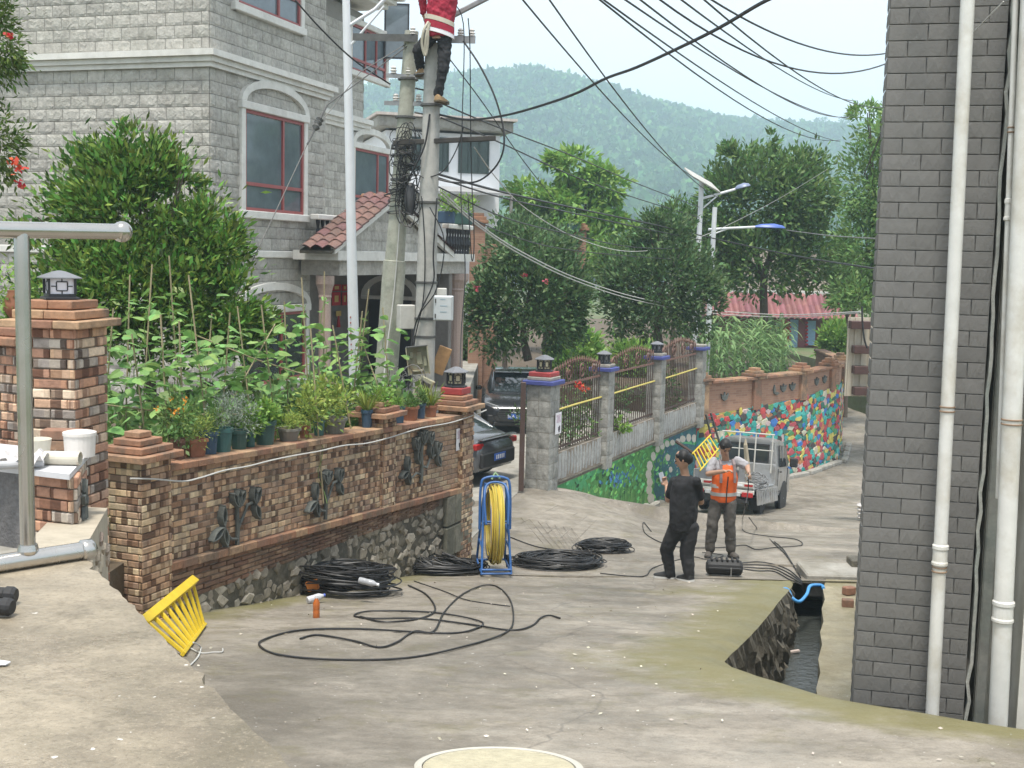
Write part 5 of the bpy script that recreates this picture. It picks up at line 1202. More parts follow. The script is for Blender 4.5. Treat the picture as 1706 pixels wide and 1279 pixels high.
# ---- two solar street lamps far down the lane
def solar(px, ptop, pbase, Y, arm, panel, label):
    t = thing('solar_street_lamp', label, 'street lamp', W(px, pbase, Y), 0, 'blue-headed street lamps down the lane'); a, b = W(px - 3, pbase, Y), W(px + 5, ptop, Y); a.z = -4.5
    mb = MB(); mb.tube([a, b], [.10, .075], 10); part('pole', mb, WPNT, t, True, smooth=True)
    q = [W(x, y, Y) for x, y in arm[0]]; mb = MB(); mb.tube(q, .04, 8); part('arm', mb, WPNT, t, True)
    if len(arm) > 1: mb = MB(); mb.tube([W(x, y, Y) for x, y in arm[1]], .025, 6); part('brace', mb, WPNT, t, True)
    h0, h1 = q[-1], W(arm[2][0], arm[2][1], Y) if len(arm) > 2 else q[-1] + V((.9, 0, 0)); d = (h1 - h0).normalized(); L_ = (h1 - h0).length
    mb = MB(); up_ = d.cross(V((0, 1, 0))); up_ = up_ if up_.z > 0 else -up_
    mb.loft([[h0 + d * (L_ * s_) + V((0, 1, 0)) * (w_ * cos(g)) + up_ * (hh * max(0, sin(g)) + .02 * min(0, sin(g))) for g in [j * pi / 5 for j in range(10)]] for s_, w_, hh in ((0, .06, .05), (.2, .15, .11), (.6, .2, .14), (.9, .16, .09), (1, .06, .03))]); part('lamp_head', mb, M('blue_lamp_shell', (.07, .13, .42), .4, var=.15) if not panel else M('grey_blue_lamp_shell', (.16, .20, .30), .4, var=.15), t, True, smooth=True)
    if panel:
        c = W(panel[0], panel[1], Y); N_ = V((.5, -.25, .8)).normalized(); U_ = V((.62, .2, .0)) ; U_ = (U_ - N_ * U_.dot(N_)).normalized(); mb = MB(); mb.box(c, (1.15, .75, .05), (Matrix.Rotation(0, 3, 'Y') @ U_), N_.cross(U_), N_, bev=.01); part('solar_panel', mb, M('panel_back', (.42, .41, .38), .5, var=.15), t, True)
solar(1164, 300, 440, 38., [[(1171, 330), (1200, 322), (1225, 315)], [(1172, 346), (1195, 326)], (1250, 309)], (1170, 300), 'white solar street lamp with tilted panel and small grey-blue head')
solar(1186, 345, 440, 39., [[(1180, 382), (1215, 380), (1258, 378)], [(1182, 392), (1212, 381)], (1308, 380)], None, 'street lamp with the large blue head in front of the dark tree')
# ---- cables
def sag(p0, p1, s, n=14): return [p0.lerp(p1, i / n) - UP * (s * 4 * (i / n) * (1 - i / n)) for i in range(n + 1)]
def cable(pts, r, label, group=None, mt=RUBB, name='overhead_cable', n=5):
    m_ = MB(); m_.tube(pts, r, n); return single(name, m_, mt, label, 'cable', group, smooth=True)
def pxs(l): return [W(*q) for q in l]
def smooth_pts(p, k=6):
    out = []
    for i in range(len(p) - 1):
        a, b, c, d = p[max(i - 1, 0)], p[i], p[i + 1], p[min(i + 2, len(p) - 1)]
        for j in range(k):
            t = j / k; out.append(.5 * ((2 * b) + (c - a) * t + (2 * a - 5 * b + 4 * c - d) * t * t + (3 * b - a - 3 * c + d) * t ** 3))
    return out + [p[-1]]
ov = 'thin cables crossing the sky'
cable(smooth_pts(pxs([(1650, -230, 6.5), (1480, -110, 8.2), (1330, -25, 10.0), (1268, 5, 10.5), (1200, 45, 11.3), (1130, 80, 12.2), (1060, 112, 13.2), (1010, 130, 14), (960, 155, 14.8), (900, 176, 15.8), (840, 192, 16.7), (780, 199, 17.3), (728, 190, 17.6)])), .017, 'thick wavy black cable drooping from the upright pole to the top of the sky')
for k, (x0, y0, d0, x1, y1, d1, lab) in enumerate([(855, -20, 13, 1165, 300, 37.8, 'left of two steep cables running down to the solar lamp'), (902, -20, 13, 1200, 330, 37.8, 'right of two steep cables running down to the solar lamp'),
    (985, -12, 12, 1400, 233, 42, 'lowest of the sky cables sloping towards the right-hand tree'), (990, -12, 12, 1400, 236, 42, 'cable twinned with the lowest sloping sky cable'), (1025, -12, 12, 1425, 196, 44, 'second sky cable sloping to the right-hand tree top'), (1052, -12, 12, 1425, 192, 44, 'third sky cable sloping to the right-hand tree top'),
    (1120, -12, 12, 1428, 168, 40, 'fourth sky cable, ending over the right-hand tree top'), (1160, -12, 12, 1475, 178, 36, 'sky cable passing above the right-hand tree to the tiled house'),
    (1095, -4, 14, 1478, 105, 22, 'lower of two flat cables entering the tiled house near the top'), (1180, -4, 14, 1480, 88, 22, 'upper of two flat cables entering the tiled house near the top')]):
    q0, q1 = W(x0, y0, d0), W(x1, y1, d1); pl_ = sag(q0, q1, .25 + .1 * (k % 3), 18); pl_ = [pl_[0] + (pl_[0] - pl_[1]) * f_ for f_ in (5, 3, 1.5)] + pl_; cable(pl_, .011 if k < 8 else .013, lab, ov)
# cables from the poles down the lane
for k, (pts, r_, lab, mt) in enumerate([
    ([(735, 172, 17.6), (830, 212, 20), (960, 262, 26), (1060, 305, 31), (1165, 345, 38)], .013, 'upper cable from the worker\'s pole towards the solar lamp', RUBB), ([(735, 196, 17.6), (830, 236, 20), (960, 295, 26), (1060, 330, 31), (1165, 362, 38)], .013, 'second cable from the worker\'s pole towards the solar lamp', RUBB),
    ([(730, 290, 17.6), (830, 318, 20), (950, 345, 26), (1080, 372, 32), (1180, 395, 38), (1320, 425, 33), (1462, 448, 22)], .02, 'thick bundled cable sagging along the lane to the tiled house', RUBB), ([(730, 296, 17.6), (840, 330, 20), (960, 356, 26), (1080, 382, 32), (1180, 402, 38)], .014, 'cable under the thick bundled cable', RUBB),
    ([(728, 310, 17.6), (840, 362, 20), (940, 388, 25), (1060, 412, 31), (1180, 414, 38)], .012, 'low dark cable passing over the round trees', RUBB), ([(728, 330, 17.6), (850, 392, 21), (980, 420, 27), (1180, 436, 38)], .010, 'lowest dark cable over the round trees', RUBB),
    ([(735, 318, 17.6), (800, 375, 19), (870, 420, 22), (960, 463, 27), (1060, 495, 33), (1170, 515, 36), (1300, 524, 34), (1434, 519, 24)], .012, 'upper of two pale cables drooping in front of the trees', RUBW), ([(735, 324, 17.6), (800, 379, 19), (870, 425, 22), (960, 468, 27), (1060, 500, 33), (1170, 520, 36), (1300, 528, 34), (1434, 521, 24)], .012, 'lower of two pale cables drooping in front of the trees', RUBW),
    ([(790, 245, 17.5), (830, 300, 19), (880, 350, 22), (960, 396, 27), (1040, 418, 32), (1110, 412, 36), (1190, 385, 37), (1290, 335, 36), (1378, 282, 34)], .009, 'pale wire dipping low then rising to the right-hand trees', RUBW),
    ([(1310, 383, 34), (1380, 392, 28), (1458, 397, 22)], .012, 'pale cable from the large blue lamp head to the tiled house', RUBG), ([(735, 80, 17.6), (800, 165, 19), (870, 265, 22), (925, 335, 27)], .009, 'slanting wire from the worker\'s hip down past the white house', RUBB),
    ([(492, 0, 16), (535, 48, 16.8), (590, 100, 17.2), (650, 140, 17.8)], .012, 'cable crossing the grey facade towards the lower crossarm', RUBB), ([(1558, 0, 9), (1520, 95, 9.6), (1475, 205, 11), (1440, 290, 14)], .007, 'dark wire slanting across the dark grey tiles', RUBB), ([(1672, 2, 7.3), (1560, 115, 8), (1478, 195, 9)], .004, 'thin pale wire slanting across the dark grey tiles', RUBW)]):
    cable(smooth_pts(pxs(pts)), r_, lab, 'cables strung along the lane', mt)
# guy wire with strain insulator at the left
g = pxs([(688, 70, 17.9), (598, 95, 17.4), (545, 175, 16.8), (512, 240, 16.4), (470, 330, 15.9), (390, 500, 14.9)]); t = thing('guy_wire', 'steel guy wire with a strain insulator crossing the arched window', 'guy wire', g[-1])
mb = MB(); mb.tube([g[0], g[2]], .009, 5); mb.tube([g[2], g[3]], .014, 6); mb.tube([g[3], g[-1]], .007, 5); part('strand', mb, DGAL, t, True, kind='stuff'); c = g[2].lerp(g[3], .5); d = (g[3] - g[2]).normalized(); mb = MB(); mb.lathe(c - d * .12, [(.02, 0), (.055, .03), (.03, .06), (.06, .09), (.035, .13), (.055, .17), (.02, .22)], 10, ax=d); part('strain_insulator', mb, DGAL, t, True)
mb = MB(); mb.tube(pxs([(688, 66, 17.9), (600, 120, 17.3), (530, 210, 16.6)]), .006, 4); single('guy_wire_strand', mb, DGAL, 'thinner second guy wire beside the strain insulator', 'guy wire')
# hanging drops and the big loop beside the poles
dg_ = 'drop cables hanging by the poles'
for pts, r_, lab in [([(772, 68, 17.5), (800, 110, 17.4), (826, 165, 17.3), (840, 225, 17.2), (832, 268, 17.2), (800, 300, 17.3), (760, 304, 17.5), (728, 298, 17.6)], .014, 'big black cable loop hanging right of the poles'), ([(748, 0, 17.3), (772, 40, 17.4), (770, 200, 17.4), (768, 330, 17.3), (775, 450, 17.3), (768, 560, 17.2), (765, 690, 16.6)], .008, 'long drop cable hanging past the granite column'), ([(780, 30, 17.4), (783, 80, 17.5), (784, 200, 17.5), (786, 300, 17.5), (790, 400, 17.4), (786, 432, 17.4), (780, 330, 17.4)], .008, 'drop cable hanging in front of the white house'),
    ([(716, 190, 17.45), (708, 240, 17.4), (690, 280, 17.4), (670, 312, 17.6), (640, 325, 17.8)], .014, 'black cable curving from the upright pole to the leaning pole'), ([(772, 212, 17.4), (760, 250, 17.4), (738, 285, 17.4), (712, 296, 17.5)], .009, 'short cable arc ending on the upright pole'), ([(703, 330, 17.4), (708, 420, 17.4), (705, 500, 17.4), (692, 560, 17.4), (684, 630, 17.2)], .009, 'cable running down the front of the upright pole'), ([(728, 330, 17.45), (722, 420, 17.4), (722, 470, 17.4), (700, 520, 17.35), (688, 560, 17.4), (680, 650, 17.2)], .011, 'cable crossing the upright pole below the timber arm'),
    ([(716, 345, 17.4), (740, 400, 17.35), (728, 480, 17.35), (696, 530, 17.4), (682, 600, 17.3)], .009, 'second cable crossing the upright pole lower down'), ([(668, 330, 17.7), (662, 420, 17.7), (655, 500, 17.7), (642, 600, 17.5), (636, 680, 17.2)], .008, 'pale line running down the leaning pole')]:
    cable(smooth_pts(pxs(pts)), r_, lab, dg_, RUBB if 'pale' not in lab else RUBW, 'drop_cable')
# tangle of slack cable between the poles
r_ = random.Random(5); mb = MB()
for k in range(46):
    c = W(r_.uniform(668, 690), r_.uniform(225, 352), r_.uniform(17.45, 17.75)); a, b = r_.uniform(.05, .2), r_.uniform(.08, .32); ph = r_.uniform(0, 6); ti = r_.uniform(-.6, .6); sp = r_.uniform(.5, 1.1)
    mb.tube([c + V((cos(ph + g_ * sp) * a, ti * .1 * sin(g_), sin(ph + g_ * sp) * b)) for g_ in [j * 6.3 / 11 for j in range(12)]], r_.choice((.005, .006, .008)), 4)
for k in range(24): 
    z = zpx(r_.uniform(230, 360), DA); c = ap(z); mb.tube([c + V((cos(g_) * .165, sin(g_) * .165, .012 * sin(3 * g_ + k))) for g_ in [j * 2 * pi / 12 for j in range(12)]], .006, 4, closed=True)
o = single('cable_tangle', mb, RUBB, 'dense tangle of slack black cables strapped between the two poles', 'cables', kind='stuff', smooth=True)
mb = MB()
for k in range(26):
    c = W(r_.uniform(655, 700), r_.uniform(620, 680), r_.uniform(17.0, 17.3)); a, b = r_.uniform(.06, .2), r_.uniform(.05, .2); ph = r_.uniform(0, 6)
    mb.tube([c + V((cos(ph + g_) * a, .05 * sin(g_ * 2), sin(ph + g_) * b)) for g_ in [j * 5 / 10 for j in range(11)]], .006, 4)
single('cable_tangle', mb, RUBG, 'grey cable tangle at the foot of the poles', 'cables', kind='stuff', smooth=True)
mb = MB(); c = W(683, 330, 17.6); mb.tube([c + UP * .22, c + UP * .18, c - UP * .1, c - UP * .24], [.04, .075, .085, .05], 10); single('splice_closure', mb, M('dark_plastic', (.05, .05, .052), .5, var=.2), 'dark splice closure hanging between the poles', 'splice closure', smooth=True)
# ================================================================ TREES AND PLANTS
def leafm(name, c, trans=.25, isl=.35, rough=.55): return M(name, c, rough, var=.18, vs=1.6, isl=isl, trans=trans, spec=.35)
LB = leafm('bush_leaf', (.135, .235, .045), .25, .65, .4); LDK = leafm('dark_leaf', (.095, .165, .06), .22, .5); LMID = leafm('mid_leaf', (.115, .20, .055), .25, .45); LLT = leafm('light_leaf', (.21, .36, .075), .32, .35); LTR = leafm('tall_tree_leaf', (.18, .30, .095), .32, .4)
LBEAN = leafm('bean_leaf', (.19, .34, .10), .32, .4); LBEAN_O = M('bean_leaf_single', (.21, .36, .11), .6, var=.15, vs=10., rnd=.35, trans=.3); LCORN = leafm('maize_leaf', (.22, .35, .14), .3, .3); LGREY = leafm('grey_leaf', (.22, .26, .21), .15, .3); LYG = leafm('yellow_green_leaf', (.28, .36, .08), .3, .4)
LPOM = leafm('pomegranate_leaf', (.10, .16, .035), .3, .45); BARK = M('bark', (.10, .08, .06), .9, var=.3, vs=12., bump=.6, bs=25.); FLR = M('red_flower', (.55, .05, .03), .6, isl=.3, trans=.2); FLP = M('pink_flower', (.40, .06, .10), .6, isl=.3, trans=.2); FLO = M('orange_flower', (.6, .25, .02), .6, isl=.2)
def crown_mesh(name, blobs, n, leaf, asp, mat, seed, sig=.2, clumps=34, up=.25, inner=.25, droop=0.):
    r = np.random.default_rng(seed); P, D = [], []; tot = sum(b[1][0] * b[1][2] for b in blobs)
    for c, R in blobs:
        R = np.array(R); m = max(8, int(n * R[0] * R[2] / tot)); k = max(6, int(clumps * (R[0] * R[2]) / tot * len(blobs) ** .5))
        d = r.normal(size=(k, 3)); d /= np.linalg.norm(d, axis=1, keepdims=True); cc = d * R * r.uniform(.72, 1.0, (k, 1))
        i = r.integers(0, k, m); off = r.normal(size=(m, 3)) * R * sig; p = cc[i] + off
        ins = r.random(m) < inner; p[ins] *= r.uniform(.35, .9, (ins.sum(), 1)); out_ = p / R; out_ /= np.linalg.norm(out_, axis=1, keepdims=True) + 1e-6
        P.append(np.array(c) + p); D.append(out_ * .7 + off / (np.abs(off).max() + 1e-6) * .8 + r.normal(size=(m, 3)) * .45 + np.array((0, 0, up - droop)))
    v, f = leaf_quads(np.vstack(P), np.vstack(D), leaf, asp, r, fold=.08); return np_mesh(name, v, f, mat)
def tree(name, label, cat, base, blobs, n, leaf, asp, mat, seed, tr=.12, group=None, flowers=None, **kw):
    t = thing(name, label, cat, base, 0, group); o = part('crown', crown_mesh('crown', blobs, n, leaf, asp, mat, seed, **kw), None, t, True); o['kind'] = 'stuff'
    r = random.Random(seed); cz = sum(b[0][2] for b in blobs) / len(blobs); cx = sum(b[0][0] for b in blobs) / len(blobs); cy = sum(b[0][1] for b in blobs) / len(blobs)
    fork = V(base).lerp(V((cx, cy, cz)), .6); mb = MB(); mb.tube([base, V(base).lerp(fork, .5) + V((r.uniform(-.1, .1), 0, 0)), fork], [tr, tr * .8, tr * .6], 8); part('trunk', mb, BARK, t, True, smooth=True)
    for c, R in blobs[:5]:
        for k in range(2):
            e = V(c) + V((r.uniform(-.5, .5) * R[0], r.uniform(-.5, .5) * R[1], r.uniform(0, .5) * R[2])); mb = MB(); mb.tube([fork - UP * .1, fork.lerp(e, .5) + UP * .1, e], [tr * .5, tr * .3, tr * .1], 6); part('limb', mb, BARK, t, True, smooth=True)
    if flowers:
        fm, cnt, fs, box_ = flowers; rr = np.random.default_rng(seed + 1); P = []; D = []
        for k in range(cnt):
            c, R = blobs[k % len(blobs)]; d = rr.normal(size=3); d[1] = -abs(d[1]) - .4; d /= np.linalg.norm(d); q = np.array(c) + d * np.array(R) * 1.02
            if box_: q = np.array(W(*box_[k % len(box_)]))
            for j in range(14): P.append(q + rr.normal(size=3) * fs * .35); D.append(rr.normal(size=3))
        v, f = leaf_quads(np.array(P), np.array(D), fs, .8, rr); o = part('blossom', np_mesh('blossom', v, f, fm), None, t, True); o['kind'] = 'stuff'
    return t
def bl(px, py, Y, rx, rz, ry=None): c = W(px, py, Y); return (tuple(c), (rx * Y / FPX, ry if ry else rx * Y / FPX * .9, rz * Y / FPX))
tree('round_shrub', 'big dense dark green shrub before the grey house corner', 'shrub', V((-4.55, 15.2, -2.72)), [bl(235, 490, 15.2, 175, 120), bl(225, 360, 15.2, 135, 110), bl(215, 262, 15.2, 70, 55), bl(305, 290, 15.2, 38, 50), bl(95, 375, 15.1, 75, 50), bl(375, 520, 14.8, 75, 70), bl(120, 520, 15, 105, 80), bl(350, 400, 15., 55, 65)], 40000, .112, .36, LB, 11, tr=.09, clumps=90, up=.45, sig=.16, inner=.3)
tree('pomegranate_tree', 'pomegranate tree with red flowers at the top left edge', 'tree', V((-4.25, 9.4, -2.72)), [bl(-45, 60, 9.3, 72, 95), bl(-50, 220, 9.3, 78, 85), bl(5, 60, 9.2, 36, 70), bl(-5, 250, 9.2, 38, 60), bl(-75, -60, 9.3, 90, 60)], 7000, .055, .34, LPOM, 12, tr=.05, clumps=80, sig=.17, inner=.2, droop=.5, flowers=(FLR, 4, .045, [(15, 58, 9.0), (22, 275, 9.), (33, 283, 9.0), (35, 305, 9.)]))
tree('round_tree', 'left of two round dark trees behind the iron fence, with pinkish blossom', 'tree', W(880, 600, 32.) * 1, [bl(885, 500, 32, 88, 92), bl(825, 520, 31.5, 45, 75), bl(935, 500, 32.2, 50, 82), bl(880, 420, 32, 62, 45), bl(800, 520, 31.6, 24, 40)], 16000, .16, .42, LDK, 13, tr=.12, clumps=70, sig=.15, flowers=(FLP, 3, .08, [(795, 480, 30.4), (875, 458, 30.4), (910, 470, 30.4)]))
tree('round_tree', 'right of two round dark trees behind the iron fence', 'tree', W(1100, 590, 35.), [bl(1100, 485, 35, 82, 78), bl(1040, 495, 35, 42, 66), bl(1160, 490, 35, 46, 68), bl(1105, 400, 35.2, 52, 48), bl(1085, 378, 35.2, 22, 22)], 16000, .16, .42, LDK, 14, tr=.14, clumps=70, sig=.15)
tree('tall_tree', 'big dark broad-crowned tree behind the blue lamp head', 'tree', V((W(1268, 560, 43.).x, 43., -3.95)), [bl(1275, 330, 43, 92, 78), bl(1215, 340, 43, 52, 62), bl(1335, 330, 43, 58, 70), bl(1270, 430, 42.8, 78, 62), bl(1200, 420, 42.8, 42, 52), bl(1350, 420, 42.8, 52, 56), bl(1230, 265, 43, 34, 28), bl(1290, 238, 43, 16, 18), bl(1320, 275, 43, 42, 32)], 20000, .24, .4, LMID, 15, tr=.2, clumps=110, sig=.17, inner=.25)
tree('tall_tree', 'tall light green tree rising beside the dark tiled house', 'tree', V((W(1500, 560, 37.).x, 37., -5.6)), [bl(1450, 300, 37, 48, 75), bl(1440, 410, 37, 45, 72), bl(1480, 220, 37, 52, 40), bl(1440, 190, 37, 26, 14), bl(1500, 450, 37, 60, 90), bl(1430, 490, 36.5, 42, 32), bl(1395, 500, 36.5, 28, 18), bl(1490, 330, 37, 60, 90)], 16000, .2, .36, LTR, 16, tr=.16, clumps=90, sig=.18, inner=.2)
tree('light_green_tree', 'light green tree with rounded tufts below the far hill', 'tree', V((W(955, 470, 50.).x, 50., -4.4)), [bl(955, 278, 50, 42, 26), bl(1000, 308, 50, 38, 32), bl(895, 322, 50, 42, 24), bl(950, 350, 50, 60, 40), bl(1010, 385, 50, 46, 36), bl(900, 385, 50, 44, 40), bl(925, 265, 50, 18, 14), bl(965, 425, 49.5, 70, 50)], 12000, .34, .42, LLT, 17, tr=.2, clumps=80, sig=.15, inner=.15, droop=.45)
for k, (px, py, Y, a, b, mt, lab) in enumerate([(845, 400, 40, 62, 38, LDK, 'dark bushy tree under the white house'), (915, 415, 41, 50, 40, LDK, 'dark bushy tree in front of the light green tree'), (1130, 380, 44, 40, 40, LMID, 'bushy tree beneath the solar lamp'), (1392, 572, 47, 26, 36, LLT, 'round light green hedge bush beside the cream panel'), (1040, 430, 46, 46, 36, LMID, 'bushy tree between the two round dark trees'), (1195, 420, 50, 46, 60, LMID, 'bushy tree behind the street lamps'), (1420, 455, 44, 50, 50, LMID, 'dark leafy tree low beside the tiled house'), (768, 600, 36, 26, 50, LDK, 'dark shrub in the shade behind the parked cars'), (960, 590, 38, 40, 36, LLT, 'light green thicket behind the first iron panel'), (1060, 600, 41, 44, 34, LLT, 'light green thicket behind the middle iron panel')]):
    c = W(px, py, Y); b0_ = V((c.x, Y, -4.4 if px < 1300 else -5.6)); tree('bushy_tree', lab, 'tree', b0_, [bl(px, py, Y, a, b), bl(px - a * .4, py + b * .3, Y, a * .55, b * .6), bl(px + a * .45, py + b * .2, Y, a * .5, b * .6)], 4500, .2, .4, mt, 30 + k, tr=.1, clumps=40, group='background bushy trees')
for k, (px, Y) in enumerate(((1540, 50), (1640, 54), (1740, 50), (1850, 56))):
    c = W(px, 470, Y); tree('bushy_tree', ['first', 'second', 'third', 'fourth'][k] + ' leafy tree behind the dark tiled house, counted from the lane', 'tree', V((c.x, Y, -5.9)), [bl(px, 470, Y, 70, 60), bl(px - 30, 500, Y, 45, 45), bl(px + 35, 490, Y, 45, 45)], 4000, .26, .4, (LMID, LTR)[k % 2], 80 + k, tr=.14, clumps=40, group='background bushy trees')
# ---- rose bushes behind the iron panels
for k, (a, h, mt, lab) in enumerate([(1.1, 1.1, LDK, 'rose bush with red blooms behind the first iron panel'), (2.5, 1.2, LMID, 'leafy bush behind the far half of the first iron panel'), (4.7, 1.2, LDK, 'dark bush behind the middle iron panel'), (8.6, 1.2, LDK, 'dark bush behind the last iron panel')]):
    c = fp(a, FLED + .55, -.42); blobs = [((c.x, c.y, c.z), (.6, .25, .55)), ((c.x + .25, c.y + .45, c.z - .15), (.4, .2, .4))]
    tree('rose_bush', lab, 'bush', fp(a, -4.44, -.42), blobs, 900, .09, .5, mt, 50 + k, tr=.02, clumps=24, group='bushes behind the iron fence', flowers=(FLR, 3, .07, [(968, 642, 23.9), (974, 648, 23.9), (962, 640, 23.9)]) if k == 0 else None)
c = fp(4.35, FLED + .16, .05); tree('weed_tuft', 'bright green weed growing over the fence ledge', 'plant', fp(4.35, FLED, .02), [((c.x, c.y, c.z), (.24, .14, .2))], 160, .13, .6, LLT, 58, tr=.012, clumps=14)
# ---- maize
def blade(mb, base, d, L_, wdt, lift, droop, n=6):
    d = d.normalized(); s = d.cross(UP).normalized(); sec = []
    for i in range(n + 1):
        t = i / n; q = base + d * (L_ * t * (1 - .15 * t)) + UP * (lift * L_ * t - droop * L_ * t * t); w_ = wdt * (1 - t) ** .6 * (.6 + .8 * min(1, t * 4)); sec.append((q - s * w_ / 2 + UP * .01, q, q + s * w_ / 2 + UP * .01))
    k = len(mb.v)
    for a in sec: mb.v += [tuple(q) for q in a]
    for i in range(n):
        for j in range(2): mb.f.append((k + i * 3 + j, k + i * 3 + j + 1, k + i * 3 + j + 4, k + i * 3 + j + 3))
def maize_mesh(sd):
    r = random.Random(sd); st = MB(); H = 1.75; st.tube([(0, 0, 0), (.02, .01, H)], [.018, .008], 5); lf = MB(); ph = r.uniform(0, 6)
    for i in range(13): a = ph + (i % 2) * pi + r.uniform(-.5, .5); blade(lf, V((.0, 0, .3 + i * .115)), V((cos(a), sin(a), 0)), r.uniform(.55, .85), r.uniform(.07, .1), r.uniform(.7, 1.1), r.uniform(.9, 1.3))
    return st.mesh('stalk', LCORN), lf.mesh('leaves', LCORN)
mzs = [maize_mesh(k) for k in range(4)]; rr = random.Random(8)
cands = []
for k in range(400):
    px = rr.uniform(1172, 1306); Y = rr.uniform(37.0, 46); c = W(px, 600, Y)
    i = min(range(len(MW) - 1), key=lambda q: abs((MW[q] + MW[q + 1]).x / 2 - c.x)); yl = _interp(c.x, [p.x for p in MW], [p.y for p in MW])
    if Y > yl + .9 and all((c.x - q[0]) ** 2 + (Y - q[1]) ** 2 > .22 for q in cands): cands.append((c.x, Y))
for (x, y) in cands[:80] + [(W(px_, 560, 40.5).x, 40.5 + .3 * (px_ % 3)) for px_ in (925, 940, 952, 962, 975, 985, 1000, 1015)]:
    t = thing('maize_plant', 'maize plant with long arching leaves in the field behind the fences', 'maize', (x, y, -3.95 if x > 4.5 else -4.44), rr.uniform(0, 6), 'maize plants in the field'); s_ = rr.uniform(.85, 1.2); t.scale = (s_,) * 3; a, b = mzs[rr.randrange(4)]
    for nm, me in (('stalk', a), ('leaves', b)): o = bpy.data.objects.new(nm, me); C.objects.link(o); o.parent = t; o['kind'] = 'stuff' if nm == 'leaves' else 'part'
# ---- bean vines on stakes behind the brick wall
def heart(name, mat):
    mb = MB(); pr = [(0, 0), (.16, -.12), (.38, -.08), (.5, .15), (.42, .45), (.22, .75), (0, 1.0)]
    for sg in (-1, 1):
        k = len(mb.v); mb.v += [(sg * x, y, -.12 * abs(x) * 2 + .05 * sin(y * 3) - .12 * y * y) for x, y in pr] + [(0, y, 0 - .12 * y * y) for y in (.15, .45, .75)]
        q = [(0, 1, 2), (0, 2, 7), (2, 3, 7), (3, 4, 8, 7), (4, 5, 9, 8), (5, 6, 9)]; mb.f += [tuple(k + i for i in f) for f in q]
    return mb.mesh(name, mat, True)
hl_ = heart('leaf', LBEAN_O); STAKE = M('bamboo_stake', (.30, .25, .15), .8, var=.25, vs=20.); rr = random.Random(21)
vines = [(185, 560, 11.3), (215, 545, 12.2), (250, 520, 11.8), (285, 515, 12.8), (320, 535, 12.0), (350, 560, 13.2), (300, 590, 11.5), (400, 560, 13.6), (440, 575, 12.8), (475, 540, 14.0), (505, 545, 13.4), (540, 520, 14.6), (560, 575, 13.9), (610, 530, 15.2), (640, 570, 15.6), (225, 610, 11.2), (600, 590, 14.6), (520, 595, 13.0), (380, 600, 12.4), (270, 570, 11.2)]
ORD = 'first second third fourth fifth sixth seventh eighth ninth tenth eleventh twelfth thirteenth fourteenth fifteenth sixteenth seventeenth eighteenth nineteenth twentieth'.split()
for k, (px, py, Y) in enumerate(sorted(vines)):
    py -= (0, 38, 12, 26)[k % 4]; top_ = W(px, py, Y); base = V((top_.x + rr.uniform(-.3, .3), Y + rr.uniform(-.2, .2), -2.72)); 
    t = thing('bean_vine', ORD[k] + ' bean vine from the big stepped pier, climbing a stake behind the brick wall', 'vine', base, 0, 'bean vines on stakes behind the brick wall')
    e = top_ + (top_ - base) * .14; mb = MB(); mb.tube([base, e], .009, 5); part('stake', mb, STAKE, t, True)
    mb = MB(); mb.tube([base.lerp(top_, i / 14) + V((cos(i * 1.3) * .04, sin(i * 1.3) * .04, 0)) for i in range(15)], .004, 4); part('stem', mb, LBEAN, t, True)
    for j in range(14):
        f = rr.uniform(.25, 1.0); a = rr.uniform(0, 6.3); q = base.lerp(top_, f) + V((cos(a), sin(a) * .8, 0)) * rr.uniform(.05, .34); s_ = rr.uniform(.10, .165)
        if (q - WA).dot(NW) > -.3: continue
        R_ = Euler((rr.uniform(-.7, .3), rr.uniform(-.4, .4), rr.uniform(0, 6.3))).to_matrix().to_4x4(); o = bpy.data.objects.new('leaf', hl_); place(o, t, True, Matrix.Translation(q) @ R_ @ Matrix.Scale(s_, 4))
    # many smaller leaves
    vs_ = []; fs_ = []; n0 = 0; bv = np.array([v.co[:] for v in hl_.vertices]); bf = [tuple(p.vertices) for p in hl_.polygons]
    for j in range(70):
        f = rr.uniform(.02, 1.0); a = rr.uniform(0, 6.3); q = base.lerp(top_, f) + V((cos(a), sin(a), 0)) * rr.uniform(.05, .5); s_ = rr.uniform(.07, .15) * (0.01 if (q - WA).dot(NW) > -.3 else 1); R_ = np.array(Euler((rr.uniform(-.8, .4), rr.uniform(-.5, .5), rr.uniform(0, 6.3))).to_matrix()) * s_
        vs_.append(bv @ R_.T + np.array(q)); fs_ += [tuple(i + n0 for i in p) for p in bf]; n0 += len(bv)
    me = bpy.data.meshes.new('foliage'); me.from_pydata(np.vstack(vs_).tolist(), [], fs_); me.materials.append(LBEAN); o = part('foliage', me, None, t, True); o['kind'] = 'stuff'
for k, pts in enumerate([[(160, 672, 11.0), (300, 690, 11.6), (420, 690, 12.5)], [(330, 560, 12.5), (430, 600, 13.0), (560, 640, 13.8)], [(170, 520, 11.5), (165, 700, 11.0)], [(458, 540, 13.2), (390, 660, 12.4)], [(600, 560, 15.), (650, 700, 14.6)]]):
    mb = MB(); mb.tube(pxs(pts), .008, 5); single('garden_cane', mb, STAKE, ['cane tied level across the vines near the big pier', 'cane slanting across the middle vines', 'upright cane beside the left brick pillar', 'long cane leaning before the ground-floor window', 'cane leaning beside the white lamp pole'][k], 'cane', 'loose canes among the vines')
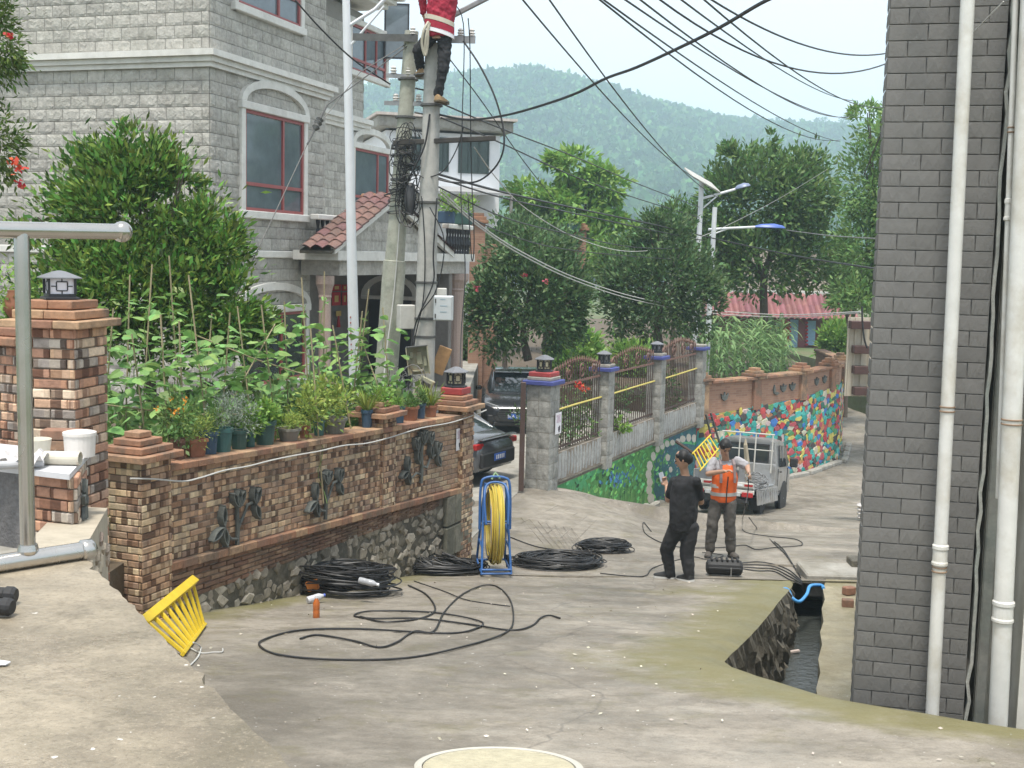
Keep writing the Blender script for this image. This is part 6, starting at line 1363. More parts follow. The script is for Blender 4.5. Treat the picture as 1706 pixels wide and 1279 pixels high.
# low weeds filling the bed so the soil hardly shows
r = np.random.default_rng(77); P = []; 
for k in range(9000):
    u = r.uniform(-.6, WLEN); n_ = -r.uniform(.25, 3.2); q = wp(u, -2.72 + r.uniform(.02, .95) * (1 if n_ < -.5 else .45), n_); P.append(q[:])
P = np.array(P); D = r.normal(size=P.shape) * .6 + np.array((0, 0, .5)); v, f = leaf_quads(P, D, .13, .6, r, fold=.15)
o = part('garden_weeds', np_mesh('garden_weeds', v, f, LMID), None, None, True); tag(o, 'low leafy weeds filling the garden bed behind the brick wall', 'weeds', kind='stuff')
# greenery left of the pier, below the terrace
P = r.uniform((-4.6, 8.6, -3.4), (-3.1, 11.2, -1.75), (1500, 3)); P = P[P[:, 0] < WA.x - .42]; D = r.normal(size=P.shape) * .6 + np.array((.2, -.3, .4)); v, f = leaf_quads(P, D, .16, .55, r, fold=.15)
o = part('leafy_undergrowth', np_mesh('leafy_undergrowth', v, f, LBEAN), None, None, True); tag(o, 'broad-leaved undergrowth in the gap left of the big brick pier', 'undergrowth', kind='stuff')
# ---- pots on the wall
TERRA = M('terracotta', (.27, .115, .065), .8, var=.25, vs=16.); DKG = M('dark_green_plastic', (.035, .085, .075), .5, var=.15, vs=10.); TEALP = M('teal_plastic', (.045, .125, .12), .5, var=.15, vs=10.); NAVY = M('blue_plastic', (.035, .075, .13), .5, var=.15); GREYP = M('grey_pot', (.20, .195, .17), .7, var=.2, vs=10.); BRN = M('brown_pot', (.13, .065, .045), .7, var=.2)
def pot(px, pyb, wpx, hpx, mt, plant, label, square=False, taper=.78, n_off=-.12):
    u, _ = wall_uv(px, pyb); u += .0; Yd = wp(u, 0, n_off).y; sc = Yd / FPX; zb = wz('cop', u) + .045; c = wp(u, zb, n_off); r_ = wpx * sc / 2; h = hpx * sc
    t = thing('potted_plant', label, 'potted plant', c, 0, 'potted plants along the garden wall'); n = 4 if square else 18; mb = MB(); rt = r_ * (1.3 if square else 1.)
    mb.lathe(c, [(rt * taper, 0), (rt * .93, h * .8), (rt * 1.06, h * .82), (rt * 1.06, h), (rt * .9, h), (rt * .88, h * .9)], n, ); o = part('pot', mb, mt, t, True)
    mb = MB(); mb.lathe(c + UP * (h * .86), [(rt * .88, 0), (rt * .85, .008)], n); part('soil', mb, SOIL, t, True)
    r = random.Random(int(px)); kind, ph, pw, lm = plant; ph *= sc; pw *= sc; top_ = c + UP * (h * .9)
    if kind == 'blade':
        m_ = MB()
        for k in range(60): a = r.uniform(0, 6.3); blade(m_, top_ + V((cos(a), sin(a), 0)) * r.uniform(0, rt * .6), V((cos(a), sin(a), 0)), r.uniform(.6, 1.) * pw * .75, .014, ph / max(pw, .01) * r.uniform(1, 2.2), r.uniform(.3, 1.), 5)
        o = part('foliage', m_, lm, t, True, fix=False)
    else:
        cc = top_ + UP * (ph * .42); o = part('foliage', crown_mesh('foliage', [(tuple(cc), (pw / 2, pw / 2, ph * .55)), (tuple(cc + V((pw * .15, 0, ph * .2))), (pw * .3, pw * .3, ph * .4))], 420 if kind != 'fine' else 800, .06 if kind != 'fine' else .035, .5 if kind != 'fine' else .3, lm, int(px), clumps=22, up=.3), None, t, True)
    o['kind'] = 'stuff'
    if kind == 'flower':
        P = np.array([(top_ + V((r.uniform(-.5, .5) * pw, r.uniform(-.5, .5) * pw, ph * r.uniform(.5, 1.15))))[:] for _ in range(7)]); P = np.repeat(P, 9, 0) + np.random.default_rng(3).normal(size=(63, 3)) * .012; rg = np.random.default_rng(4); v, f = leaf_quads(P, rg.normal(size=P.shape), .03, .7, rg); o = part('blossom', np_mesh('blossom', v, f, FLO), None, t, True); o['kind'] = 'stuff'
pot(315, 776, 26, 34, BRN, ('flower', 90, 60, LMID), 'brown pot of orange marigolds next to the stepped pier'); pot(341, 775, 36, 30, TERRA, ('fine', 55, 60, LYG), 'square terracotta pot of pale herb near the big pier', True)
pot(366, 771, 30, 38, NAVY, ('fine', 40, 44, LMID), 'dark blue pot right of the square terracotta pot'); pot(388, 768, 34, 40, TEALP, ('fine', 60, 56, LGREY), 'teal pot with grey fluffy plant'); pot(415, 762, 30, 32, DKG, ('fine', 62, 58, LGREY), 'very dark pot under a grey succulent clump'); pot(434, 757, 18, 26, TEALP, ('leaf', 40, 36, LLT), 'narrow teal pot beside the tall dark green pot')
pot(458, 755, 36, 40, DKG, ('leaf', 34, 44, LLT), 'tall dark green pot with a bright green tuft'); pot(478, 750, 18, 20, TERRA, ('leaf', 40, 30, LLT), 'small terracotta pot behind the grey bowl', n_off=-.2); pot(497, 748, 40, 21, GREYP, ('fine', 26, 46, LYG), 'shallow grey bowl left of the yellow-green shrub', taper=.7)
pot(523, 741, 18, 22, TERRA, ('leaf', 62, 56, LYG), 'small terracotta pot under a yellow-green shrub'); pot(547, 736, 20, 28, TEALP, ('leaf', 70, 64, LYG), 'teal pot half hidden by the yellow-green shrub'); pot(572, 734, 42, 26, GREYP, ('leaf', 60, 60, LYG), 'wide grey bowl below the middle stepped cap', taper=.72)
pot(626, 716, 20, 30, NAVY, ('blade', 40, 40, LYG), 'blue pot with spiky leaves right of the middle cap'); pot(645, 713, 24, 24, BRN, ('leaf', 44, 44, LLT), 'brown pot of round leaves between two blue pots'); pot(672, 709, 25, 28, NAVY, ('fine', 14, 26, LLT), 'square blue pot with low moss', True, .9); pot(697, 705, 30, 24, TERRA, ('fine', 12, 28, LMID), 'wide terracotta pot between two blue pots'); pot(715, 700, 16, 26, NAVY, ('fine', 20, 20, LMID), 'slim blue pot near the end pier'); pot(731, 698, 22, 20, TERRA, ('blade', 40, 36, LYG), 'last terracotta pot with spiky leaves by the end pier')
# pots on the balcony behind the poles
for k, (px, py, Y, mt) in enumerate([(742, 372, 27.5, NAVY), (772, 374, 28.5, DKG), (955, 386, 41.7, DKG)]):
    c = W(px, py, Y); t = thing('balcony_planter', ['blue planter on the balcony rail behind the upright pole', 'dark green planter on the balcony rail near the brick pier', 'green planter on the far rooftop pier'][k], 'planter', c); mb = MB(); mb.box(c + UP * .14, (.42, .25, .28), bev=.02); part('trough', mb, mt, t, True); cc = c + UP * .42; o = part('foliage', crown_mesh('foliage', [(tuple(cc), (.3, .2, .22))], 260, .1, .5, LLT, 90 + k, clumps=16), None, t, True); o['kind'] = 'stuff'
# ================================================================ VEHICLES
SILV = M('silver_paint', (.40, .41, .42), .32, metal=.5, var=.12, vs=5., col2=(.27, .255, .23), c2s=3., c2lo=.48, c2hi=.7, coat=.3); BLKC = M('black_car_paint', (.02, .021, .024), .25, var=.1, coat=.8); GRYC = M('dark_grey_paint', (.13, .135, .145), .22, metal=.5, var=.05, coat=.7)
TYRE = M('tyre_rubber', (.02, .02, .02), .85, var=.2); CHRM = M('chrome', (.55, .55, .55), .2, metal=1., var=0); CGL = M('car_glass', (.03, .04, .045), .05, var=0, spec=.9); PLTB = M('plate_blue', (.03, .10, .38), .5, var=.05); PLTW = M('plate_white', (.7, .72, .75), .5); RLMP = M('red_lens', (.35, .02, .02), .25, var=.1); HLMP = M('clear_lens', (.45, .47, .48), .12, var=.1); TRIM = M('black_trim', (.022, .022, .022), .6, var=.15)
WOODP = M('pale_wood', (.42, .36, .26), .75, var=.2); YELL = M('ladder_yellow', (.60, .45, .03), .5, var=.12, vs=10.)
def wheel(parent, x, y, r, side, w_=.18, spokes=6):
    c = V((x, y, r)); ax = V((side, 0, 0)); mb = MB(); mb.lathe(c - ax * w_ / 2, [(r * .62, 0), (r * .93, 0), (r, w_ * .18), (r, w_ * .82), (r * .93, w_), (r * .62, w_)], 24, ax=ax); t = part('wheel', mb, TYRE, parent, smooth=False)
    mb = MB(); mb.lathe(c + ax * (w_ * .30), [(r * .62, 0), (r * .62, .02), (r * .5, .0), (r * .16, .035), (.01, .04)], 20, ax=ax); part('rim', mb, SILV, t)
def ringsec(y, pts): return [V((-x, y, z)) for x, z in pts[::-1]] + [V((x, y, z)) for x, z in pts]
def sedan(t, body, rear=False):
    """local +Y is forward, origin on the ground below the middle"""
    st = [(-2.25, .62, .42, .70, .84), (-2.18, .78, .30, .74, .93), (-1.9, .87, .22, .80, 1.0), (-1.2, .90, .2, .84, .97), (0, .91, .2, .86, .95), (1.0, .91, .2, .86, .96), (1.7, .89, .2, .82, .90), (2.1, .84, .22, .74, .80), (2.3, .74, .26, .68, .70), (2.38, .55, .36, .60, .62)]
    mb = MB(); mb.loft([ringsec(y, [(w_ * .86, zb), (w_ * .98, zb + .08), (w_, (zb + zs) / 2), (w_ * .985, zs), (w_ * .90, zs + (zt - zs) * .6), (w_ * .6, zt)]) for y, w_, zb, zs, zt in st]); part('body', mb, body, t, smooth=True)
    gh = [(-1.85, .60, .98, .60, 1.0), (-1.15, .73, .95, .60, 1.34), (-.5, .76, .94, .62, 1.43), (.25, .76, .94, .62, 1.42), (1.25, .72, .93, .60, .96)]
    mb = MB(); mb.loft([ringsec(y, [(w0, z0), (w0 * .97, z0 + (z1 - z0) * .3), (w1 * 1.05, z0 + (z1 - z0) * .92), (w1 * .9, z1)]) for y, w0, z0, w1, z1 in gh]); part('glasshouse', mb, CGL, t, smooth=True)
    mb = MB(); mb.loft([[V((x, y, z + .012)) for x in (-w_, -w_ * .5, 0, w_ * .5, w_)] for y, w_, z in ((-1.12, .56, 1.335), (-.5, .585, 1.43), (.25, .585, 1.42), (.45, .56, 1.37))], closed_sec=False, cap=False); part('roof', mb, body, t, smooth=True)
    for sx in (-1, 1):
        mb = MB(); mb.tube([(sx * .60, 1.22, .98), (sx * .575, .45, 1.38), (sx * .6, -.5, 1.44), (sx * .58, -1.15, 1.35), (sx * .56, -1.8, 1.0)], .03, 6); part('pillar', mb, body, t)
        mb = MB(); mb.box((sx * .98, .78, 1.0), (.16, .1, .12), bev=.03); part('mirror', mb, body, t)
        for y in (-1.4, 1.45): wheel(t, sx * .82, y, .32, sx)
        mb = MB(); mb.loft([[V((sx * x, y, z)) for x, y, z in q] for q in (((.46, 2.36, .63), (.46, 2.36, .70), (.78, 2.14, .78), (.80, 2.12, .68)), ((.44, 2.30, .63), (.44, 2.30, .70), (.76, 2.08, .78), (.78, 2.06, .68)))]); part('headlight', mb, HLMP, t)
        mb = MB(); mb.box((sx * .66, -2.19, .80), (.30, .1, .12), bev=.02); part('taillight', mb, RLMP, t)
        mb = MB(); mb.box((sx * .60, 2.33, .40), (.26, .06, .16), bev=.02); part('air_intake', mb, TRIM, t)
    mb = MB(); mb.slab([(-.42, 2.37, .36), (.42, 2.37, .36), (.50, 2.37, .50), (.40, 2.37, .66), (-.40, 2.37, .66), (-.50, 2.37, .50)], (0, 1, 0), .03); gr = part('grille', mb, TRIM, t)
    for k in range(6): mb = MB(); mb.box((0, 2.405, .39 + k * .048), (.84 + .1 * sin(k / 5 * pi), .012, .012)); part('slat', mb, DGAL, gr)
    mb = MB(); mb.box((0, -2.24, .52), (1.3, .1, .3), bev=.03); part('rear_bumper', mb, TRIM if rear else body, t); mb = MB(); mb.box((0, 2.30, .26), (1.2, .12, .12), bev=.03); part('front_lip', mb, TRIM, t)
    mb = MB(); mb.box((0, -2.24, .93), (1.35, .12, .03), bev=.012); part('boot_spoiler', mb, body, t)
def plate(t, y, z, sg, text=None):
    mb = MB(); mb.box((0, y, z), (.44, .012, .14), bev=.004); p = part('number_plate', mb, PLTB, t)
    if text:
        me = text_mesh(text, .115, PLTW, .001); o = bpy.data.objects.new('plate_text', me); place(o, p, False, Matrix.Translation((0, y + sg * .009, z)) @ (Matrix.Rotation(pi, 4, 'Z') if sg > 0 else Matrix.Identity(4)) @ Matrix.Rotation(pi / 2, 4, 'X'))
c1 = thing('parked_car', 'black car with four-ring emblem facing out of the gateway', 'car', (.09, 32.3, -4.44), pi + .02); sedan(c1, BLKC)
mb = MB()
for k in range(4):
    mb = MB(); x0 = -.12 + k * .08; mb.tube([(x0 + cos(a) * .052, 2.425, .615 + sin(a) * .052) for a in [j * pi / 8 for j in range(16)]], .009, 6, closed=True); part('emblem_ring', mb, CHRM, c1)
plate(c1, 2.425, .46, 1, '\u8d35A D172')
c2 = thing('parked_car', 'dark grey car with its boot towards the lane inside the gateway', 'car', (-2.22, 24.42, -4.44), radians(61)); sedan(c2, GRYC, True); plate(c2, -2.305, .55, -1, None)
for k in range(5): mb = MB(); mb.box((-.14 + k * .07, -2.314, .55), (.035, .004, .08)); part('plate_mark', mb, PLTW, c2)
# ---- small silver pickup
TR = V((5.30, 28.25, 0)); TR.z = zg(TR.x, TR.y) + .0; _h = V((.42, .907, 0)); _f2 = TR + _h * 2.35; _sl = math.atan2(zg(_f2.x, _f2.y) - zg(TR.x, TR.y), 2.35); tk = thing('pickup_truck', 'small silver pickup truck parked with its tail towards the lane', 'truck', TR, 0, None, Matrix.Rotation(-.4325, 3, 'Z') @ Matrix.Rotation(_sl, 3, 'X'))
def tb(nm, c, s_, mt, bev=.012, par=None): m_ = MB(); m_.box(c, s_, bev=bev); return part(nm, m_, mt, par or tk)
for sx in (-1, 1):
    wheel(tk, sx * .66, 0, .29, sx, .17); wheel(tk, sx * .66, 2.35, .29, sx, .17)
    tb('chassis_rail', (sx * .35, .9, .42), (.1, 3.6, .12), TRIM); tb('mudflap', (sx * .62, -.36, .30), (.24, .02, .3), TRIM, .004); tb('tail_lamp', (sx * .58, -.905, .52), (.26, .05, .11), RLMP)
    tb('rear_reflector', (sx * .33, -.905, .52), (.18, .04, .1), HLMP)
bd = tb('bed_floor', (0, .22, .66), (1.46, 2.15, .06), SILV); tb('rear_cross_member', (0, -.87, .58), (1.46, .05, .10), BOXW); tb('tow_bar', (0, -.86, .36), (1.2, .06, .1), TRIM)
tb('headboard', (0, 1.27, .92), (1.46, .04, .5), SILV)
sdl = tb('side_board', (-.73, .22, .85), (.035, 2.15, .33), SILV)
m_ = MB(); m_.box((.80, .22, .48), (.03, 2.1, .36), U=(1, 0, .12), N=(-.12, 0, 1)); sdr = part('dropped_side_board', m_, SILV, tk)
for k in range(9): tb('rib', (.825, -.72 + k * .235, .48), (.02, .04, .32), SILV, .005, sdr)
tgt = tb('tailgate', (0, -.905, .74), (1.42, .03, .12), BOXW)
for k in range(6): tb('stripe', (-.6 + k * .24, -.923, .74), (.2, .006, .05), RLMP if k % 2 else PLTW, 0, tgt)
# cab
cs = [(1.33, .70, .42, .72, 1.02, .64, 1.76), (1.9, .73, .38, .74, 1.04, .66, 1.80), (2.45, .73, .38, .74, 1.04, .63, 1.74), (2.78, .73, .38, .73, 1.02, .58, 1.30), (3.05, .72, .38, .72, 1.0, .60, 1.05), (3.25, .66, .40, .66, .78, .55, .80)]
mb = MB(); mb.loft([ringsec(y, [(w0 * .96, z0), (w0, z0 + .1), (w1, zb), (w2 * .5 + w1 * .5, zb + (zt - zb) * .55), (w2, zt - .05 if zt > zb + .1 else zt), (w2 * .75, zt)]) for y, w0, z0, w1, zb, w2, zt in cs]); cabo = part('cab', mb, SILV, tk, smooth=True)
m_ = MB(); m_.box((0, 1.325, 1.42), (1.02, .02, .42), bev=.008); part('rear_window', m_, CGL, tk); 
for (x0_, x1_, z0_, z1_) in ((-.53, -.49, 1.19, 1.65), (.49, .53, 1.19, 1.65), (-.49, .49, 1.19, 1.23), (-.49, .49, 1.61, 1.65)): tb('window_seal', ((x0_ + x1_) / 2, 1.312, (z0_ + z1_) / 2), (x1_ - x0_, .02, z1_ - z0_), TRIM, 0)
for sx in (-1, 1):
    m_ = MB(); q = [(.745, 1.62, 1.10), (.745, 2.62, 1.10), (.70, 2.42, 1.62), (.695, 1.66, 1.64)]; m_.slab([V((sx * x, y, z)) for x, y, z in q], (sx, 0, 0), .012); part('side_window', m_, CGL, tk)
    tb('window_post', (sx * .735, 1.95, 1.36), (.02, .035, .5), SILV, .0); tb('door_handle', (sx * .765, 1.75, .98), (.03, .12, .03), TRIM, .006); tb('door_mirror', (sx * .90, 2.58, 1.20), (.2, .08, .24), TRIM, .03)
for sx in (-1, 1):
    for (a, b, c_, d_) in ((1.55, 1.565, .5, 1.06), (2.66, 2.675, .5, 1.06), (1.55, 2.675, .485, .5)): tb('door_gap', (sx * .737, (a + b) / 2, (c_ + d_) / 2), (.012, b - a, d_ - c_), TRIM, 0)
    m_ = MB(); m_.lathe((sx * .715, 2.35, .33), [(.40, -.02), (.40, .03), (.33, .035)], 20, ax=(sx, 0, 0)); part('wheel_arch', m_, TRIM, tk)
    tb('rear_pillar_lamp', (sx * .66, 1.318, 1.05), (.1, .02, .06), HLMP, .004)
tb('underbody', (0, .3, .50), (1.1, 2.2, .18), TRIM); tb('spare_wheel', (.2, .3, .36), (.5, .5, .12), TYRE, .05); tb('rear_number_plate', (0, -.925, .56), (.36, .01, .1), PLTB, 0)
m_ = MB(); m_.slab([(-.56, 2.50, 1.72), (.56, 2.50, 1.72), (.62, 2.80, 1.12), (-.62, 2.80, 1.12)], (0, .9, .44), .012); part('windscreen', m_, CGL, tk)
for sx in (-.62, -.2, .2, .62): m_ = MB(); m_.tube([(sx, 1.22, .95), (sx, 1.22, 1.9)], .018, 6); part('rack_bar', m_, BOXW, tk)
m_ = MB(); m_.tube([(-.66, 1.22, 1.9), (.66, 1.22, 1.9)], .02, 6); part('rack_bar', m_, BOXW, tk); m_ = MB(); m_.tube([(-.66, 1.22, 1.5), (.66, 1.22, 1.5)], .014, 6); part('rack_bar', m_, BOXW, tk)
def l2w(o, p): return wmat(o) @ V(p)
# things lying in the bed
mb = MB(); a = l2w(tk, (.12, 1.1, .7)); b = l2w(tk, (.06, .75, 1.62)); mb.tube([a, b, b + UP * .14], [.09, .05, .01], 6); single('canvas_parasol', mb, WOODP, 'rolled cream parasol standing in the truck bed', 'parasol')
def ladder(name, p, q, r_, s_, n, rr_, mt, label, rung=None):
    """rails p->q and r_->s_ with n rungs"""
    t = thing(name, label, 'ladder', (p + r_) / 2)
    for a, b in ((p, q), (r_, s_)): m_ = MB(); d = (b - a).normalized(); sd_ = (r_ - p).normalized(); m_.box((a + b) / 2, ((b - a).length, rr_ * 1.6, rr_ * 2.6), d, sd_, d.cross(sd_).normalized(), bev=rr_ * .2); part('rail', m_, mt, t, True)
    for k in range(n): f = (k + .6) / (n + .2); m_ = MB(); m_.cyl(p.lerp(q, f), r_.lerp(s_, f), rung or rr_ * .8, n=8); part('rung', m_, mt, t, True)
    return t
ladder('step_ladder', W(1153, 756, 27.1), W(1184, 724, 27.5), W(1166, 784, 26.9), W(1198, 746, 27.3), 7, .022, YELL, 'yellow ladder leaning on the tail of the silver pickup')
ladder('dark_ladder', W(1176, 690, 27.6), W(1187, 735, 27.7), W(1184, 688, 27.7), W(1198, 735, 27.8), 5, .02, DGAL, 'dark ladder standing upright behind the yellow ladder')
mb = MB(); mb.tube([W(1126, 735, 27.4), W(1158, 757, 27.4)], .04, 6); single('dark_beam', mb, M('dark_brown_wood', (.08, .05, .04), .8), 'dark wooden beam poking out left of the yellow ladder', 'beam')
# ---- coils of cable
def coil(c, R, n, label, squash=1., h=.18, r=.008, seed=1, mt=RUBB, cone=0., off=(0, 0), name='cable_coil', loose=.06, yaw=0.):
    rr = random.Random(seed); pts = []
    for k in range(n):
        R_ = R * rr.uniform(.62, 1.); ox, oy = rr.gauss(0, loose), rr.gauss(0, loose); ph = rr.uniform(0, 6); zz = rr.uniform(.0, 1) * h
        for j in range(26):
            a = ph + j * 2 * pi / 26; x = (cos(a) * R_ + ox); y = (sin(a) * R_ * squash + oy); x, y = x * cos(yaw) - y * sin(yaw), x * sin(yaw) + y * cos(yaw)
            z = zg(c.x + x, c.y + y) + r + zz + .02 * sin(a * 2 + k) + .012 + cone * max(0, 1 - ((x - off[0]) ** 2 + (y - off[1]) ** 2) / (R * R * .8)) * rr.uniform(.7, 1)
            pts.append(V((c.x + x, c.y + y, z)))
    m_ = MB(); m_.tube(pts, r, 4); return single(name, m_, mt, label, 'cable coil', 'coils of black cable on the road', smooth=True)
coil(G(582, 988), .50, 38, 'tall tangled black cable coil with bottles beside it', 1., .30, .009, 2, loose=.05)
coil(G(735, 952), .60, 42, 'flat black cable coil between the wall foot and the reel', .9, .10, .008, 3, cone=.22, off=(-.25, .1), loose=.04)
coil(G(930, 941), .62, 42, 'wide black cable coil just right of the blue reel', .8, .11, .008, 4, loose=.05)
coil(G(1005, 917), .42, 34, 'small black cable coil behind the wide coil', .8, .12, .008, 6, loose=.03)
def gcable(pl, r, label, group='loose cables on the road', mt=RUBB, name='loose_cable', k=8, lift=0.):
    p = []
    for q in pl: 
        if len(q) == 2: p.append(G(q[0], q[1], r + .004))
        else: p.append(W(*q))
    p = smooth_pts(p, k); m_ = MB(); m_.tube(p, r, 6); return single(name, m_, mt, label, 'cable', group, smooth=True)
gcable([(933, 1030), (915, 1025), (900, 1030), (885, 1043), (850, 1050), (780, 1040), (700, 1030), (620, 1030), (590, 1025), (620, 1018), (720, 1020), (800, 1035), (790, 1048), (740, 1055), (600, 1048), (500, 1050), (440, 1065), (435, 1078), (470, 1092), (560, 1099), (680, 1096), (780, 1075), (840, 1055), (855, 1035), (850, 1000), (830, 978), (805, 975), (770, 990), (740, 1020), (722, 1052), (690, 1052), (660, 1070), (630, 1078), (590, 1068), (530, 1058), (500, 1064)], .0085, 'long looping black cable spread over the front of the road')
gcable([(680, 975), (710, 990), (725, 1015), (700, 1030), (640, 1036), (600, 1027)], .009, 'short cable leaving the tangled coil to the right'); gcable([(690, 968), (740, 985), (780, 1000), (850, 1010)], .006, 'thin cable in front of the flat coil')
gcable([(1085, 885), (1072, 870), (1075, 888), (1105, 905), (1140, 912), (1200, 912), (1240, 908), (1260, 915), (1290, 912), (1335, 908), (1325, 898), (1280, 893), (1240, 885), (1237, 868), (1240, 850, 17.1), (1246, 820, 17.1), (1247, 795, 17.1)], .008, 'thin black cable rising to the vested worker\'s hands')
gcable([(1170, 920), (1205, 925), (1180, 932), (1150, 928), (1090, 945), (1070, 960), (1000, 955)], .007, 'thin black cable between the two standing men'); gcable([(850, 895), (900, 912), (960, 918)], .008, 'cable running from the reel to the wide coil'); gcable([(1248, 862, 17.2), (1262, 880), (1290, 905), (1310, 925), (1330, 955), (1337, 975, 15.5)], .009, 'cable dropping from the worker into the drain')
for k in range(4): gcable([(1234, 938 + k * 3), (1262, 936 + k * 5), (1290, 940 + k * 4), (1315, 950 + k * 5), (1336, 968 + 2 * k)], .008, ['upper cable', 'second cable', 'third cable', 'lowest cable'][k] + ' leaving the black splice box for the drain')
gcable([(1290, 902), (1305, 915), (1318, 935), (1334, 962)], .008, 'dark cable slanting into the far end of the drain')
# ---- black splice closure box on the road
sb = G(1206, 959); t = thing('splice_box', 'black ribbed splice closure box lying in front of the vested man', 'splice box', sb, -.08); PLB = M('black_plastic', (.02, .02, .021), .65, var=.1)
mb = MB(); mb.loft([[V((x, cos(a) * .105 * s_, .115 + sin(a) * .105 * s_)) for a in [j * pi / 6 for j in range(12)]] for x, s_ in ((-.24, .55), (-.22, .9), (-.19, 1), (.19, 1), (.22, .9), (.24, .55))]); part('shell', mb, PLB, t, smooth=False)
for k in range(6): mb = MB(); mb.box((-.17 + k * .068, 0, .222), (.03, .13, .035), bev=.008); part('rib', mb, PLB, t)
mb = MB(); mb.box((0, -.104, .12), (.42, .02, .03), bev=.006); part('seam', mb, PLB, t); mb = MB(); mb.box((.08, -.118, .08), (.015, .01, .12)); part('strap', mb, GALV, t)
# ---- rodder reel
RB_ = G(822, 955); rl = thing('rodder_reel', 'blue wheeled frame holding a reel of yellow fibreglass rod', 'cable reel', RB_, .12); BLUF = M('blue_frame_paint', (.035, .12, .34), .45, var=.15, vs=12.); FIBR = M('yellow_rod', (.52, .40, .07), .45, isl=.2, var=.1); FIBB = M('blue_rod', (.20, .25, .42), .45)
cz = .66; rr = random.Random(4); my = MB(); mbl = MB()
for k in range(54):
    x = rr.uniform(-.08, .08); R_ = .44 + rr.uniform(-.06, .09) * (1 - (x / .14) ** 2); tgt_ = mbl if k % 9 == 4 else my; tgt_.tube([(x + .006 * sin(a * 3 + k), cos(a) * R_, cz + sin(a) * R_) for a in [j * 2 * pi / 36 for j in range(36)]], .010, 5, closed=True)
o = part('yellow_rod_coil', my, FIBR, rl, smooth=True); o['kind'] = 'stuff'; o = part('blue_rod_coil', mbl, FIBB, rl, smooth=True); o['kind'] = 'stuff'
for sx in (-1, 1):
    for pts in ([(sx * .19, -.36, .08), (sx * .15, -.02, 1.0), (sx * .13, .0, 1.2)], [(sx * .19, .36, .08), (sx * .15, .02, 1.0)], [(sx * .19, -.36, .1), (sx * .19, .36, .1)], [(sx * .175, -.24, .4), (sx * .175, .24, .4)], [(sx * .15, 0, .66), (sx * .17, -.18, .55)]): mb = MB(); mb.tube(smooth_pts([V(p) for p in pts], 4) if len(pts) > 2 else pts, .016, 8); part('side_tube', mb, BLUF, rl, smooth=True)
    mb = MB(); mb.lathe((sx * .235, .30, .085), [(.02, -.03), (.085, -.03), (.09, 0), (.085, .03), (.02, .03)], 16, ax=(sx, 0, 0)); part('wheel', mb, TYRE, rl)
for y, z in ((-.36, .09), (.36, .09), (-.36, .14), (-.15, .72)): mb = MB(); mb.tube([(-.19 + (.03 if z > .5 else 0), y, z), (.19 - (.03 if z > .5 else 0), y, z)], .015, 8); part('cross_tube', mb, BLUF, rl, smooth=True)
mb = MB(); mb.tube(smooth_pts([V((-.14, -.3, .72)), V((-.155, -.18, 1.05)), V((-.10, -.05, 1.20)), V((.10, -.05, 1.20)), V((.155, -.18, 1.05)), V((.14, -.3, .72))], 6), .016, 8); part('handle_hoop', mb, BLUF, rl, smooth=True)
mb = MB(); mb.tube(smooth_pts([V((-.20, -.05, .6)), V((-.19, -.02, 1.15)), V((-.12, 0, 1.27)), V((.12, 0, 1.27)), V((.19, -.02, 1.15)), V((.20, -.05, .6))], 6), .017, 8); part('outer_hoop', mb, BLUF, rl, smooth=True)
mb = MB(); mb.tube([(-.05, 0, 1.25), (0, .02, 1.33), (.06, 0, 1.26)], .02, 6); part('tied_rag', mb, M('green_rag', (.25, .38, .22), .9), rl)
mb = MB(); mb.tube([(-.2, 0, cz), (.2, 0, cz)], .02, 8); part('axle', mb, GALV, rl)
# gear in the pickup bed
mb = MB(); rr = random.Random(9)
for k in range(9):
    c = V(l2w(tk, (.66 + rr.uniform(-.05, .05), -.45 + rr.uniform(-.1, .3), .95 - .03 * k))); R_ = rr.uniform(.14, .26); mb.tube([c + V((cos(a) * R_, sin(a) * R_ * .9, rr.uniform(-.03, .03) + .05 * sin(a))) for a in [j * 2 * pi / 14 for j in range(14)]], .012, 5, closed=True)
single('grey_cable_coil', mb, RUBG, 'grey cable coil slung over the truck bed corner', 'cable coil', smooth=True, kind='stuff')
mb = MB(); c = V(l2w(tk, (-.35, .75, .72))); mb.box(c + UP * .12, (.5, .4, .26), V((.91, -.42, 0)), V((.42, .91, 0)), bev=.03); single('tool_box', mb, TRIM, 'dark tool box in the truck bed against the cab', 'tool box')
# ================================================================ FOREGROUND LEFT: railing, brick pillar, low wall, odds and ends
STEEL = M('stainless_steel', (.50, .48, .45), .22, metal=1., var=.08, vs=5., rrough=.1)
rlg = thing('railing', 'stainless steel handrail with ball end on the terrace edge', 'railing', (-1.6, 4.0, TZ)); RD = V((-.72, -.69, 0))
e0 = Zp(137, 917, TZ + .03); e1 = e0 + RD * 1.9
mb = MB(); mb.tube([e0, e1], .030, 18); part('bottom_rail', mb, STEEL, rlg, True, smooth=True)
p0 = e0 + RD * .0 ; pb_ = W(47, 920, 1.); 
f_ = min([i * .005 for i in range(160)], key=lambda f: abs((CX + FPX * 0) + 0 - 0) + abs(((e0 + RD * f) - on_plane(47, 917, e0, V((RD.y, -RD.x, 0)))).length)); pbse = e0 + RD * f_
mb = MB(); mb.tube([pbse, V((pbse.x, pbse.y, TZ + 1.11))], .0245, 18); part('post', mb, STEEL, rlg, True, smooth=True)
tz_ = TZ + 1.125; t0 = pbse + (e0 - pbse) * 0; tq = on_plane(203, 386, e0, V((RD.y, -RD.x, 0))); tA = V((tq.x, tq.y, tq.z)); tB = V((pbse.x, pbse.y, W(45, 383, pbse.y).z)); dd = (tB - tA).normalized(); 
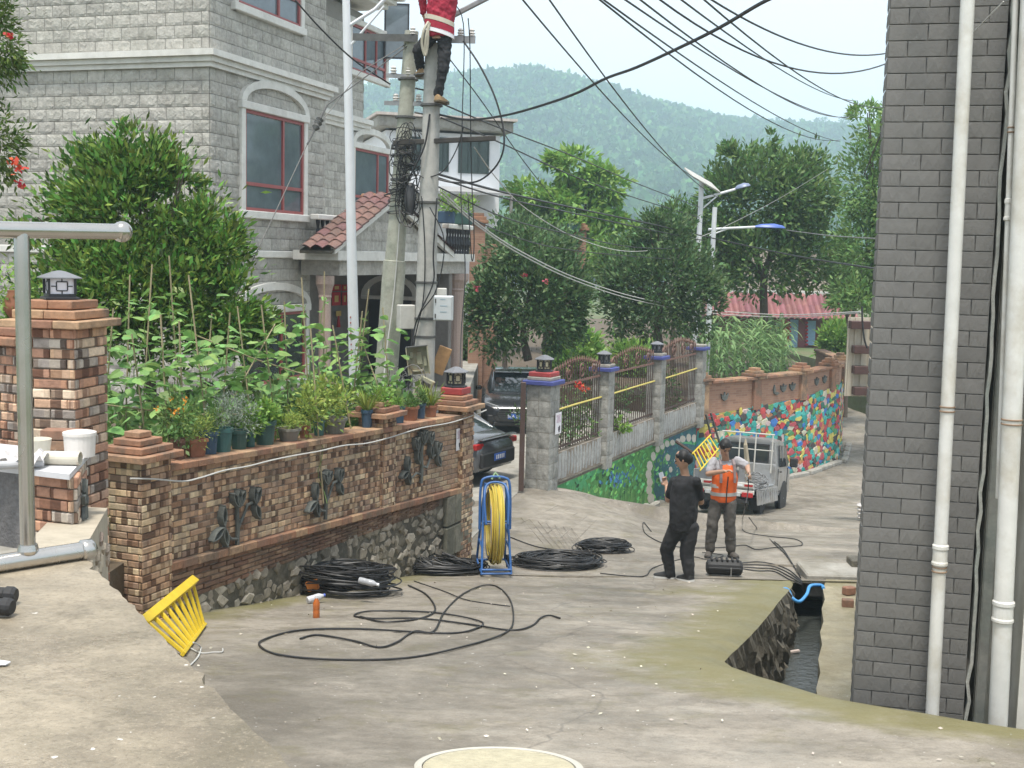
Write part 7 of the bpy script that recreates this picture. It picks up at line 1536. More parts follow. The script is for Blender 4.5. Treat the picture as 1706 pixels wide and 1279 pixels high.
mb = MB(); mb.tube([tA, tB + dd * 1.3], .027, 18); part('top_rail', mb, STEEL, rlg, True, smooth=True); mb = MB(); mb.ball(tA, .036, 20, 12); part('ball_end', mb, STEEL, rlg, True, smooth=True); mb = MB(); mb.lathe(e0 - RD * .012, [(.03, -.02), (.037, -.012), (.037, .02), (.02, .035)], 16, ax=-RD); part('end_cap', mb, STEEL, rlg, True, smooth=True)
mb = MB(); mb.lathe(pbse - UP * .0, [(.03, .02), (.034, .03), (.03, .05)], 16); part('weld_collar', mb, STEEL, rlg, True)
# brick pillar with stepped cap
BR2 = M('weathered_brick', (1, 1, 1), .85, ramp=[(.38, .21, .14), (.42, .27, .19), (.30, .26, .23), (.45, .35, .27), (.33, .18, .12), (.26, .22, .19), (.46, .30, .2)], cells=3., var=.3, vs=22., bump=.4, bs=60.)
bm2 = [brick_mesh('pillar_brick', BR2)]; pU = V((.985, -.17, 0)).normalized(); pN = V((pU.y, -pU.x, 0))
bp_ = thing('brick_pillar', 'square red brick pillar with stepped cap behind the handrail', 'pillar', W(105, 700, 7.55)); pcx = W(104, 600, 7.62)
zc_ = W(104, 546, 7.5).z
pier(bp_, V((pcx.x, pcx.y, 0)), .20, -2.2, zc_, pU, pN, .063, [(.27, .055), (.215, .06), (.165, .06)], capmat=BRICKC, bmesh_=bm2, bw=.23, nm='shaft')
lampm = {}
def pillar_lamp(c, s_, yaw, label, hexa=False, glow=(.72, .72, .78)):
    t = thing('pillar_lamp', label, 'lamp', c, yaw, 'lanterns on the wall and fence pillars'); n = 4 if not hexa else 6; ph = pi / 4 if not hexa else 0; BK = M('lamp_black', (.025, .027, .032), .5, var=.1); GL = M('lamp_glass_%d' % (glow[2] * 100), glow, .4, var=.05); RF = M('lamp_roof', (.16, .165, .18), .5, var=.15)
    def ngon(r, z): return [V((cos(ph + 2 * pi * k / n) * r, sin(ph + 2 * pi * k / n) * r, z)) for k in range(n)]
    q = 1.414 if n == 4 else 1.
    m_ = MB(); m_.loft([ngon(.62 * s_ * q, 0), ngon(.62 * s_ * q, .06 * s_), ngon(.5 * s_ * q, .1 * s_), ngon(.5 * s_ * q, .2 * s_)]); part('base', m_, BK, t)
    m_ = MB(); m_.loft([ngon(.44 * s_ * q, .2 * s_), ngon(.44 * s_ * q, .78 * s_)]); part('glass', m_, GL, t)
    for p in ngon(.48 * s_ * q, 0): m_ = MB(); m_.box(V((p.x, p.y, .49 * s_)), (.09 * s_, .09 * s_, .6 * s_)); part('corner_post', m_, BK, t)
    for k in range(n):                                    # fretwork square on each face
        a = 2 * pi * k / n + (0 if n == 4 else pi / n); N_ = V((cos(a), sin(a), 0)); U_ = V((-N_.y, N_.x, 0)); f0 = N_ * (.455 * s_ * (1 if n == 4 else .9)); w_ = .40 * s_ if n == 4 else .26 * s_
        for (cu, cz_, ww, hh) in ((0, .66, w_, .04 * s_), (0, .32, w_, .04 * s_), (-w_ / 2, .49, .04 * s_, .30 * s_), (w_ / 2, .49, .04 * s_, .30 * s_), (0, .73, .035 * s_, .1 * s_), (0, .25, .035 * s_, .1 * s_), (-w_ * .75, .49, w_ * .45, .035 * s_), (w_ * .75, .49, w_ * .45, .035 * s_)):
            m_ = MB(); m_.box(f0 + U_ * cu + UP * (cz_ * s_), (ww, .03 * s_, hh), U_, N_, UP); part('fret', m_, BK, t)
    m_ = MB(); m_.loft([ngon(.70 * s_ * q, .78 * s_), ngon(.70 * s_ * q, .82 * s_), ngon(.22 * s_ * q, 1.04 * s_), ngon(.05 * s_ * q, 1.08 * s_)]); part('roof', m_, RF, t)
pillar_lamp(V((pcx.x - .01, pcx.y, zc_ + .177)), .165, .55, 'square black lantern with white glass on the near brick pillar')
pillar_lamp(V((pe_.x - .02, pe_.y + .1, ztop_end + .10)), .26, .3, 'lantern standing over red block on the end pier of the garden wall', True, (.6, .55, .38))
mb = MB(); mb.box((pe_.x - .02, pe_.y + .1, ztop_end + .05), (.32, .32, .095), UW, NW, UP, bev=.01); single('red_block', mb, REDP, 'red painted block under the garden wall lantern', 'block')
c = fp(FA[0], FTOP + .246); pillar_lamp(c, .30, .4, 'lantern on the red block of the gate pillar', True, (.6, .57, .36)); c = fp(FA[1], FTOP + .156); pillar_lamp(c, .27, .4, 'dark lantern on the second fence pillar', True, (.2, .2, .2)); c = fp(FA[2], FTOP + .156); pillar_lamp(c, .27, .4, 'dark lantern on the third fence pillar', True, (.2, .2, .21))
# low brick wall with white slab, ornament side
lw_ = thing('low_brick_wall', 'low brick wall with white slab top carrying paint tubs behind the handrail', 'wall', W(95, 905, 6.35)); qa, qb = W(62, 900, 6.35), W(124, 900, 6.25)
lu = (V((qb.x, qb.y, 0)) - V((qa.x, qa.y, 0))).normalized(); ln_ = V((lu.y, -lu.x, 0)); zt0 = W(95, 792, 6.3).z; bk = V((-.26, .966, 0)); brt = V((bk.y, -bk.x, 0))
mb = MB(); o_ = [V((qa.x, qa.y, 0)), V((qb.x, qb.y, 0)), V((qb.x, qb.y, 0)) + bk * .62, V((qa.x, qa.y, 0)) + bk * .62]; mb.prism([(q.x, q.y) for q in o_], -1.9, zt0); part('core', mb, MORT, lw_, True)
q = Pieces(); q.course(V((qa.x, qa.y, -1.9)), lu, UP, ln_, (qb - qa).length, zt0 + 1.9, .23, .065, d=.02, off=.5); q.course(V((qb.x, qb.y, -1.9)), bk, UP, brt, .62, zt0 + 1.9, .23, .065, d=.02, off=.5); q.emit('brick', bm2, lw_, 300)
mb = MB(); o2 = [o_[0] - lu * 2.2 + ln_ * .06, o_[1] + ln_ * .06 + lu * .03, o_[2] + brt * .03, o_[3] - lu * 2.2]; mb.prism([(q_.x, q_.y) for q_ in o2], zt0, zt0 + .03); part('slab', mb, M('white_slab', (.55, .55, .57), .5, var=.15, vs=5.), lw_, True)
c0 = V((qb.x, qb.y, 0)) + bk * .3 + brt * .022
for k in range(7):
    a = k * pi / 3.5; mb = MB(); D_ = bk * cos(a) + UP * sin(a); T_ = -bk * sin(a) + UP * cos(a); z0 = V((c0.x, c0.y, zt0 - .2)); mb.slab([z0 + D_ * .02, z0 + D_ * .08 + T_ * .03, z0 + D_ * .15, z0 + D_ * .08 - T_ * .03], brt, .02); part('lattice_petal', mb, SLATE, lw_, True)
mb = MB(); q0 = V((qa.x, qa.y, 0)) + ln_ * .02; mb.box(V((q0.x, q0.y, (zt0 - 1.95) / 2)) - lu * .65 + V((0, 0, 0)), (1.2, .08, zt0 + 1.95), lu, ln_, UP); part('rough_panel', mb, M('rough_grey_render', (.16, .155, .155), .95, var=.35, vs=30., bump=1., bs=45.), lw_, True)
# patterned brick wall further left behind the post
lb = thing('left_brick_wall', 'patterned brick wall at the far left behind the handrail post', 'wall', W(10, 700, 7.9)); a_, b_ = W(-90, 600, 8.1), W(40, 600, 7.75); z1_ = W(10, 575, 7.9).z
uu = V((b_.x - a_.x, b_.y - a_.y, 0)); L_ = uu.length; uu.normalize(); nn_ = V((uu.y, -uu.x, 0)); mb = MB(); mb.box(V(((a_.x + b_.x) / 2, (a_.y + b_.y) / 2, (z1_ - 2.2) / 2)) - nn_ * .1, (L_, .2, z1_ + 2.2), uu, nn_, UP); part('core', mb, MORT, lb, True)
q = Pieces(); q.course(V((a_.x, a_.y, -1.7)) - nn_ * .01, uu, UP, nn_, L_, z1_ + 1.7, .12, .063, d=.022); q.emit('brick', bm2, lb, 300)
for k in range(2): mb = MB(); mb.box(V(((a_.x + b_.x) / 2, (a_.y + b_.y) / 2, z1_ + .035 + k * .06)) - nn_ * .1, (L_, .34 - .1 * k, .058), uu, nn_, UP, bev=.008); part('cap', mb, BRICKC, lb, True)
c = W(26, 505, 8.3); t = thing('clay_pot', 'round clay pot behind the handrail post', 'pot', c - UP * .1); mb = MB(); mb.lathe(c - UP * .1, [(.04, 0), (.075, .05), (.08, .1), (.05, .17), (.055, .19), (.045, .19)], 16); part('pot', mb, TERRA, t, True, smooth=True); o = part('foliage', crown_mesh('foliage', [((c.x - .15, c.y, c.z + .1), (.28, .2, .16))], 300, .06, .4, LLT, 400, clumps=14), None, t, True); o['kind'] = 'stuff'
# stone-faced retaining kerb dropping towards the brick pier
mb = MB(); kp = [(Zp(128, 905, -1.5), -1.5), (Zp(178, 838, -1.3), -1.3)]; A_, B_ = W(128, 935, 4.9), W(179, 846, 7.2); mb.loft([[V((q_.x, q_.y, q_.z)), V((q_.x - .28, q_.y + .03, q_.z)), V((q_.x - .28, q_.y + .03, -3.6)), V((q_.x, q_.y, -3.6))] for q_ in (A_, B_)]); rk = single('retaining_kerb', mb, M('sandy_concrete', (.40, .35, .27), .85, var=.2, vs=8., bump=.4), 'sandy stone-faced kerb sloping between terrace and garden', 'kerb')
sk = [stone_mesh('facing_stone', M('facing_stone', (.33, .27, .21), .9, var=.35, vs=12., rnd=.3, bump=.5), 300 + i, 6) for i in range(4)]; du = V((B_.x - A_.x, B_.y - A_.y, 0)); LL = du.length; du.normalize(); dn = V((du.y, -du.x, 0)); q = Pieces()
for k in range(60): uu_ = random.uniform(.1, LL - .1); q.L.append((V((A_.x, A_.y, 0)) + du * uu_ + V((0, 0, A_.z + (B_.z - A_.z) * uu_ / LL - random.uniform(.1, .9))), du, UP, dn, random.uniform(.1, .18), random.uniform(.06, .1), .02, 0))
q.emit('facing_stone', sk, rk)
# tubs, tube, cloths
c = W(133, 752, 6.75); TUB = M('white_tub', (.70, .66, .62), .45, var=.08); t = thing('paint_tub', 'white lidded paint tub standing on the low wall slab', 'tub', V((c.x, c.y, zt0 + .03))); r0 = .088; mb = MB(); mb.lathe((c.x, c.y, zt0 + .03), [(r0 * .93, 0), (r0, .12), (r0 * .98, .122)], 24); part('tub', mb, TUB, t, True, smooth=False); mb = MB(); mb.lathe((c.x, c.y, zt0 + .15), [(r0 * 1.05, 0), (r0 * 1.05, .018), (r0 * .9, .022)], 24); part('lid', mb, TUB, t, True)
c = W(60, 752, 6.7); mb = MB(); mb.lathe((c.x, c.y, zt0 + .03), [(.07, 0), (.085, .1), (.08, .1), (.07, .06)], 20); single('plastic_basin', mb, M('cream_plastic', (.62, .58, .48), .5), 'cream plastic basin beside the handrail post', 'basin')
a_, b_ = W(75, 764, 6.45), W(134, 767, 6.45); 
mb = MB(); a_.z = b_.z = zt0 + .068; d_ = (b_ - a_).normalized(); mb.lathe(a_, [(.038, 0), (.038, (b_ - a_).length), (.032, (b_ - a_).length), (.032, .01)], 18, ax=d_); single('plastic_tube', mb, M('cream_tube', (.60, .56, .46), .5, var=.2), 'cream plastic tube lying on the low wall slab', 'tube')
t = thing('brick_stack', 'two red bricks stacked behind the white tub', 'bricks', W(105, 740, 6.95)); c = W(103, 740, 6.95)
for k in range(2): mb = MB(); mb.box((c.x + .004 * k, c.y, zt0 + .06 + k * .062), (.22, .11, .058), bev=.005); part('brick', mb, BRICKC, t, True)
r_ = random.Random(3); mb = MB(); n = 16; cc = W(18, 757, 6.4)
for j in range(9):
    for i in range(n): mb.v.append((cc.x - .16 + .36 * i / (n - 1), cc.y - .14 + .26 * j / 8, zt0 + .045 + .05 * abs(sin(i * .7 + j * .9)) + .02 * sin(i * 1.7) + r_.uniform(0, .012)))
for j in range(8):
    for i in range(n - 1): k = j * n + i; mb.f.append((k, k + 1, k + n + 1, k + n))
single('crumpled_cloth', mb, M('white_cloth', (.55, .53, .52), .9, var=.15), 'crumpled white cloth on the slab at the left edge', 'cloth', smooth=True)
a_, b_ = W(-20, 775, 6.2), W(72, 758, 6.35); a_.z = b_.z = zt0 + .06; mb = MB(); mb.lathe(a_, [(.022, 0), (.022, (b_ - a_).length), (.014, (b_ - a_).length), (.014, .01)], 14, ax=(b_ - a_).normalized()); single('insulated_pipe', mb, M('grey_foam', (.4, .4, .41), .7, var=.2), 'grey pipe with dark bore pointing at the cream tube', 'pipe')
for k, (y_, x_) in enumerate(((1000, 22), (1020, 16))):
    e_ = Zp(x_, y_ + 8, TZ); e_.z = TZ + .03 + .0; mb = MB(); mb.lathe(e_, [(.02, -.01), (.026, 0), (.026, .02), (.022, .025), (.024, .3)], 14, ax=V((-1, .12 * k, .04))); single('black_hose', mb, PLB, ['upper black hose end at the left edge of the terrace', 'lower black hose end at the left edge of the terrace'][k], 'hose', 'black hose ends on the terrace')
mb = MB(); c = Zp(5, 1105, TZ + .006); mb.slab([c + V(q_) for q_ in ((-.05, -.02, 0), (.012, -.012, 0), (.016, .008, 0), (-.03, .02, 0))], UP, .003); single('paper_scrap', mb, PAPER, 'white paper scrap on the terrace at the left edge', 'scrap')
# ---- yellow slatted barrier leaning at the pier
C_, D_ = G(305, 1094), G(341, 1044); A_, B_ = W(238, 1036, C_.y + .15), W(323, 966, D_.y + .05); ylb = thing('slatted_barrier', 'yellow slatted barrier leaning against the big brick pier', 'barrier', (C_ + D_) / 2); YB = M('bright_yellow_paint', (.62, .44, .02), .5, var=.15, vs=12.); nrm = (D_ - C_).cross(A_ - C_).normalized(); nrm = nrm if nrm.y < 0 else -nrm
def bar3(nm, a, b, w_, d_, mt=YB, par=ylb): 
    d = (b - a).normalized(); s_ = d.cross(nrm).normalized(); m_ = MB(); m_.box((a + b) / 2, ((b - a).length, w_, d_), d, s_, nrm, bev=.004); return part(nm, m_, mt, par, True)
bar3('top_board', A_, B_, .075, .06); bar3('bottom_bar', C_ + UP * .02, D_ + UP * .02, .03, .04)
for k in range(9): f = (k + .3) / 8.6; bar3('slat', A_.lerp(B_, min(1, f)), (C_ + UP * .02).lerp(D_ + UP * .02, min(1, f)), .04, .03)
m1 = A_.lerp(B_, .62).lerp(C_.lerp(D_, .62), .45) + nrm * .04; m2 = A_.lerp(B_, .62).lerp(C_.lerp(D_, .62), .85) + nrm * .04; bar3('hinge_bracket', m1, m2, .03, .02, TRIM); bar3('latch', m1, m1 - (B_ - A_).normalized() * .07, .03, .02, TRIM)
gcable([(322, 1070, C_.y - .02), (334, 1078), (331, 1092), (320, 1106), (312, 1112)], .006, 'white cord hanging from the yellow barrier', 'cords by the yellow barrier', RUBW, 'loose_white_cable'); gcable([(318, 1080), (335, 1088), (355, 1087), (370, 1086), (371, 1081)], .005, 'pale cord lying on the road right of the yellow barrier', 'cords by the yellow barrier', RUBW, 'loose_white_cable')
# wavy white cord along the wall
pts = []
for k, (x, y) in enumerate([(200, 795), (240, 796), (290, 800), (320, 794), (360, 782), (400, 775), (440, 765), (480, 757), (520, 750), (560, 741), (600, 737), (640, 727), (690, 712), (740, 703), (780, 690), (800, 682)]): u_, z_ = wall_uv(x, y); pts.append(wp(u_, z_, .095 if u_ > .35 else .11))
mb = MB(); mb.tube(smooth_pts(pts, 5), .008, 6); single('white_cable_run', mb, RUBW, 'white cable pinned along the coping of the garden wall', 'cable', smooth=True)
# ---- manhole cover
mc = Zp(846, 1318, zg(0, 5.5)); mc = G(846, 1250); cy_ = mc.y - .40; cxm = -.02; MHC = M('manhole_concrete', (.46, .42, .30), .85, var=.2, vs=14., bump=.8, bs=45.); t = thing('manhole_cover', 'round cream manhole cover at the bottom centre of the road', 'manhole cover', (cxm, cy_, zg(cxm, cy_)))
sl = (zg(cxm, cy_ + .4) - zg(cxm, cy_ - .4)) / .8; axm = V((0, -sl, 1)).normalized(); c = V((cxm, cy_, zg(cxm, cy_) + .004)); mb = MB(); mb.lathe(c, [(.40, -.05), (.40, .012), (.385, .016), (.365, .012), (.362, -.02)], 48, ax=axm); part('ring', mb, M('manhole_ring', (.48, .46, .40), .7, var=.15), t, True); mb = MB(); mb.lathe(c, [(.358, -.03), (.358, .010), (.35, .013), (.02, .013)], 48, ax=axm); part('lid', mb, MHC, t, True)
# ---- bottles by the coil
def bottle(p, r_, h, mt, label, lie=None, cap=None):
    t = thing('drink_bottle', label, 'bottle', p); ax = V(lie).normalized() if lie else UP; c = p + (UP * r_ if lie else V((0, 0, .0))); m_ = MB(); m_.lathe(c, [(r_ * .9, 0), (r_, h * .04), (r_, h * .3), (r_ * .93, h * .36), (r_, h * .42), (r_, h * .68), (r_ * .5, h * .86), (r_ * .4, h * .92)], 16, ax=ax); part('body', m_, mt, t, True, smooth=True); m_ = MB(); m_.lathe(c, [(r_ * .46, h * .9), (r_ * .46, h), (r_ * .4, h)], 12, ax=ax); part('cap', m_, cap or PLTW, t, True)
bottle(G(527, 1029), .032, .21, M('orange_drink', (.45, .13, .03), .15, var=.25, vs=20.), 'orange drink bottle standing beside the tangled coil'); bottle(G(512, 1006), .036, .2, M('white_bottle', (.55, .56, .6), .3, var=.15), 'white bottle lying left of the orange drink', lie=(.75, .55, .12), cap=M('blue_cap', (.1, .15, .5), .4))
cp_ = G(598, 1003); cp_.z += .20; bottle(cp_, .034, .22, M('clear_bottle', (.36, .37, .39), .1, var=.2, vs=25.), 'clear plastic bottle lying against the tangled coil', lie=(1, -.25, -.15))
mb = MB(); c = G(518, 995); mb.box(c + V((0, .1, .1)), (.13, .05, .11), (.95, 0, .3), (0, 1, 0), (-.3, 0, .95), bev=.01); single('orange_packet', mb, M('orange_packet', (.6, .2, .04), .5, var=.2), 'orange packet leaning behind the white bottle', 'packet')
# ---- drain end: steps, blue hose, loose bricks
t = thing('concrete_step', 'low concrete step at the far end of the drain', 'step', W(1385, 985, 15.4)); a_ = G(1345, 962); zs_ = zg(3.9, 15.6)
mb = MB(); mb.box((a_.x + 1.3, 15.75, zs_ - .06), (2.7, .7, .3), (1, -.03, 0), (.03, 1, 0), bev=.02); part('lower_slab', mb, CONC, t, True); mb = MB(); mb.box((a_.x + 1.65, 16.0, zs_ + .13), (2.0, .3, .1), (1, -.03, 0), (.03, 1, 0), bev=.012); part('beam', mb, DARKC, t, True)
mb = MB(); mb.tube(smooth_pts([W(1300, 982, 14.6), W(1312, 982, 14.7), W(1320, 996, 14.6), W(1332, 1002, 14.6), W(1344, 990, 14.8), W(1350, 976, 15.0), W(1368, 975, 15.2), W(1372, 980, 15.0)], 6), .022, 8); single('blue_hose', mb, M('blue_hose_plastic', (.06, .28, .60), .4, var=.1), 'bright blue hose curling over the far end of the drain', 'hose', smooth=True)
for k, (x_, y_) in enumerate(((1414, 990), (1412, 1011))):
    c = Zp(x_, y_, -4.12); t = MB(); t.box((c.x, c.y, -4.07), (.15, .11, .1), (.9, .43 - .6 * k, 0), (-.43 + .6 * k, .9, 0), bev=.012); single('broken_brick', t, BRICKC, ['farther of two broken bricks on the walkway', 'nearer of two broken bricks on the walkway'][k], 'brick', 'broken bricks on the walkway')
# litter in the drain
mb = MB(); c = Zp(1322, 1085, -4.6); mb.box(c, (.16, .05, .02), (.9, .2, .1), (-.2, .9, 0), (-.1, 0, 1)); single('drain_litter', mb, M('pale_litter', (.5, .42, .38), .7), 'pale scrap of litter lying in the drain water', 'litter')
# ---- cream panel with brown shelves, and sacks, left of the tiled corner
t = thing('cream_gate_panel', 'cream sheet panel with four dark brown boxes beside the tiled house', 'panel', W(1428, 662, 26.)); a_, b_ = W(1410, 660, 26.), W(1486, 530, 26.); CRM = M('cream_sheet', (.50, .45, .36), .6, var=.12, vs=2.)
mb = MB(); mb.box(((a_.x + b_.x) / 2 + .02, 26.1, (a_.z + b_.z) / 2), (b_.x - a_.x, .06, b_.z - a_.z)); part('sheet', mb, CRM, t, True); mb = MB(); mb.box((W(1484, 600, 26.1).x, 26.15, (b_.z - 6.4) / 2), (.1, .1, b_.z + 6.4)); part('support_post', mb, DGAL, t, True)
for k in range(4): mb = MB(); mb.box((a_.x - .02 + .16 * k, 26.05, (a_.z + b_.z) / 2), (.025, .04, b_.z - a_.z)); part('rib', mb, CRM, t, True)
for k, y_ in enumerate((541, 582, 616, 651)): c = W(1434 if k else 1432, y_, 25.9); mb = MB(); mb.box(c, (.42 if not k else .34, .25, .17), bev=.01); part('brown_box', mb, M('brown_plastic', (.07, .035, .03), .6, var=.2), t, True)
mb = MB(); mb.tube(smooth_pts([W(1436, 510, 25.6), W(1437, 540, 25.6), W(1440, 565, 25.6), W(1445, 580, 25.6)], 5), .02, 6); part('cable', mb, RUBB, t, True)
c = G(1437, 868); t = thing('white_sacks', 'white sacks with a purple bundle beside the tiled corner', 'sacks', c)
for k in range(4): mb = MB(); mb.ball(c + V((.10 - .01 * k, .1, .07 + k * .09)), (.2, .16, .062), 12, 6); part('sack', mb, TUB, t, True, smooth=True)
mb = MB(); mb.ball(c + V((.12, .1, .47)), (.13, .12, .13), 12, 8); part('bundle', mb, M('purple_cloth', (.16, .10, .36), .8, var=.2), t, True, smooth=True)
# ---- gate leaf seen edge-on beside the gate pillar
a_, b_ = W(868, 812, 22.6), W(876, 640, 22.6); t = thing('iron_gate_leaf', 'dark brown iron gate leaf folded beside the gate pillar', 'gate', V((a_.x, 22.6, a_.z))); gd = V((.33, .94, 0)).normalized()
mb = MB(); mb.box(V((a_.x, 22.5, (a_.z + b_.z) / 2)), (.10, .06, b_.z - a_.z + .1), bev=.008); part('stile', mb, IRON, t, True)
for k in range(8): q_ = V((a_.x, 22.6, 0)) + V((-.02, .12 + .1 * k, 0)); mb = MB(); mb.box((q_.x, q_.y, (a_.z + b_.z) / 2), (.03, .03, b_.z - a_.z)); part('bar', mb, IRON, t, True)
# litter specks: leaves and chips scattered over the road
r = np.random.default_rng(5); P = []
for k in range(260):
    x, y = r.uniform(-2.6, 3.5), r.uniform(5.6, 17)
    if xl(y) + .2 < x < xr(y) - .15: P.append((x, y, zg(x, y) + .012))
v, f = leaf_quads(np.array(P), r.normal(size=(len(P), 3)) * np.array((1, 1, .08)), .032, .5, r); o = part('road_litter', np_mesh('road_litter', v, f, M('litter_chips', (.5, .46, .38), .8, isl=.6, var=.3)), None, None, True); tag(o, 'pale leaves and paint chips scattered over the concrete road', 'litter', kind='stuff')
SCO = M('groove_shadow', (.2, .18, .15), .95)
# scored anti-slip grooves on the ramp to the gate
for k in range(7):
    a_, b_ = G(868 + k * 14, 862 + k * 3, .004), G(905 + k * 16, 905 + k * 6, .004); mb = MB(); mb.tube([a_, a_.lerp(b_, .5).to_3d(), b_], .0035, 4); part('score_line', mb, SCO, road, True)
for k in range(5):
    a_, b_ = G(930 + k * 16, 842 + k * 6, .004), G(868 + k * 22, 872 + k * 8, .004); mb = MB(); mb.tube([a_, b_], .0035, 4); part('score_line', mb, SCO, road, True)
# ================================================================ PEOPLE
SKIN = M('skin', (.42, .25, .17), .55, var=.06, vs=20.); HAIR = M('black_hair', (.012, .011, .011), .6, var=.3, vs=60.); BTEE = M('black_cotton', (.014, .014, .016), .85, var=.2, vs=8., bump=.4, bs=14.); BPAN = M('black_trousers', (.02, .02, .022), .85, var=.2, vs=8., bump=.4, bs=14.); GPAN = M('grey_trousers', (.085, .078, .07), .85, var=.22, vs=8., bump=.5, bs=14.); GTEE = M('grey_tee', (.36, .35, .37), .85, var=.12, bump=.3, bs=16.); VEST = M('orange_vest', (.75, .13, .02), .7, var=.1, bump=.3, bs=16.); REFL = M('reflective_tape', (.42, .43, .42), .4, var=.1); RTEE = M('red_jersey', (.34, .015, .04), .8, var=.15, vs=10., bump=.5, bs=14.); SHOB = M('black_shoe', (.025, .025, .026), .7, var=.15); SHOW = M('white_sole', (.6, .6, .58), .7); TANB = M('tan_boot', (.34, .22, .11), .8, var=.2); CREAM = M('cream_webbing', (.55, .50, .40), .8, var=.15)
def cap(mb, a, b, ra, rb, n=12):
    a, b = V(a), V(b); d = b - a; k = 5; pts = [a.lerp(b, i / k) for i in range(k + 1)]; mb.tube(pts, [ra + (rb - ra) * i / k for i in range(k + 1)], n); mb.ball(a, ra, n, 8); mb.ball(b, rb, n, 8)
def rem(o, vox, sm=4):
    m = o.modifiers.new('fuse', 'REMESH'); m.mode = 'VOXEL'; m.voxel_size = vox; m.use_smooth_shade = True
    if sm: s_ = o.modifiers.new('soft', 'SMOOTH'); s_.iterations = sm; s_.factor = .5
    return o
def folds(o, size, st, seed=0):
    tx = bpy.data.textures.new('cloth_folds_%d' % seed, 'CLOUDS'); tx.noise_scale = size; tx.noise_depth = 2; m = o.modifiers.new('folds', 'DISPLACE'); m.texture = tx; m.strength = st; m.mid_level = .5; m.texture_coords = 'GLOBAL'; return o
def oval(c, U, Vd, a, b, n=16): return [c + U * (cos(2 * pi * i / n) * a) + Vd * (sin(2 * pi * i / n) * b) for i in range(n)]
def hand(mb, wr, d, palm_n, curl=.6, s=1.):
    d = d.normalized(); pn = (palm_n - d * palm_n.dot(d)).normalized(); sd = d.cross(pn).normalized()
    mb.loft([oval(wr + d * t * s, sd, pn, w_ * s, h_ * s, 10) for t, w_, h_ in ((-.01, .026, .02), (.03, .036, .017), (.075, .042, .016), (.095, .036, .013))])
    for k, L_ in enumerate((.068, .076, .072, .056)):
        p = wr + d * .088 * s + sd * ((k - 1.5) * .021 * s); dd = d; q = [p]
        for j in range(3): a = curl * (.5 + .5 * j); dd = (d * cos(a * (j + 1) / 1.6) + pn * sin(a * (j + 1) / 1.6)).normalized(); q.append(q[-1] + dd * (L_ * s / 3))
        mb.tube(q, [.0095 * s, .0088 * s, .008 * s, .007 * s], 8)
    p = wr + d * .03 * s - sd * .034 * s; mb.tube([p, p + (d * .5 - sd * .8).normalized() * .035 * s, p + (d * .9 - sd * .5 + pn * .4).normalized() * .065 * s], [.0125 * s, .011 * s, .009 * s], 8)
def head(mb, c, fwd, s=1.):
    """c is the middle of the head, fwd where the face points"""
    f = fwd.normalized(); u = (UP - f * UP.dot(f)).normalized(); r = f.cross(u)
    def P(a, b, d): return c + r * (a * s) + f * (b * s) + u * (d * s)
    secs = []
    for dz, wx, fy, off in ((-.115, .032, .03, .05), (-.10, .05, .055, .03), (-.06, .066, .08, .008), (0, .076, .094, 0), (.05, .078, .096, -.004), (.09, .066, .08, -.008), (.115, .035, .045, -.01)): secs.append(oval(P(0, off, dz), r * s, f * s, wx, fy, 16))
    mb.loft(secs); mb.tube([P(0, .088, .015), P(0, .112, -.022), P(0, .095, -.03)], [.009 * s, .014 * s, .012 * s], 8)
    for sx in (-1, 1): mb.ball(P(sx * .08, -.012, -.01), (.012 * s, .022 * s, .03 * s), 8, 6)
    mb.ball(P(0, .088, -.062), (.022 * s, .01 * s, .007 * s), 8, 6)
    for sx in (-1, 1): mb.ball(P(sx * .03, .083, .022), (.02 * s, .012 * s, .007 * s), 8, 6)
    return P
def face_bits(t, P, s=1.):
    for sx in (-1, 1):
        m_ = MB(); m_.ball(P(sx * .032, .089, .004), (.014 * s, .008 * s, .006 * s), 8, 6); part('eye', m_, HAIR, t, True)
        m_ = MB(); m_.tube([P(sx * .014, .096, .026), P(sx * .035, .093, .031), P(sx * .055, .08, .025)], .0045 * s, 6); part('eyebrow', m_, HAIR, t, True)
    m_ = MB(); m_.ball(P(0, .098, -.062), (.02 * s, .006 * s, .005 * s), 8, 6); part('mouth', m_, M('lips', (.30, .12, .10), .5), t, True)
def hair(t, P, s=1., fringe=.03, low=-.03):
    m_ = MB(); m_.ball(P(0, -.016, .035), (.083 * s, .100 * s, .094 * s), 16, 10); m_.ball(P(0, -.045, .0 + low * .3), (.084 * s, .066 * s, .075 * s), 14, 8)
    for k in range(9): a = -.065 + .13 * k / 8; m_.ball(P(a, .062 - abs(a) * .3, .072 - fringe * .3 * (k % 2)), (.02 * s, .024 * s, .026 * s), 8, 6)
    for sx in (-1, 1): m_.ball(P(sx * .074, -.022, .034), (.012 * s, .04 * s, .03 * s), 8, 6)
    return rem(part('hair', m_, HAIR, t, True), .010, 2)
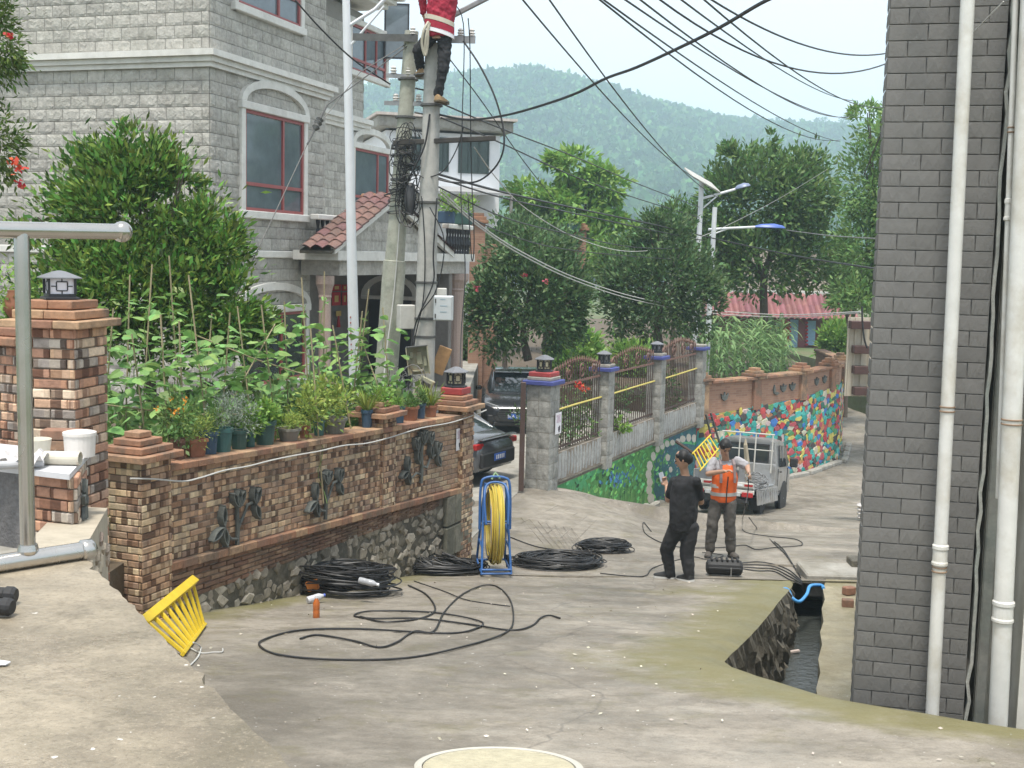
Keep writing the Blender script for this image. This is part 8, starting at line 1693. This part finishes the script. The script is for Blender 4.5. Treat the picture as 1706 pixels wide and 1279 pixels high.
def shoe(t, heel, toe, mt, sole, name='shoe', h=.09, w_=.048):
    d = (toe - heel); L_ = d.length; d.normalize(); sd = d.cross(UP).normalized(); up = sd.cross(d); m_ = MB(); o_ = part(name, m_, mt, t, True) if False else None
    secs = [(0, .8, .85), (.12, .95, 1.05), (.3, .95, 1.0), (.5, 1., .78), (.75, 1.06, .55), (.93, .8, .42), (1, .45, .3)]
    m_.loft([[heel + d * (L_ * t_) + sd * (w_ * a * cos(g)) + up * (.018 + (h * b) * max(0, sin(g)) ** .7) for g in [j * pi / 8 for j in range(9)]] for t_, a, b in secs]); o_ = part(name, m_, mt, t, True, smooth=True)
    m_ = MB(); m_.loft([[heel + d * (L_ * t_ * 1.02 - .005) + sd * (w_ * 1.06 * a * q) + up * z for q, z in ((-1, 0), (1, 0), (1, .024), (-1, .024))] for t_, a, b in secs]); part('sole', m_, sole, o_, True)
def person_px(Y, d):                                        # joints given as (px, py, depth offset)
    return {k: W(a, b, Y + c) for k, (a, b, c) in d.items()}
def torso(mb, hipc, chest, neck, U, Fd, w_hip, w_waist, w_chest, w_sh, dep, grow=0., belly=0.):
    ax = (neck - hipc); n = []
    for f, wd, dp in ((-.10, w_hip * .9, dep * .95), (0, w_hip, dep), (.25, w_waist, dep * (1.0 + belly)), (.55, w_chest * .98, dep * 1.08), (.80, w_sh, dep * 1.0), (.93, w_sh * .78, dep * .75), (1.0, w_sh * .36, dep * .5)):
        c = hipc.lerp(chest, min(1, f / .6)) if f <= .6 else chest.lerp(neck, (f - .6) / .4)
        if f < 0: c = hipc + ax * f
        n.append(oval(c, U, Fd, wd + grow, dp + grow, 18))
    mb.loft(n)

# ---- man in black, walking, seen from behind, looking at a phone
Y1 = 15.05
J = person_px(Y1, dict(head=(1138.5, 765, 0), neck=(1142, 789, .02), chest=(1140, 822, .02), hip=(1138, 872, 0), shL=(1124, 803, .06), shR=(1159, 802, -.04), elL=(1113, 832, .15), wrL=(1111, 810, .36), elR=(1168, 836, .12), wrR=(1150, 838, .3), hpL=(1127, 880, .02), hpR=(1150, 880, -.02), knL=(1110, 915, .10), anL=(1117, 960, .12), knR=(1144, 922, -.02), anR=(1149, 967, -.05)))
gl, gr_ = G(1112, 975), G(1148, 978)
zsh = min(0, 0)
def facing(ax): return V(ax).normalized()
man = thing('person', 'man in black t-shirt and black trousers looking at his phone', 'person', (gl + gr_) / 2)
Fd = facing((-.62, .78, 0)); U = V((Fd.y, -Fd.x, 0))
mb = MB(); P = head(mb, J['head'] + UP * .0, facing((-.90, .35, -.38)), 1.02); cap(mb, J['neck'] - UP * .03, J['head'] - UP * .06, .058, .05); torso(mb, J['hip'], J['chest'], J['neck'] - UP * .02, U, Fd, .15, .15, .165, .17, .105)
for a, b, c in (('shL', 'elL', 'wrL'), ('shR', 'elR', 'wrR')): cap(mb, J[a], J[b], .05, .042); cap(mb, J[b], J[c], .042, .028)
for a, b, c in (('hpL', 'knL', 'anL'), ('hpR', 'knR', 'anR')): cap(mb, J[a], J[b], .075, .052); cap(mb, J[b], J[c], .052, .036)
hand(mb, J['wrL'], facing((-.35, .25, .9)), facing((.4, -.8, .2)), .8); hand(mb, J['wrR'], facing((-.6, .6, .3)), facing((0, .3, .9)), .6)
rem(part('body', mb, SKIN, man, True), .0085, 2); face_bits(man, P, 1.02); hair(man, P, 1.03)
mb = MB(); torso(mb, J['hip'] - UP * .02, J['chest'], J['neck'] - UP * .015, U, Fd, .175, .185, .185, .165, .125, .02, .18)
for a, b in (('shL', 'elL'), ('shR', 'elR')): cap(mb, J[a], J[a].lerp(J[b], .66), .072, .072)
folds(rem(part('t_shirt', mb, BTEE, man, True), .013, 5), .11, .035, 1)
mb = MB(); torso(mb, J['hip'] - UP * .06, J['hip'] + UP * .1, J['hip'] + UP * .14, U, Fd, .165, .16, .15, .14, .12, .012)
for a, b, c in (('hpL', 'knL', 'anL'), ('hpR', 'knR', 'anR')): cap(mb, J[a], J[b], .112, .09); cap(mb, J[b], J[c] + UP * .02, .09, .066)
folds(rem(part('trousers', mb, BPAN, man, True), .013, 5), .1, .035, 2)
hl = V((J['anL'].x + .045, J['anL'].y - .02, zg(J['anL'].x, J['anL'].y))); shoe(man, hl, hl + V((-.25, .10, -.005)), SHOB, SHOW); hr = V((J['anR'].x + .02, J['anR'].y - .06, zg(J['anR'].x, J['anR'].y - .06))); shoe(man, hr, hr + V((-.15, .22, -.03)), SHOB, SHOW)
ph = MB(); c = J['wrL'] + V((-.06, .05, .10)); dv = facing((-.25, .35, .9)); ph.box(c, (.074, .008, .15), dv.cross(V((.7, .7, 0))).normalized(), V((.7, .7, 0)).cross(dv).cross(dv).normalized(), dv, bev=.003); single('mobile_phone', ph, M('phone_shell', (.45, .5, .56), .25, var=.05), 'pale mobile phone held up by the man in black', 'phone')

# ---- man in the orange vest, facing us, working a cable with both hands
Y2 = 17.45
J = person_px(Y2, dict(head=(1208, 745, -.06), neck=(1209, 765, 0), chest=(1208, 793, 0), hip=(1205, 830, .02), shL=(1189, 769, 0), shR=(1229, 768, 0), elL=(1180, 789, -.12), wrL=(1206, 785, -.34), elR=(1245, 777, -.08), wrR=(1247, 786, -.3), hpL=(1193, 838, 0), hpR=(1216, 838, 0), knL=(1187, 872, -.05), anL=(1183, 913, 0), knR=(1215, 874, -.04), anR=(1218, 914, 0)))
wk = thing('person', 'man in orange reflective vest and dark grey trousers working a cable with both hands', 'person', V((J['hip'].x, Y2, zg(J['hip'].x, Y2)))); Fd = facing((.12, -1, 0)); U = V((1, .12, 0)).normalized()
mb = MB(); P = head(mb, J['head'], facing((.18, -.8, -.58)), 1.0); cap(mb, J['neck'] - UP * .03, J['head'] - UP * .05, .056, .05); torso(mb, J['hip'], J['chest'], J['neck'] - UP * .02, U, Fd, .15, .145, .16, .165, .1)
for a, b, c in (('shL', 'elL', 'wrL'), ('shR', 'elR', 'wrR')): cap(mb, J[a], J[b], .05, .043); cap(mb, J[b], J[c], .043, .028)
for a, b, c in (('hpL', 'knL', 'anL'), ('hpR', 'knR', 'anR')): cap(mb, J[a], J[b], .075, .052); cap(mb, J[b], J[c], .052, .036)
hand(mb, J['wrL'], facing((.8, -.5, .25)), facing((.1, -.1, -1)), .7); hand(mb, J['wrR'], facing((.15, -.75, -.5)), facing((-.6, -.3, -.6)), 1.1)
rem(part('body', mb, SKIN, wk, True), .0085, 2); face_bits(wk, P); hair(wk, P, 1.06, fringe=.08)
mb = MB(); torso(mb, J['hip'] + UP * .0, J['chest'], J['neck'] - UP * .015, U, Fd, .155, .155, .175, .18, .11, .008)
for a, b in (('shL', 'elL'), ('shR', 'elR')): cap(mb, J[a], J[a].lerp(J[b], .72), .072, .068)
folds(rem(part('t_shirt', mb, GTEE, wk, True), .012, 4), .07, .035, 3)
mb = MB(); torso(mb, J['hip'] + UP * .01, J['chest'], J['neck'] - UP * .05, U, Fd, .175, .172, .182, .150, .125, .018); vest = rem(part('vest', mb, VEST, wk, True), .012, 4)
hb = J['hip']; 
for z_ in (.08, .20):
    m_ = MB(); cz_ = hb + UP * z_ + (J['chest'] - hb) * .0; o1 = oval(cz_ - UP * .026, U, Fd, .200, .150, 28); o2 = oval(cz_ + UP * .026, U, Fd, .202, .152, 28); i1 = oval(cz_ - UP * .026, U, Fd, .17, .12, 28); i2 = oval(cz_ + UP * .026, U, Fd, .17, .12, 28); m_.loft([i1, o1, o2, i2], cap=False); part('reflective_band', m_, REFL, vest, True, smooth=True)
for sx in (-1, 1): m_ = MB(); m_.tube([J['chest'] + U * (sx * .105) + Fd * .148 - UP * .07, J['chest'] + U * (sx * .105) + Fd * .150, J['neck'] + U * (sx * .098) + Fd * .11 - UP * .06, J['neck'] + U * (sx * .094) + Fd * .03 - UP * .0], [.022, .022, .022, .02], 6); part('shoulder_tape', m_, M('grey_tape', (.25, .2, .2), .6), vest, True)
m_ = MB(); m_.tube([hb + Fd * .148 - UP * .06, hb + Fd * .158 + UP * .14, J['chest'] + Fd * .152 + UP * .02], .009, 6); part('zip', m_, TRIM, vest, True)
mb = MB(); torso(mb, J['hip'] - UP * .05, J['hip'] + UP * .05, J['hip'] + UP * .10, U, Fd, .16, .155, .15, .14, .115, .008)
for a, b, c in (('hpL', 'knL', 'anL'), ('hpR', 'knR', 'anR')): cap(mb, J[a], J[b], .102, .086); cap(mb, J[b], J[c] + UP * .0, .086, .078)
folds(rem(part('trousers', mb, GPAN, wk, True), .013, 5), .11, .035, 4)
for a, dx in (('anL', -.07), ('anR', .06)): hq = V((J[a].x, J[a].y + .06, zg(J[a].x, J[a].y))); shoe(wk, hq, hq + V((dx, -.26, .035)), M('brown_shoe', (.085, .075, .065), .8, var=.2), SHOB)

# ---- lineman in red high on the pole, seen from behind
Y3 = 17.38
J = person_px(Y3, dict(head=(748, -118, .02), neck=(744, -86, 0), chest=(740, -25, -.02), hip=(732, 52, -.02), shL=(714, -66, 0), shR=(770, -66, 0), elL=(703, -5, .05), wrL=(706, 26, .12), elR=(792, -40, .1), wrR=(800, -75, .25), hpL=(716, 62, .0), hpR=(741, 64, -.02), knL=(697, 84, .05), anL=(700, 112, .22), knR=(739, 110, -.06), anR=(730, 156, -.02)))
ln = thing('person', 'lineman in red shirt and black trousers standing high on the pole', 'person', W(731, 168, Y3)); Fd = facing((-.1, 1, 0)); U = V((1, .1, 0)).normalized()
mb = MB(); P = head(mb, J['head'], facing((.2, .9, .1))); cap(mb, J['neck'] - UP * .03, J['head'] - UP * .06, .056, .05); torso(mb, J['hip'], J['chest'], J['neck'] - UP * .02, U, Fd, .15, .15, .165, .17, .1)
for a, b, c in (('shL', 'elL', 'wrL'), ('shR', 'elR', 'wrR')): cap(mb, J[a], J[b], .05, .043); cap(mb, J[b], J[c], .043, .028)
for a, b, c in (('hpL', 'knL', 'anL'), ('hpR', 'knR', 'anR')): cap(mb, J[a], J[b], .072, .05); cap(mb, J[b], J[c], .05, .036)
hand(mb, J['wrL'], facing((.1, .6, -.7)), facing((.9, .3, 0)), 1.); hand(mb, J['wrR'], facing((-.1, .7, .6)), facing((-.8, .3, -.3)), 1.)
rem(part('body', mb, SKIN, ln, True), .0085, 2); face_bits(ln, P); hair(ln, P, 1.04)
mb = MB(); torso(mb, J['hip'] + UP * .03, J['chest'], J['neck'] - UP * .015, U, Fd, .165, .19, .21, .2, .13, .02)
for a, b, c in (('shL', 'elL', 'wrL'), ('shR', 'elR', 'wrR')): cap(mb, J[a], J[b], .076, .062); cap(mb, J[b], J[b].lerp(J[c], .8), .062, .05)
folds(rem(part('red_shirt', mb, RTEE, ln, True), .013, 4), .08, .05, 5)
for k, (z_, mt, hh) in enumerate(((.14, CREAM, .032), (.05, RTEE, .05), (-.02, PAPER, .03))):
    m_ = MB(); tl = V((-.26, 0, 0)); cz_ = J['hip'] + UP * z_
    o_ = [[q + UP * (-(q - cz_).dot(U) * .27 + dz) for q in oval(cz_, U, Fd, .2 + g_, .155 + g_, 28)] for g_, dz in ((-.03, -hh), (.012, -hh), (.012, hh), (-.03, hh))]; m_.loft(o_, cap=False); part('belt' if k == 0 else 'shirt_hem', m_, mt, ln, True, smooth=True)
mb = MB(); torso(mb, J['hip'] - UP * .05, J['hip'] + UP * .05, J['hip'] + UP * .08, U, Fd, .17, .16, .15, .14, .12, .012)
for a, b, c in (('hpL', 'knL', 'anL'), ('hpR', 'knR', 'anR')): cap(mb, J[a], J[b], .105, .085); cap(mb, J[b], J[c], .085, .062)
folds(rem(part('trousers', mb, BPAN, ln, True), .013, 5), .07, .045, 6)
for a, hx, tx in (('anL', (.02, .0, -.075), (-.05, .2, -.08)), ('anR', (-.02, -.02, -.085), (.13, .18, -.10))): shoe(ln, J[a] + V(hx) - UP * .03 - V((0, .05, 0)), J[a] + V(tx) - UP * .03, TANB, M('brown_sole', (.12, .09, .05), .8))
for pts in ([(714, 36, -.16), (706, 50, -.18), (703, 72, -.14), (708, 92, -.1), (712, 78, -.12), (713, 55, -.16), (712, 40, -.16)], [(716, 38, -.16), (710, 60, -.16), (708, 88, -.1)]): m_ = MB(); m_.tube(smooth_pts([W(a, b, Y3 + c) for a, b, c in pts], 5), .02, 6); part('safety_strap', m_, CREAM, ln, True, smooth=True)
bk_ = J['chest'] - Fd * .155
for k, (a, b, w_, h_) in enumerate(((.04, .16, .05, .07), (.10, .17, .022, .06), (.135, .165, .022, .05), (.165, .16, .02, .055), (.11, .125, .1, .012), (.03, .10, .02, .03))): m_ = MB(); m_.box(bk_ + U * a + UP * (b - .12) - Fd * .004, (w_, .012, h_), U, Fd, UP); part('printed_mark', m_, PAPER, ln, True)
for (x0, y0, x1, y1) in ((690, 124, 706, 122), (724, 170, 748, 170)): m_ = MB(); m_.cyl(W(x0, y0, 17.5), W(x1, y1, 17.4), .014, n=8); part('foot_rest', m_, DGAL, pb, True)
